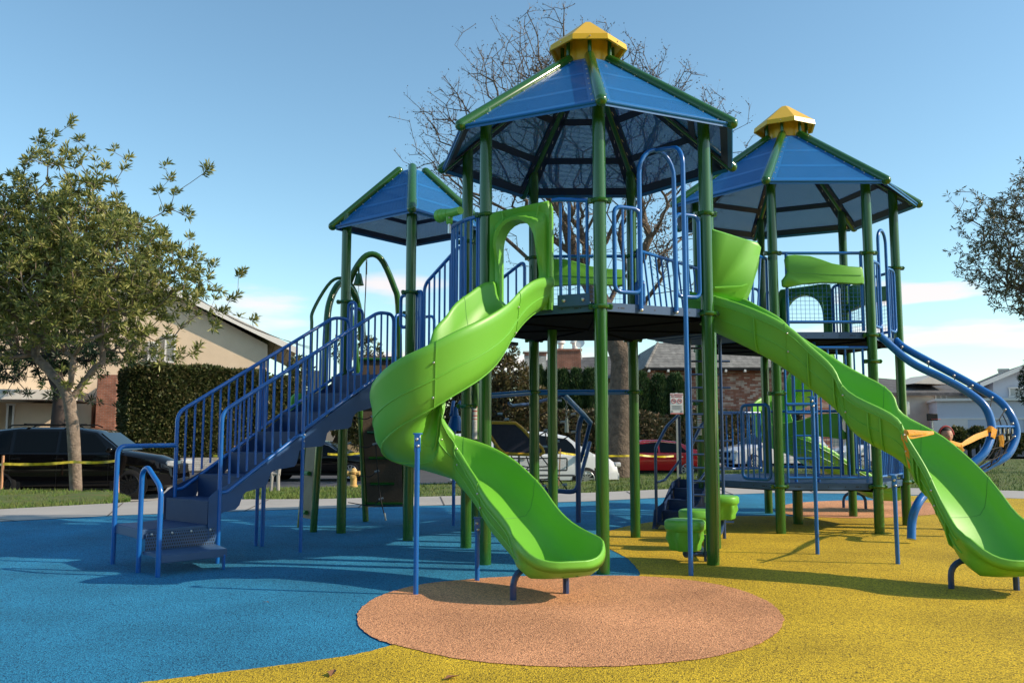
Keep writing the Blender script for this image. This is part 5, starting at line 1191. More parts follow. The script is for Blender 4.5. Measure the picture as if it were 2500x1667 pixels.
# hedges: boxy shells of leaves over a dark core
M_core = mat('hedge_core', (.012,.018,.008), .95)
def hedge(nm, A, B, z0, z1, depth, n, leaf, label, cat, L=.16, wd=.05, seed=1, lump=.42, taper=0, group=None):
    rnd = random.Random(seed); A = Vector(A); B = Vector(B); u = (B-A).normalized(); n_ = Vector((u.y, -u.x, 0)); W_ = (B-A).length
    root = empty(nm, ((A+B)/2).to_tuple()[:2]+(z0,), label, cat, group); c = MB(); K = 14; H_ = z1-z0
    ph = [rnd.uniform(0, 6) for _ in range(6)]
    def surf(s, t):
        # t 0..1 front bottom -> top front, 1..2 top front -> back
        lm = lump*(math.sin(s*W_*1.1+ph[0])*.5+math.sin(s*W_*2.7+ph[1])*.25+math.sin(t*7+s*9+ph[2])*.3)
        if t <= 1: return A+u*(W_*s)+n_*(depth/2*(1-taper*t*t)+lm*.5)+Z*(z0+H_*t+(lm*.4 if t > .9 else 0))
        q = t-1; return A+u*(W_*s)+n_*(depth/2*(1-taper)-depth*(1-taper)*q)+Z*(z1+lm*.4)
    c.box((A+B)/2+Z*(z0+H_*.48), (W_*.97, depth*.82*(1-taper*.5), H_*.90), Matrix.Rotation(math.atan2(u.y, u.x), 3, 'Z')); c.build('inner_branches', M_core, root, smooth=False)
    mb = MB()
    for _ in range(n):
        s = rnd.random(); t = rnd.random()*(1+.35*depth/H_ if depth < H_ else 1.6); p = surf(s, t)+Vector((rnd.gauss(0,.05), rnd.gauss(0,.05), rnd.gauss(0,.04)))
        d = (n_ if t < 1 else Z)+Vector((rnd.gauss(0,.6), rnd.gauss(0,.6), rnd.gauss(0,.6)+.2)); rosette(mb, p, d, 3, L, wd, rnd, 1.1)
    for ends in (0, 1):
        for _ in range(int(n*depth/W_*.6)):
            p = A+u*(W_*ends)+n_*rnd.uniform(-depth/2, depth/2)+Z*(z0+H_*rnd.random()); rosette(mb, p, u*(1 if ends else -1)+Vector((rnd.gauss(0,.5), rnd.gauss(0,.5), .3)), 3, L, wd, rnd, 1.1)
    mb.build('foliage', leaf, root, smooth=False); return root
a = at(285, 1140, 38); b = at(600, 1140, 40.5)
hedge('hedge', (a.x, 38.6, 0), (b.x, 42, 0), -.4, 4.0, 2.2, 13000, L_hedge, 'tall clipped dark hedge in front of the beige stucco house', 'hedge', L=.20, wd=.055, seed=2)
a = at(600, 1140, 42); b = at(690, 1140, 43); hedge('hedge', (a.x, 42.5, 0), (b.x, 44, 0), -.4, 3.7, 2, 3500, L_hedge, 'shorter end piece of hedge beside the stair bars', 'hedge', L=.20, wd=.055, seed=3)
# ivy bank and cypresses
a = at(1080, 1080, 42); b = at(1900, 1080, 50)
hedge('ivy_bank', (a.x, 42.5, 0), (b.x, 51, 0), -.4, 2.15, 4.5, 15000, L_ivy, 'low sprawling ivy bank behind the parked cars below the brick house', 'ground cover', L=.20, wd=.07, seed=5, lump=.5, taper=.45)
M_brickw = None
cyps = [(1313,900,1010,26),(1345,905,1010,27),(1375,908,1012,27),(1408,907,1012,28),(1440,905,1015,26),(1565,915,1010,33),(1610,920,1010,32),(1650,918,1012,32)]
lab = ['leftmost dark cypress of the row on the ivy bank beside the olive tree','second dark cypress of the row from the olive tree','third dark cypress of the row under the grey roof','fourth dark cypress of the row below the red chimney','dark cypress nearest the bare tree trunk on its left side','broad dark cypress just right of the bare tree trunk','dark cypress left of the no smoking sign against the brick wall','dark cypress directly behind the no smoking sign']
for i, (px, y0, y1, w_) in enumerate(cyps):
    Yc = 47; c = at(px, y1, Yc); t_ = at(px, y0, Yc).z; zb = 1.0; rr = w_*Yc/FPX*.72; rnd = random.Random(70+i)
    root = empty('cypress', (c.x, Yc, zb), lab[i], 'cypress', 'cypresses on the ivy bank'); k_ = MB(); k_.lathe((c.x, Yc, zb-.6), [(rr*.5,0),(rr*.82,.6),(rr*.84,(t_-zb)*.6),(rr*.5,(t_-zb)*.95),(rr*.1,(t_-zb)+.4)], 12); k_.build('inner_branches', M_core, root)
    mb = MB()
    for _ in range(1500):
        h = rnd.random(); an = rnd.uniform(-PI, PI); pr = (1-.25*abs(h-.4)) if h < .8 else .9-(h-.8)*3.2; pr = max(pr, .12)
        p = Vector((c.x+math.cos(an)*rr*pr*1.05, Yc+math.sin(an)*rr*pr*1.05, zb+(t_-zb)*h)); rosette(mb, p, Vector((math.cos(an)*.35, math.sin(an)*.35, 1)), 3, .26, .03, rnd, .5)
    mb.build('crown', L_cyp, root, smooth=False)
# ------------------------------------------------------------------ cars
M_tyre = mat('tyre_rubber', (.010,.010,.011), .8, spec=.3); M_rim = mat('alloy_rim', (.55,.55,.56), .3, metal=.8); M_rimb = mat('black_rim', (.012,.012,.014), .25, metal=.3)
M_glass = mat('car_glass', (.003,.004,.005), .04, spec=.18); M_lampg = mat('clear_headlight', (.42,.43,.44), .15, coat=.5); M_taill = mat('tail_light', (.45,.02,.015), .2, coat=.5)
M_chrome = mat('chrome_trim', (.75,.75,.74), .18, metal=.95); M_trim = mat('black_car_trim', (.006,.006,.007), .55, spec=.3)
def paint(n, c): return mat(n, c, .12, coat=.3, noise=(1.5,.15,(c[0]*.85,c[1]*.85,c[2]*.85)))
def car(nm, loc, rz, body, kind, label, cat='car', rim=None, group='cars parked along the street', roofrack=False):
    """profile stations (x, z) front = +x; kind gives the proportions"""
    K = {'suv': dict(L=4.9, W=1.95, H=1.75, hood=1.10, belt=1.12, r=.37, wb=2.95, prof=[(-2.42,.62),(-2.40,1.12),(-2.28,1.18)], roof=[(-2.22,1.18),(-1.95,1.66),(-1.2,1.75),(0.1,1.74),(.62,1.66),(1.30,1.13)], nose=[(1.30,1.13),(2.05,1.02),(2.38,.88),(2.45,.62)]),
         'sedan': dict(L=4.85, W=1.85, H=1.45, hood=.95, belt=.95, r=.34, wb=2.85, prof=[(-2.40,.50),(-2.38,.98),(-2.25,1.06)], roof=[(-1.85,1.05),(-1.15,1.38),(-.45,1.45),(.20,1.43),(.62,1.34),(1.25,.98)], nose=[(1.25,.98),(2.0,.86),(2.34,.72),(2.42,.50)]),
         'van': dict(L=5.15, W=1.98, H=1.78, hood=1.05, belt=1.08, r=.36, wb=3.05, prof=[(-2.55,.55),(-2.54,1.1),(-2.5,1.2)], roof=[(-2.48,1.15),(-2.3,1.70),(-1.3,1.78),(.4,1.76),(1.0,1.62),(1.75,1.10)], nose=[(1.75,1.10),(2.25,.98),(2.50,.80),(2.57,.52)])}[kind]
    root = empty(nm, loc, label, cat, group); root.rotation_euler = (0, 0, rz)
    W_ = K['W']/2; zs = .30; O = (0,0,0)
    def lb(mb, name, m, par, **k): o = mb.build(name, m, None, org=O, **k); o.parent = par; return o
    tops = K['prof'][1:]+([(K['roof'][0][0], K['belt']+.02)] if kind == 'sedan' else [])
    bt = [(K['prof'][0][0], K['prof'][0][1]), K['prof'][1], (K['prof'][2][0], K['belt']), ]
    xs = sorted(set([p[0] for p in K['prof']]+[p[0] for p in K['roof']]+[p[0] for p in K['nose']]+[-K['wb']/2-.45, -K['wb']/2+.45, K['wb']/2-.45, K['wb']/2+.45, 0]))
    up = [(K['prof'][0][0], K['prof'][0][1]), K['prof'][1], K['prof'][2]]+([(K['roof'][0][0], K['roof'][0][1])])+[(K['roof'][-1][0], K['belt'])]+K['nose']
    def ip(L_, x):
        for (a, b), (c, d) in zip(L_, L_[1:]):
            if a <= x <= c and c > a: return b+(d-b)*(x-a)/(c-a)
        return L_[0][1] if x < L_[0][0] else L_[-1][1]
    up2 = [(K['prof'][0][0]-.001, K['prof'][0][1]), (K['prof'][0][0]+.02, K['prof'][1][1]), (K['prof'][2][0], K['prof'][2][1])]
    if kind == 'sedan': up2.append((K['roof'][0][0], K['roof'][0][1]))
    up2 += [(K['roof'][-1][0], K['belt']+.03)]+K['nose'][1:]
    m = MB(); V = []; n = 11
    xs = [x for x in xs if up2[0][0] <= x <= up2[-1][0]]+[up2[-1][0]]
    xs = sorted(set(xs+[up2[0][0], (up2[-1][0]+up2[-2][0])/2]))
    for x in xs:
        zt = ip(up2, x); nf = max(0, (x-1.5)/1.0); nr = max(0, (-x-1.8)/.8); wv = W_*(1-.13*nf**2-.07*nr**2)
        zt = max(zt, zs+.1); sec = [(-.80, zs), (-.97, zs+.03), (-1.0, zs+.22), (-1.0, min(zt-.16, .75)), (-.975, zt-.08), (-.86, zt-.005), (0, zt+.025), (.86, zt-.005), (.975, zt-.08), (1.0, min(zt-.16, .75)), (1.0, zs+.22), (.97, zs+.03), (.80, zs)]
        n = len(sec); V += [(x, y*wv, z) for y, z in sec]
    F = [(i*n+j, i*n+(j+1)%n, (i+1)*n+(j+1)%n, (i+1)*n+j) for i in range(len(xs)-1) for j in range(n)]+[tuple(range(n))[::-1], tuple((len(xs)-1)*n+j for j in range(n))]
    m.add(V, F); bo = lb(m, 'body', body, root, ang=40)
    # cabin
    m = MB(); rf = K['roof']; V = []; R = []
    for x, z in rf:
        t = (z-K['belt'])/(K['H']-K['belt']); t = max(0, min(1, t)); wr = W_*(.97-.20*t); R.append((x, z, wr))
    n = 5
    for x, z, wr in R:
        zb = K['belt']-.05; V += [(x, -W_*.965, zb), (x, -wr, z-.04*(z > K['belt']+.2)), (x, -wr*.86, z), (x, wr*.86, z), (x, wr, z-.04*(z > K['belt']+.2)), (x, W_*.965, zb)]
    n = 6; m.add(V, [(i*n+j, i*n+j+1, (i+1)*n+j+1, (i+1)*n+j) for i in range(len(R)-1) for j in range(n-1)]); lb(m, 'roof', body, root, ang=50)
    # glass: windscreen, rear window, side windows
    def quad(p, off): 
        c = [Vector(q) for q in p]; nn = (c[1]-c[0]).cross(c[3]-c[0]).normalized(); mid = sum(c, Vector())/4
        if nn.dot(mid-Vector((0,0,.9))) < 0: nn = -nn
        q2 = [x+(mid-x)*.0+nn*off for x in c]; return q2, nn
    def glass(pts, nmx='window'):
        q, nn = quad(pts[:4] if len(pts) >= 4 else pts, .012); q = [Vector(p)+nn*.012 for p in pts]; mb = MB(); mb.add(q+[p-nn*.02 for p in q], [tuple(range(len(q)))]+[tuple(range(len(q), 2*len(q)))[::-1]]+[(i, (i+1)%len(q), len(q)+(i+1)%len(q), len(q)+i) for i in range(len(q))]); return lb(mb, nmx, M_glass, root, smooth=False)
    def sidept(x, t, s):
        zr = ip([(a, b) for a, b, c in R], x); z = K['belt']+.03+(zr-.09-K['belt']-.03)*t; wr = ip([(a, c) for a, b, c in R], x); f_ = (z-K['belt']+.05)/(zr-.04-K['belt']+.05); return (x, s*(W_*.965+(wr-W_*.965)*f_), z)
    xa = rf[1][0]; xf = rf[-2][0]; x0 = rf[0][0]; x1 = rf[-1][0]
    cuts = {'suv': [(x0+.35, -1.35, .55), (-1.25, -.28, 1), (-.20, .98, .2)], 'sedan': [(x0+.42, -.42, .3), (-.35, .98, .3)], 'van': [(x0+.22, -1.35, 1), (-1.25, -.1, 1), (0, 1.30, .3)]}[kind]
    for s in (-1, 1):
        for i, (a, b, tt) in enumerate(cuts):
            first = i == 0; last = i == len(cuts)-1
            if last: P = [sidept(a, 0, s), sidept(b, 0, s), sidept(min(xf+.12, b-.1), ip([(xf, 1.0), (x1, .0)], min(xf+.12, b-.1)), s), sidept(xf-.05, 1, s), sidept(a, 1, s)]
            elif first: P = [sidept(a, 0, s), sidept(b, 0, s), sidept(b, 1, s), sidept(max(a+.30, xa), 1, s), sidept(a+.05, .4, s)]
            else: P = [sidept(a, 0, s), sidept(b, 0, s), sidept(b, 1, s), sidept(a, 1, s)]
            glass(P)
    def cross(i, j, nmx):
        (xa_, za, wa), (xb, zb, wb) = R[i], R[j]; k = .10; a = (xa_+(xb-xa_)*k, za+(zb-za)*k, wa+(wb-wa)*k); b = (xa_+(xb-xa_)*.92, za+(zb-za)*.92, wa+(wb-wa)*.92)
        glass([(a[0], -a[2]*.84, a[1]), (a[0], a[2]*.84, a[1]), (b[0], b[2]*.84, b[1]), (b[0], -b[2]*.84, b[1])], nmx)
    cross(len(R)-2, len(R)-1, 'windscreen'); cross(0, 1, 'rear_window')
    # wheels with dark arches
    for sx_ in (-1, 1):
        for s in (-1, 1):
            wx = sx_*K['wb']/2; r = K['r']; y = s*(W_-.02); ar = MB(); ar.lathe((wx, y-s*.05, r), [(.01,0),(r+.075,0),(r+.075,.056),(r+.045,.060),(.01,.060)], 28, Vector((0, s, 0))); a_ = lb(ar, 'wheel_arch', M_trim, root)
            t = MB(); t.lathe((wx, y-s*.20, r), [(r*.6,0),(r*.93,0),(r,.03),(r,.19),(r*.95,.215),(r*.70,.222),(r*.68,.20),(r*.1,.20)], 32, Vector((0, s, 0))); ty = lb(t, 'wheel', M_tyre, root, ang=60)
            h = MB(); h.torus((wx, y+s*.018, r), r*.66, .014, (0,1,0), 28, 6); h.cyl((wx, y-s*.01, r), (wx, y+s*.02, r), r*.14, seg=12)
            for k in range(10):
                a = 2*PI*k/10; c, sn_ = math.cos(a), math.sin(a); h.slab([Vector((wx+c*r*.1-sn_*.022, y+s*.01, r+sn_*r*.1+c*.022)), Vector((wx+c*r*.66-sn_*.03, y+s*.012, r+sn_*r*.66+c*.03)), Vector((wx+c*r*.66+sn_*.012, y+s*.012, r+sn_*r*.66-c*.012)), Vector((wx+c*r*.1+sn_*.022, y+s*.01, r+sn_*r*.1-c*.022))], (0,1,0), .016)
            lb(h, 'rim', rim or M_rim, ty)
    xn = K['nose'][-2][0]; zn = K['nose'][-2][1]
    for s in (-1, 1):
        h = MB(); h.bbox((xn-.02, s*W_*.66, zn-.03), (.26, .40, .15), Matrix.Rotation(-s*.35, 3, 'Z'), .04); lb(h, 'headlight', M_lampg, root)
        h = MB(); h.bbox((K['prof'][1][0]+.05, s*W_*.80, K['prof'][1][1]-.12), (.16, .30, .16), None, .03); lb(h, 'tail_light', M_taill, root)
        h = MB(); h.bbox((K['roof'][-1][0]-.28, s*(W_+.09), K['belt']+.08), (.16, .17, .13), None, .04); lb(h, 'side_mirror', body, root)
        for x in ((-.05, -1.05) if kind != 'van' else (.1, -.3)):
            h = MB(); h.bbox((x-.12, s*(W_+.008), K['belt']-.13), (.20, .02, .035), None, .008); lb(h, 'door_handle', M_chrome if rim is not M_rimb else body, root)
        h = MB()
        for x in ((-.22, .98, -1.30) if kind != 'van' else (0.05, 1.2, -1.25)): h.box((x, s*(W_+.0005), .70), (.008, .006, .78))
        lb(h, 'door_gaps', M_trim, root, smooth=False)
    h = MB(); h.bbox((xn+.085, 0, zn-.17), (.12, W_*.86, .24), None, .03)
    for k in range(4): h.box((xn+.15, 0, zn-.25+k*.055), (.02, W_*.84, .012))
    lb(h, 'grille', M_trim, root); h = MB(); h.bbox((xn+.05, 0, .40), (.12, W_*1.35, .14), None, .03); h.bbox((0, 0, .26), (K['L']*.84, W_*1.7, .12), None, .03); lb(h, 'lower_trim', M_trim, root)
    if kind == 'sedan':
        for s in (-1, 1):
            h = MB(); h.tube([sidept(x0+.42, 0, s)]+[sidept(max(x, x0+.42), 1.06, s) for x in (xa, -.45, .2, xf)]+[sidept(1.1, 0, s)], .012, 5); lb(h, 'window_trim', M_chrome, root)
    if roofrack:
        h = MB()
        for s in (-1, 1): h.tube([(-1.5, s*W_*.70, K['H']+.0), (-1.4, s*W_*.70, K['H']+.05), (.1, s*W_*.70, K['H']+.06), (.25, s*W_*.70, K['H']+.0)], .018, 6)
        for x in (-1.1, -.2): h.box((x, 0, K['H']+.08), (.07, W_*1.45, .03))
        lb(h, 'roof_rack', M_trim, root)
    return root
P_black = mat('black_car_paint', (.003,.003,.004), .06, spec=.35); P_white = paint('white_car_paint', (.72,.73,.74)); P_red = paint('deep_red_car_paint', (.50,.010,.016)); P_dark = paint('charcoal_car_paint', (.03,.032,.036)); P_silver = paint('light_silver_car_paint', (.62,.63,.65))
SZ = -.495
def cl(px, Y, dy=0): p = at(px, 1100, Y); return (p.x, Y, SZ)
car('parked_car', (-10.9, 22.3, -.36), math.radians(6), P_black, 'suv', 'large black sport utility vehicle behind the leafy tree trunk at left', 'car', rim=M_rimb, roofrack=True)
car('parked_car', cl(90, 27.5), math.radians(-4), P_dark, 'suv', 'dark charcoal vehicle with silver roof rail mostly hidden behind the big black one', 'car')
car('parked_car', cl(772, 32.3), math.radians(0), P_black, 'sedan', 'black sedan seen under the stairs behind the yellow hydrant', 'car')
car('parked_car', cl(1296, 27.2), math.radians(8), P_white, 'van', 'white minivan behind the metal mesh bench and rope net', 'car')
car('parked_car', cl(1573, 33.6), math.radians(183), P_red, 'sedan', 'deep red sedan between the bare tree trunk and the no smoking sign', 'car')
car('parked_car', cl(1885, 40.5), math.radians(197), P_silver, 'suv', 'silver white vehicle with black grille facing left right of the tall ladder', 'car')
car('parked_car', cl(2150, 40), math.radians(190), P_white, 'suv', 'white vehicle partly hidden by the bars under the right tower', 'car')
# ------------------------------------------------------------------ houses
def brick(name, c1, c2, mortar, scale=4.5, bw=.5, bh=.25, rough=.9, mort=.012, bias=0):
    m = bpy.data.materials.new(name); m.use_nodes = True; t = m.node_tree; b = t.nodes['Principled BSDF']; b.inputs['Roughness'].default_value = rough
    g = t.nodes.new('ShaderNodeTexCoord'); sp_ = t.nodes.new('ShaderNodeSeparateXYZ'); cb = t.nodes.new('ShaderNodeCombineXYZ'); ad = t.nodes.new('ShaderNodeMath'); ad.operation = 'ADD'
    t.links.new(g.outputs['Object'], sp_.inputs[0]); t.links.new(sp_.outputs[0], ad.inputs[0]); t.links.new(sp_.outputs[1], ad.inputs[1]); t.links.new(ad.outputs[0], cb.inputs[0]); t.links.new(sp_.outputs[2], cb.inputs[1])
    k = t.nodes.new('ShaderNodeTexBrick'); k.inputs['Scale'].default_value = scale; k.inputs['Color1'].default_value = (*c1, 1); k.inputs['Color2'].default_value = (*c2, 1); k.inputs['Mortar'].default_value = (*mortar, 1)
    k.inputs['Brick Width'].default_value = bw; k.inputs['Row Height'].default_value = bh; k.inputs['Mortar Size'].default_value = mort; k.inputs['Bias'].default_value = bias; t.links.new(cb.outputs[0], k.inputs['Vector'])
    n = t.nodes.new('ShaderNodeTexNoise'); n.inputs['Scale'].default_value = 3; n.inputs['Detail'].default_value = 6; t.links.new(g.outputs['Object'], n.inputs['Vector'])
    r = t.nodes.new('ShaderNodeMapRange'); r.inputs['From Min'].default_value = .3; r.inputs['From Max'].default_value = .7; r.inputs['To Min'].default_value = .7; r.inputs['To Max'].default_value = 1.2; t.links.new(n.outputs[0], r.inputs[0])
    x = t.nodes.new('ShaderNodeMix'); x.data_type = 'RGBA'; x.blend_type = 'MULTIPLY'; x.inputs['Factor'].default_value = 1; t.links.new(k.outputs['Color'], x.inputs['A']); t.links.new(r.outputs[0], x.inputs['B']); t.links.new(x.outputs['Result'], b.inputs['Base Color']); return m
M_brick = brick('red_mixed_brick', (.36,.12,.07), (.85,.72,.58), (.36,.25,.19), scale=1, bw=.34, bh=.11, mort=.006, bias=-.42)
M_brickl = mat('pale_brick', (.52,.44,.36), .9)
M_wbrick = brick('white_painted_brick', (.62,.58,.52), (.55,.51,.46), (.36,.33,.30), scale=1, bw=.24, bh=.085, mort=.006)
M_shing = brick('grey_shingle', (.20,.195,.185), (.27,.26,.245), (.08,.08,.08), scale=1, bw=.32, bh=.17, mort=.010)
M_shingd = brick('dark_grey_shingle', (.085,.085,.09), (.13,.125,.125), (.05,.05,.05), scale=1, bw=.30, bh=.22, mort=.012)
M_stucco = mat('beige_stucco', (.76,.60,.43), .92, noise=(1.5,.6,(.68,.53,.37),7), bump=(35,.5,.02))
M_stucw = mat('cream_stucco', (.80,.70,.58), .92, noise=(1.2,.4,(.50,.44,.37),6), bump=(30,.3,.015))
M_bluew = mat('pale_blue_grey_siding', (.56,.60,.68), .85, noise=(1.2,.4,(.50,.54,.62),6))
M_trimw = mat('white_trim', (.80,.76,.70), .6, noise=(3,.3,(.72,.68,.63))); M_eave = mat('eave_underside', (.30,.24,.17), .8)
M_win = mat('house_window_glass', (.05,.06,.07), .08, spec=.8); M_blind = mat('window_blind', (.42,.42,.38), .7)
M_redb = brick('chimney_brick', (.36,.13,.075), (.28,.10,.06), (.30,.24,.20), scale=1, bw=.24, bh=.08, mort=.008)
def window(par, px0, px1, py0, py1, Y, n_=Vector((0,-1,0)), mull=1, blind=True, shutters=False):
    a = at(px0, py1, Y); b = at(px1, py0, Y); c = (a+b)/2; c.y = Y; w_ = b.x-a.x; h = b.z-a.z
    f = MB()
    for d, s in (((0,0,h/2), (w_+.16,.08,.09)), ((0,0,-h/2), (w_+.16,.08,.09)), ((-w_/2,0,0), (.09,.08,h)), ((w_/2,0,0), (.09,.08,h))): f.box(c+Vector(d)+Vector((0,-.05,0)), s)
    for k in range(mull): f.box(c+Vector((-w_/2+w_*(k+1)/(mull+1), -.045, 0)), (.06,.06,h))
    o = f.build('window', M_trimw, par, smooth=False); g_ = MB(); g_.box(c+Vector((0,-.02,0)), (w_,.02,h)); g_.build('pane', M_blind if blind else M_win, o, smooth=False)
    if blind:
        g_ = MB(); g_.box(c+Vector((0,-.034,0)), (w_-.02,.006,h-.02)); 
    if shutters:
        m = MB(); k = int(h/.09)
        for i in range(k): m.box(c+Vector((0,-.07,-h/2+h*(i+.5)/k)), (w_,.03,.03))
        m.build('louvres', M_blind, o, smooth=False)
    return o
def part(nm, m, par, sm=False): 
    def go(mb): return mb.build(nm, m, par, smooth=sm)
    return go
# left: beige stucco house with a low gable
YH = 47.0; hb = empty('house', (at(420,1100,YH).x, YH, -.36), 'beige stucco two storey house with a wide low gable behind the leafy tree', 'house')
ap = at(330, 668, YH); le = at(-330, 1010, YH); re_ = at(660, 826, YH)
xl = at(-420,1000,YH).x
m = MB(); D = 12; P = [(xl, -.36), (at(645,1100,YH).x, -.36), (at(645,835,YH).x, at(645,835,YH).z-.0), (ap.x, ap.z-.12), (xl, ap.z-.12-(ap.x-xl)*.42)]
n = len(P); m.add([(x, YH, z) for x, z in P]+[(x, YH+D, z) for x, z in P], [tuple(range(n)), tuple(range(n, 2*n))[::-1]]+[(i, n+i, n+(i+1)%n, (i+1)%n) for i in range(n)]); m.build('wall', M_stucco, hb, smooth=False)
def roofslab(p, q, y0, y1, th, m_, par, nm='roof'):
    mb = MB(); p = Vector(p); q = Vector(q); V = []
    for y in (y0, y1):
        V += [(p.x, y, p.z), (q.x, y, q.z), (q.x, y, q.z-th), (p.x, y, p.z-th)]
    mb.add(V, [(0,1,2,3),(7,6,5,4),(0,4,5,1),(3,2,6,7),(1,5,6,2),(0,3,7,4)]); return mb.build(nm, m_, par, smooth=False)
a2 = ap+Vector((0,0,.12)); r2 = at(712, 848, YH-.6); r2 = Vector((r2.x, YH, r2.z+.12)); s_ = (a2.z-r2.z)/(r2.x-a2.x)
roofslab(a2, r2, YH-.6, YH+D+.5, .10, M_shing, hb); roofslab(a2, Vector((a2.x-13, YH, a2.z-13*.42)), YH-.6, YH+D+.5, .10, M_shing, hb)
m = MB(); V = []
for (p, q) in ((a2, r2),):
    for y in (YH-.66, YH-.60): V += [(p.x, y, p.z+.02), (q.x, y, q.z+.02), (q.x, y, q.z-.34), (p.x, y, p.z-.34)]
m.add(V, [(0,1,2,3),(7,6,5,4),(0,4,5,1),(3,2,6,7),(1,5,6,2),(0,3,7,4)]); m.build('fascia_board', M_trimw, hb, smooth=False)
roofslab(a2-Vector((0,0,.12)), r2-Vector((0,0,.12)), YH-.58, YH, .06, M_eave, hb, 'eave')
window(hb, 366, 388, 838, 884, YH-.05, shutters=True, mull=0); window(hb, 404, 428, 818, 884, YH-.05, shutters=True, mull=0)
m = MB(); a = at(196, 1085, 43.5); b = at(246, 918, 43.5); m.box(((a.x+b.x)/2, 44.8, (b.z-.4)/2), (b.x-a.x, 3.8, b.z+.4)); m.build('brick_pier', M_redb, hb, smooth=False)
m = MB(); a = at(-400, 1085, 42.5); b = at(132, 955, 42.5); c = at(-400, 978, 42.5)
m.box(((a.x+b.x)/2, 44.5, (b.z+c.z)/2), (b.x-a.x, 5, b.z-c.z)); m.build('porch_roof', M_trimw, hb, smooth=False)
m = MB(); a = at(28, 1085, 44); b = at(196, 985, 44); m.box(((a.x+b.x)/2, 45.4, 1.1), (b.x-a.x, 3, 3.0)); m.build('porch_wall', M_stucco, hb, smooth=False)
window(hb, 12, 28, 990, 1050, 43.9, mull=0, blind=False); m = MB(); a = at(250,1000,45); m.box((a.x+1.0, 46, .8), (2.0, .3, 3.6)); m.build('gate', M_tanw, hb, smooth=False) if 'M_tanw' in globals() else m.build('gate', M_stucco, hb, smooth=False)
hb.rotation_euler.z = math.radians(17)
m = MB()
for k in range(3):
    a = at(430, 700-k*4, 41); b = at(760, 853-k*3, 44); m.tube([a.lerp(b, t/12)-Z*(.25+.1*k)*math.sin(PI*t/12) for t in range(13)], .012, 5)
    a = at(-300, 380-k*5, 36); m.tube([a.lerp(at(430, 700-k*4, 41), t/12)-Z*.3*math.sin(PI*t/12) for t in range(13)], .012, 5)
o = m.build('overhead_wires', M_black, None, org=at(430,700,41)); tag(o, 'thin dark overhead wires running along the gable of the beige house', 'wires')
# right of it
# brick house with mansard roof
YB2 = 53.0; bh = empty('house', (at(1750,1000,YB2).x, YB2, 1.0), 'brick house with grey mansard shingle roof above the ivy bank', 'house')
x0 = at(1602,1000,YB2).x; x1 = at(1975,1000,YB2+4).x; zt = at(1700,905,YB2).z
m = MB(); m.box(((x0+x1)/2, YB2+5, (zt+.4)/2), (x1-x0, 10, zt+.8)); m.build('wall', M_brick, bh, smooth=False)
ze, zr = at(1700,897,YB2-.6).z, at(1700,836,YB2+.9).z
m = MB(); V = [(x0-.7, YB2-.6, ze), (x1+.7, YB2-.6, ze), (x1-.2, YB2+1.1, zr), (x0+.35, YB2+1.1, zr), (x0-.7, YB2+10.6, ze), (x0+.35, YB2+9, zr), (x1+.7, YB2+10.6, ze), (x1-.2, YB2+9, zr)]
m.add(V, [(0,1,2,3),(4,0,3,5),(1,6,7,2),(3,2,7,5),(6,4,5,7),(0,4,6,1)]); rf_ = m.build('roof', M_shing, bh, smooth=False)
m = MB(); m.tube([V[3], V[0]], .09, 6); m.build('hip_cap', M_shing, rf_)
m = MB(); m.box(((x0+x1)/2, YB2-.5, ze-.10), (x1-x0+1.2, .5, .12)); m.build('eave', M_trim, bh, smooth=False)
m = MB(); k = int((x1-x0)/1.0)
for i in range(k+1): m.box((x0-.5+(x1-x0+.9)*i/k, YB2-.62, ze-.20), (.12, .3, .15))
m.build('rafter_ends', M_trimw, bh, smooth=False)
# low wing with a grey sloping roof
YW = 58; wg = empty('house', (at(1380,950,YW).x, YW, 1.0), 'low house wing with a plain grey pitched roof and brick chimney', 'house')
m = MB(); A = [at(1278,935,YW-1), at(1570,918,YW-1), at(1570,866,YW+3), at(1338,876,YW+3)]; A2 = [Vector((p.x, p.y+8, p.z-.1)) for p in A]
m.add([*A, at(1278,935,YW-1)+Vector((0,12,0)), at(1570,918,YW-1)+Vector((0,12,0))], [(0,1,2,3),(3,2,5,4),(0,3,4),(1,5,2)]); m.build('roof', M_shingd, wg, smooth=False)
m = MB(); a = at(1290,940,YW); b = at(1565,930,YW); m.box(((a.x+b.x)/2, YW+5, 2.4), (b.x-a.x, 9.6, a.z-2.4+2.2)); m.build('wall', M_stucw, wg, smooth=False)
def chim(par, px0, px1, py0, py1, Y, m_, cap=None, pots=0, nm='chimney'):
    a = at(px0, py1, Y); b = at(px1, py0, Y); w_ = b.x-a.x; m = MB(); m.box(((a.x+b.x)/2, Y+w_*.3, (a.z+b.z)/2), (w_, w_*.6, b.z-a.z)); m.box(((a.x+b.x)/2, Y+w_*.3, b.z-.05), (w_*1.1, w_*.68, .14)); o = m.build(nm, m_, par, smooth=False)
    for k in range(pots):
        x = a.x+w_*(.22+.56*k/max(1, pots-1)) if pots > 1 else (a.x+b.x)/2; m = MB(); m.cyl((x, Y+w_*.3, b.z), (x, Y+w_*.3, b.z+.42), w_*.11, seg=12); m.lathe((x, Y+w_*.3, b.z+.38), [(w_*.12,0),(w_*.19,.04),(w_*.16,.22),(w_*.05,.24)], 12); m.build('chimney_pot', M_trimw, o)
    return o
chim(wg, 1357, 1418, 852, 900, YW-1.2, M_redb, pots=2)
m = MB(); c = at(1417, 842, 56); m.lathe(c, [(.02,.05),(.2,.07),(.30,.12),(.33,.17),(.325,.175),(.29,.13)], 24, Vector((-.3,-.8,.5))); m.cyl(c+Vector((0,.1,0)), c+Vector((.1,.3,-.9)), .03); m.build('satellite_dish', M_trimw, wg)
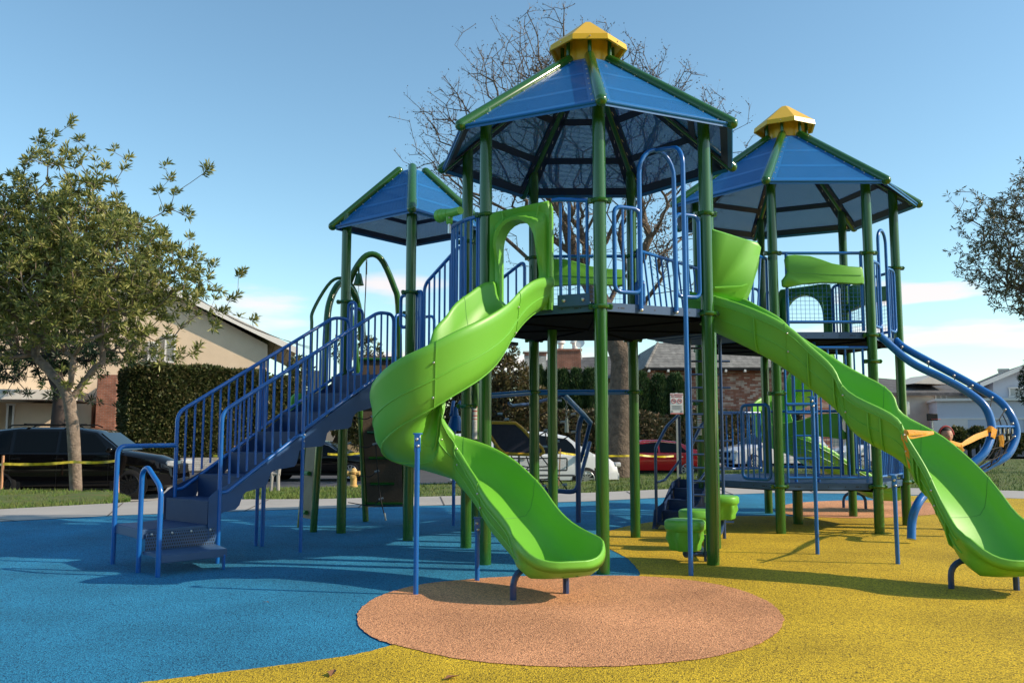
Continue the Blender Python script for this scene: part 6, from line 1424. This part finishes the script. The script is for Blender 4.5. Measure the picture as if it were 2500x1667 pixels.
wc = chim(None, 1281, 1334, 862, 1000, 52, M_wbrick) if False else None
e_ = empty('chimney', (at(1308,1000,52).x, 52, 1.0), 'tall white painted brick chimney beside the olive tree', 'chimney'); a = at(1281,1000,52); b = at(1334,868,52)
m = MB(); m.box(((a.x+b.x)/2, 52.6, (b.z+1)/2), (b.x-a.x, 1.1, b.z-1)); m.build('stack', M_wbrick, e_, smooth=False)
m = MB(); m.box(((a.x+b.x)/2, 52.6, b.z+.09), (b.x-a.x+.02, 1.12, .22)); m.build('brick_course', M_redb, e_, smooth=False); m = MB(); m.box(((a.x+b.x)/2, 52.6, b.z+.24), (b.x-a.x+.2, 1.3, .07)); m.build('metal_cap', M_trimw, e_, smooth=False)
# more roofs far right: cream house and blue grey house
YC = 62.0; ch = empty('house', (at(2250,1080,YC).x, YC, -.36), 'cream stucco house with dark roof behind the right tower', 'house')
a = at(2105,1100,YC); b = at(2418,955,YC); m = MB(); m.box(((a.x+b.x)/2, YC+5, (b.z-.36)/2), (b.x-a.x, 10, b.z+.36)); m.build('wall', M_stucw, ch, smooth=False)
m = MB(); V = [at(2090,958,YC-.6), at(2425,958,YC-.6), at(2418,930,YC+3), at(2150,916,YC+5), at(2090,930,YC+5)]; z0 = V[0].z; zr = at(2200,912,YC+5).z; xL, xR = V[0].x, V[1].x
m.add([(xL, YC-.6, z0), (xR, YC-.6, z0), (xR-1.2, YC+5, zr-.7), (xL, YC+5, zr), (xL, YC+11, z0), (xR, YC+11, z0), (xL, YC-.6, z0-.2), (xR, YC-.6, z0-.2)], [(0,1,2,3),(3,2,5,4),(0,3,4),(1,5,2),(0,6,7,1),(6,4,5,7)]); m.build('roof', M_shingd, ch, smooth=False)
g0, g1, g2 = at(2232,936,YC+.4), at(2318,938,YC+.4), at(2284,913,YC+.4); m = MB(); m.add([g0, g1, g2, g0+Vector((0,4,0)), g1+Vector((0,4,0)), g2+Vector((0,4,0))], [(0,1,2),(0,2,5,3),(2,1,4,5)]); m.build('gable', M_stucw, ch, smooth=False)
window(ch, 2284, 2309, 961, 983, YC-.05, mull=1); window(ch, 2294, 2306, 1026, 1040, YC-.05, mull=0, blind=False)
m = MB(); m.box((at(2275,1075,YC-1).x, YC-1, .55), (7.5, .12, 1.6)); m.build('fence_panel', M_trim, ch, smooth=False)
YG = 56.0; gh = empty('house', (at(2420,1080,YG).x, YG, -.36), 'pale blue grey house with white trimmed gable and wide garage at far right', 'house')
xa, xb = at(2300,1000,YG).x, at(2760,1000,YG).x; za = at(2400,978,YG).z; m = MB(); m.box(((xa+xb)/2, YG+4, (za-.36)/2), (xb-xa, 8, za+.36)); m.build('garage_wall', M_bluew, gh, smooth=False)
m = MB(); m.box(((xa+xb)/2, YG+3.9, za+.08), (xb-xa+.3, 8.3, .16)); m.build('parapet', M_trimw, gh, smooth=False)
m = MB(); zg = at(2400,1022,YG).z; m.box(((xa+xb)/2, YG-.04, zg), (xb-xa, .1, .10)); m.box((at(2331,1050,YG).x, YG-.05, (zg-.4)/2), (2.0, .06, zg+.4)); m.build('garage_band', M_trimw, gh, smooth=False)
m = MB(); m.box((at(2425,1050,YG).x, YG-.045, (zg-.4)/2), (3.3, .05, zg+.3)); m.build('garage_door', M_stucw2, gh, smooth=False) if 'M_stucw2' in globals() else m.build('garage_door', M_bluew, gh, smooth=False)
Yg = YG+3.5; A = at(2445, 893, Yg-.5); Lf = at(2366, 929, Yg-.5); x2 = at(2366,1000,Yg).x; x3 = at(2560,1000,Yg).x; zw = at(2366, 935, Yg).z
m = MB(); P = [(x2+.3, 2), (x3, 2), (x3, zw), (A.x, A.z-.25), (x2+.3, zw+.05)]; n = 5; m.add([(x, Yg, z) for x, z in P]+[(x, Yg+9, z) for x, z in P], [tuple(range(n)), tuple(range(n, 2*n))[::-1]]+[(i, n+i, n+(i+1)%n, (i+1)%n) for i in range(n)]); m.build('wall', M_bluew, gh, smooth=False)
sl = (A.z-Lf.z)/(A.x-Lf.x); roofslab(Vector((Lf.x-.4, 0, Lf.z-.4*sl)), A, Yg-.6, Yg+9.5, .1, M_shingd, gh); roofslab(A, Vector((A.x*2-Lf.x+2, 0, Lf.z-2*sl)), Yg-.6, Yg+9.5, .1, M_shingd, gh)
for p, q in ((Vector((Lf.x-.4, 0, Lf.z-.4*sl)), A), (A, Vector((A.x*2-Lf.x+2, 0, Lf.z-2*sl)))):
    m = MB(); V = []
    for y in (Yg-.68, Yg-.61): V += [(p.x, y, p.z), (q.x, y, q.z), (q.x, y, q.z-.30), (p.x, y, p.z-.30)]
    m.add(V, [(0,1,2,3),(7,6,5,4),(0,4,5,1),(3,2,6,7),(1,5,6,2),(0,3,7,4)]); m.build('barge_board', M_trimw, gh, smooth=False)
m = MB(); m.box((A.x, Yg-.62, A.z-.35), (.35, .1, .5)); m.build('gable_bracket', M_trimw, gh, smooth=False)
window(gh, 2410, 2478, 948, 969, Yg-.05, mull=1)
chim(gh, 2350, 2369, 903, 945, Yg+3, M_stucw); 
gh.rotation_euler.z = math.radians(-20)
# bushes before the blue grey house
for i, (px, py, r, lb_) in enumerate(((2337,1066,18,'round dark shrub at the left end of the blue grey garage'),(2385,1062,15,'round shrub under the window of the blue grey garage, left of the tube climber'),(2475,1082,18,'shrub by the garage right of the tube climber'),(2420,1082,13,'low clipped shrub between the two round ones by the garage'),(2512,1078,16,'shrub at the right edge by the blue grey garage'),(2366,1078,10,'smallest shrub beside the driveway of the blue grey house'))):
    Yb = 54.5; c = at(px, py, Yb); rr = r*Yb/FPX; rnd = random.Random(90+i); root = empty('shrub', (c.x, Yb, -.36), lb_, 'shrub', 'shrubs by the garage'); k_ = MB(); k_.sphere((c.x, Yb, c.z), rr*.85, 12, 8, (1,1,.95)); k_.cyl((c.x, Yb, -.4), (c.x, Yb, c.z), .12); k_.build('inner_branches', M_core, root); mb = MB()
    for _ in range(420):
        v = Vector((rnd.gauss(0,1), rnd.gauss(0,1), rnd.gauss(0,1))).normalized(); rosette(mb, Vector((c.x, Yb, c.z))+v*rr*rnd.uniform(.8,1.08), v, 3, .28, .07, rnd)
    mb.build('foliage', L_hedge, root, smooth=False)
# far wall of white block
a = at(395, 1152, 38.8); b = at(705, 1152, 40.8); m = MB(); m.box(((a.x+b.x)/2, 38.2, .0-.15), (b.x-a.x, .25, .55), Matrix.Rotation(math.radians(9), 3, 'Z')); o = m.build('block_wall', M_wbrick, None, smooth=False, org=((a.x+b.x)/2, 38.2, -.4)); tag(o, 'low white block wall along the foot of the tall hedge', 'wall')
a = at(845,1100,46); m = MB(); m.box((at(872,1060,49).x, 49, 1.1), (2.4, .2, 3.0)); o = m.build('fence', M_stucco, None, smooth=False, org=(at(872,1060,49).x, 49, -.4)); tag(o, 'short tan wooden fence section behind the black sedan and green posts', 'fence')
# ------------------------------------------------------------------ street furniture
def g2(px, py, z): return ground(px, py, z)
p = g2(863, 1186, -.10); hy = empty('fire_hydrant', p, 'pale yellow fire hydrant on the grass strip in front of the black sedan', 'hydrant')
M_hyd = mat('yellow_hydrant_paint', (.66,.42,.14), .55, noise=(12,.5,(.55,.33,.10)))
k = 1.0; sH = (at(863,1142,p.y).z-p.z)/.72
m = MB(); m.lathe(p, [(r*sH*1.15, z*sH) for r, z in ((.15,-.03),(.15,.03),(.115,.04),(.11,.42),(.135,.43),(.135,.47),(.12,.48),(.12,.54),(.15,.55),(.15,.58),(.12,.60),(.10,.66),(.06,.70),(.02,.72))], 20); m.build('barrel', M_hyd, hy)
for s in (-1, 1): m = MB(); m.lathe(p+Vector((s*.11*sH, 0, .50*sH)), [(.05,0),(.055,.02),(.065,.05),(.065,.09),(.02,.10)], 12, Vector((s, 0, 0))); m.build('side_cap', M_hyd, hy)
m = MB(); m.lathe(p+Vector((0,-.12*sH,.36*sH)), [(.065,0),(.07,.05),(.075,.07),(.02,.09)], 12, Vector((0,-1,0))); m.build('front_cap', M_hyd, hy)
p = g2(671, 1196, -.14); m = MB(); hh = at(671,1132,p.y).z-p.z
m.tube([p+Vector((-.09,0,-.02)), p+Vector((-.07,0,hh*.5)), p+Vector((-.10,0,hh*.8)), p+Vector((0,0,hh)), p+Vector((.10,0,hh*.85)), p+Vector((.07,0,hh*.5)), p+Vector((.08,0,-.02))], .045, 8); m.cyl(p+Vector((-.10,0,hh*.62)), p+Vector((.12,0,hh*.62)), .04)
o = m.build('standpipe', M_conc, None, org=p); tag(o, 'pale grey bent water standpipe under the stairs by the sedan wheel', 'standpipe')
# bench of expanded metal
M_bench = mat('dark_bench_coating', (.04,.045,.042), .5); bb = at(1300, 1150, 21.5); zb = -.14; be = empty('park_bench', (bb.x, 21.5, zb), 'dark metal mesh bench on the grass before the white minivan', 'bench')
xl, xr = at(1232,1130,21.5).x, at(1385,1130,21.5).x
def mesh_pad(c, sx_, sz_, tilt, nm):
    M_ = Matrix.Rotation(tilt, 3, 'X'); m = MB()
    m.tube([Vector(c)+M_ @ Vector(v) for v in fillet([(-sx_/2,0,-sz_/2),(sx_/2,0,-sz_/2),(sx_/2,0,sz_/2),(-sx_/2,0,sz_/2)], .04, 3, True)], .018, 8, closed=True); n = int(sx_/.05); k2 = int(sz_/.045)
    for r in range(k2):
        z0, z1 = -sz_/2+sz_*r/k2, -sz_/2+sz_*(r+1)/k2; P = []
        for i in range(2*n+1): P.append(Vector(c)+M_ @ Vector((-sx_/2+sx_*i/(2*n), 0, z0 if (i+r) % 2 else z1)))
        m.tube(P, .0045, 4, False)
        P = [Vector(c)+M_ @ Vector((-sx_/2+sx_*i/(2*n), 0, z1 if (i+r) % 2 else z0)) for i in range(2*n+1)]; m.tube(P, .0045, 4, False)
    return m.build(nm, M_bench, be)
L_ = xr-xl; mesh_pad(((xl+xr)/2, 21.6, at(1300,1133,21.6).z), L_, .30, .15, 'backrest'); mesh_pad(((xl+xr)/2+.15, 21.3, at(1300,1160,21.3).z), L_, .34, PI/2-.02, 'seat')
zs_ = at(1300,1163,21.3).z
for x in (xl+.35, xr-.28):
    m = MB(); m.cyl((x, 21.4, zb-.05), (x, 21.4, zs_), .035); m.box((x, 21.58, (zs_+at(1300,1112,21.5).z)/2), (.05,.05,.62)); m.build('leg', M_bench, be)
# wooden stakes with yellow caution tape
M_stake = mat('raw_pine_stake', (.58,.30,.16), .85, noise=(20,.6,(.45,.24,.13))); M_tape = mat('yellow_caution_tape', (.80,.62,.03), .45, noise=(7,.75,(.25,.19,.02),1))
def stake(px, y0, y1, z, lb, tilt=0):
    p = g2(px, y1, z); t = at(px+tilt, y0, p.y); m = MB(); m.box((p+t)/2, (.055,.03,(t-p).length+.1), (t-p).to_track_quat('Z','Y').to_matrix()); o = m.build('wooden_stake', M_stake, None, smooth=False, org=p); tag(o, lb, 'stake', 'wooden stakes carrying yellow tape'); return t
a = stake(3, 1117, 1199, -.03, 'wooden stake at the left edge of the photo holding the yellow tape', 5); b = stake(288, 1116, 1208, -.05, 'wooden stake beside the front wheel of the big black vehicle'); c = stake(573, 1090, 1152, -.36, 'wooden stake with a white paper seen between the stair bars', 0); d = stake(1364, 1100, 1183, -.12, 'wooden stake at the right end of the mesh bench', 4)
def tape(P, lb, sag=.03, wd=.06):
    m = MB(); V = []; n = 24*(len(P)-1)
    for a_, b_ in zip(P, P[1:]):
        for i in range(25):
            t = i/24; p = a_.lerp(b_, t)-Z*(sag*math.sin(PI*t)); tw_ = math.sin(t*9)*.5; V += [p-Vector((0, math.sin(tw_), math.cos(tw_)))*wd/2, p+Vector((0, math.sin(tw_), math.cos(tw_)))*wd/2]
    m.add(V, [(2*i, 2*i+1, 2*i+3, 2*i+2) for i in range(len(V)//2-1)]); k = MB()
    o = m.build('caution_tape', M_tape, None); tag(o, lb, 'tape', 'yellow caution tape on stakes'); 
tape([at(-60,1138,20.5), at(8,1132,19.6), at(180,1127,19.5), at(288,1124,a.y-.4)], 'yellow caution tape stretched past the leafy tree trunk at left')
tape([at(520,1112,38), at(573,1114,37.5)], 'short yellow tape piece seen between the stair bars before the hedge', wd=.12)
tape([at(800,1108,27), at(880,1106,27)], 'yellow tape crossing in front of the black sedan', wd=.07); tape([at(1364,1104,d.y-.1), at(1440,1110,27), at(1565,1111,27.5), at(1645,1113,28)], 'yellow tape crossing in front of the red sedan and the bare tree', wd=.06)
m = MB(); q = at(583, 1102, 37.4); m.bbox(q, (.42, .02, .42), None, .005); o = m.build('paper_notice', M_white, None, smooth=False); tag(o, 'white paper notice fixed to the stake behind the stair bars', 'notice')
# no smoking sign
ys = 26.5; sb = at(1655, 1165, ys); sg = empty('no_smoking_sign', (at(1652,1100,ys).x, ys, -.3), 'white and red no smoking no vaping sign on a steel post', 'sign')
m = MB(); m.box((at(1653,1000,ys).x, ys+.05, 1.0), (.06, .05, 2.9)); m.build('post', M_chain, sg, smooth=False)
c = at(1652, 985.5, ys); w_ = (1667.5-1636.5)*ys/FPX*1.02; h_ = 51*ys/FPX
M_sign = mat('sign_white', (.78,.74,.68), .5); m = MB(); m.bbox(c, (w_, .012, h_), None, .004); pl = m.build('sign_plate', M_sign, sg, smooth=False)
m = MB(); y = c.y-.0075
m.box((c.x, y, c.z-h_*.465), (w_*.97, .003, h_*.05))
for s in (-1, 1):
    cc = Vector((c.x+s*w_*.235, y, c.z+h_*.13)); m.torus(cc, w_*.17, w_*.022, (0,1,0), 24, 5); m.box(cc, (w_*.33, .004, w_*.035), Matrix.Rotation(math.radians(45), 3, 'Y'))
m.build('red_symbols', M_red, pl, smooth=False)
m = MB()
for s in (-1, 1):
    cc = Vector((c.x+s*w_*.235, y+.001, c.z+h_*.13)); m.box(cc, (w_*.2, .003, w_*.04), Matrix.Rotation(math.radians(-12), 3, 'Y')); m.torus(Vector((c.x+s*w_*.36, y, c.z-h_*.37)), w_*.06, w_*.016, (0,1,0), 16, 4)
for k in range(5): m.box((c.x, y, c.z-h_*(.09+.045*k)), (w_*(.82-.12*(k % 2)), .003, h_*.014))
m.build('black_symbols', M_black, pl, smooth=False)
def text(s, size, pos, mt, par, nm, ext=.002, bold=0):
    cu = bpy.data.curves.new(nm, 'FONT'); cu.body = s; cu.size = size; cu.align_x = 'CENTER'; cu.align_y = 'CENTER'; cu.extrude = ext; cu.offset = bold; o = bpy.data.objects.new(nm, cu); sc.collection.objects.link(o)
    o.rotation_euler = (PI/2, 0, 0); o.location = pos; bpy.context.view_layer.update(); dg = bpy.context.evaluated_depsgraph_get(); me = bpy.data.meshes.new_from_object(o.evaluated_get(dg)); bpy.data.objects.remove(o)
    me.transform(Matrix.Translation(pos) @ Matrix.Rotation(PI/2, 4, 'X')); me.transform(Matrix.Translation(-wpos(par))); me.materials.clear(); me.materials.append(mt); q = bpy.data.objects.new(nm, me); sc.collection.objects.link(q); q.parent = par; return q
text('NO SMOKING', w_*.155, Vector((c.x, y-.001, c.z+h_*.43)), M_red, pl, 'lettering', bold=.001); text('NO VAPING', w_*.155, Vector((c.x, y-.001, c.z+h_*.335)), M_red, pl, 'lettering', bold=.001)
# basketball hoop seen from behind, small street sign
yb = 48; m = MB(); c = at(2276, 1018, yb); hp = empty('basketball_hoop', (c.x, yb, -.5), 'portable basketball hoop with dark backboard standing before the cream house', 'basketball hoop')
m.bbox(c, (27*yb/FPX, .06, 17*yb/FPX), None, .03); m.build('backboard', M_trim, hp); m = MB(); m.cyl((c.x+.02, yb+.1, -.5), (c.x+.02, yb+.1, c.z), .05); m.build('pole', M_chain, hp); m = MB(); m.torus((c.x, yb-.4, c.z-.12), .22, .012); m.build('rim', M_redh, hp) if 'M_redh' in globals() else m.build('rim', M_red, hp)
c = at(2217, 996, 30); e2 = empty('street_sign', (c.x, 30, -.5), 'narrow sign seen edge on behind the rightmost green post', 'sign'); m = MB(); m.bbox(c, (.10,.02,.44), None, .005); m.build('plate', M_trimw, e2); m = MB(); m.cyl((c.x-.03, 30.03, -.5), (c.x-.03, 30.03, c.z), .025); m.build('post', M_chain, e2)
# ------------------------------------------------------------------ child behind the right slide
M_skin = mat('skin', (.50,.27,.19), .55, sss=.1); M_hair = mat('dark_brown_hair', (.035,.018,.012), .6); M_band = mat('red_headband', (.45,.06,.06), .7); M_shirt = mat('white_shirt', (.55,.50,.50), .85); M_jean = mat('blue_trousers', (.05,.08,.16), .9)
hc = at(2309, 1063, 11.9); gx, gy = hc.x, hc.y; pe_ = empty('person', (gx, gy, 0), 'child with dark hair and red headband peeking over the rim of the right slide', 'person')
def skin_body(V, E_, R_, name, mt, par, sub=2):
    me = bpy.data.meshes.new(name); me.from_pydata([tuple(v) for v in V], E_, []); o = bpy.data.objects.new(name, me); sc.collection.objects.link(o)
    sk = o.modifiers.new('s', 'SKIN'); sb_ = o.modifiers.new('d', 'SUBSURF'); sb_.levels = sb_.render_levels = sub
    if not me.skin_vertices: bpy.context.view_layer.objects.active = o
    for i, r in enumerate(R_): me.skin_vertices[0].data[i].radius = (r, r) if isinstance(r, (int, float)) else r
    me.skin_vertices[0].data[0].use_root = True; bpy.context.view_layer.update(); dg = bpy.context.evaluated_depsgraph_get(); m2 = bpy.data.meshes.new_from_object(o.evaluated_get(dg)); bpy.data.objects.remove(o); m2.materials.clear(); m2.materials.append(mt)
    m2.polygons.foreach_set('use_smooth', [True]*len(m2.polygons)); q = bpy.data.objects.new(name, m2); sc.collection.objects.link(q); q.parent = par; return q
hz = hc.z; s = hz/1.22
V = [(0,0,.66*s),(0,.01,.80*s),(0,.01,.98*s),(0,.0,1.06*s),(0,-.01,1.12*s),(.13,.01,1.0*s),(.17,.03,.80*s),(.17,-.04,.62*s),(-.13,.01,1.0*s),(-.17,.03,.80*s),(-.17,-.04,.62*s),(.07,0,.62*s),(.08,-.01,.33*s),(.08,.02,.06*s),(.09,-.10,.03),(-.07,0,.62*s),(-.08,-.01,.33*s),(-.08,.02,.06*s),(-.09,-.10,.03)]
E_ = [(0,1),(1,2),(2,3),(3,4),(2,5),(5,6),(6,7),(2,8),(8,9),(9,10),(0,11),(11,12),(12,13),(13,14),(0,15),(15,16),(16,17),(17,18)]
R_ = [.10,.095,.10,.045,.042,.048,.036,.026,.048,.036,.026,.075,.052,.036,.03,.075,.052,.036,.03]
skin_body(V, E_, R_, 'body', M_skin, pe_)
m = MB(); m.lathe((gx, gy+.005, .68*s), [(.12,0),(.115,.12),(.125,.26*s),(.145,.34*s),(.09,.39*s),(.055,.41*s)], 20); m.build('shirt', M_shirt, pe_); m = MB(); 
for sx_ in (-1, 1): m.tube([(gx+sx_*.06, gy, .68*s), (gx+sx_*.08, gy-.01, .33*s), (gx+sx_*.08, gy+.02, .10*s)], .06, 12, rs=[.085,.062,.05]); m.tube([(gx+sx_*.12, gy+.01, 1.01*s), (gx+sx_*.175, gy+.03, .80*s), (gx+sx_*.175, gy-.02, .68*s)], .05, 10, rs=[.055,.045,.038])
m.build('clothing', M_jean, pe_)
hd = MB(); c = Vector((gx, gy, hz)); R0 = .098; segs, rings_ = 28, 20; V = []; F = []
for i in range(rings_+1):
    a = PI*i/rings_
    for k in range(segs):
        b = 2*PI*k/segs; x, yv, z = math.sin(a)*math.cos(b), math.sin(a)*math.sin(b), math.cos(a); fx = 1.0-.18*max(0, -z-.1); fr = max(0, -yv)
        nose = .16*math.exp(-((x/.12)**2+((z+.12)/.20)**2)) if yv < 0 else 0; eye = -.06*(math.exp(-(((x-.34)/.14)**2+((z-.05)/.10)**2))+math.exp(-(((x+.34)/.14)**2+((z-.05)/.10)**2))) if yv < 0 else 0; ch_ = .05*math.exp(-((x/.25)**2+((z+.75)/.2)**2)) if yv < 0 else 0
        V.append(c+Vector((x*R0*.86*fx, (yv*R0*.98)-(nose+eye+ch_)*R0, z*R0*1.16)))
F = [(i*segs+k, (i+1)*segs+k, (i+1)*segs+(k+1)%segs, i*segs+(k+1)%segs) for i in range(rings_) for k in range(segs)]; hd.add(V, F)
for sx_ in (-1, 1): hd.sphere(c+Vector((sx_*R0*.88, .01, -.01)), .022, 8, 6, (.4,.8,1.2))
he = hd.build('head', M_skin, pe_, ang=180)
m = MB()
for sx_ in (-1, 1): m.sphere(c+Vector((sx_*.030, -.082, .006)), .010, 8, 6, (1.2,.6,.7))
m.build('eyes', M_black, he); m = MB(); m.sphere(c+Vector((0,-.088,-.052)), .018, 8, 6, (1.2,.4,.35)); m.build('mouth', M_band, he)
m = MB(); V = []; n2 = 24
for i in range(13):
    a = PI*.60*i/12
    for k in range(n2):
        b = 2*PI*k/n2; lim = 1.0 if math.sin(b) > -.35 else .52; aa = a*lim; V.append(c+Vector((math.sin(aa)*math.cos(b)*R0*.97, math.sin(aa)*math.sin(b)*R0*1.08+.006, math.cos(aa)*R0*1.26)))
m.add(V, [(i*n2+k, (i+1)*n2+k, (i+1)*n2+(k+1)%n2, i*n2+(k+1)%n2) for i in range(12) for k in range(n2)])
m.tube([c+Vector((0,.08,0)), c+Vector((0,.10,-.09)), c+Vector((0,.09,-.19))], .05, 12, rs=[.085,.075,.03]); m.build('hair', M_hair, he, ang=180)
m = MB(); m.tube([c+Vector((R0*1.0*math.cos(t), -.028-.0*math.sin(t)+.012, R0*1.28*math.sin(t))) for t in [PI*(i+.5)/15 for i in range(15)]], .013, 8); m.build('headband', M_band, he)
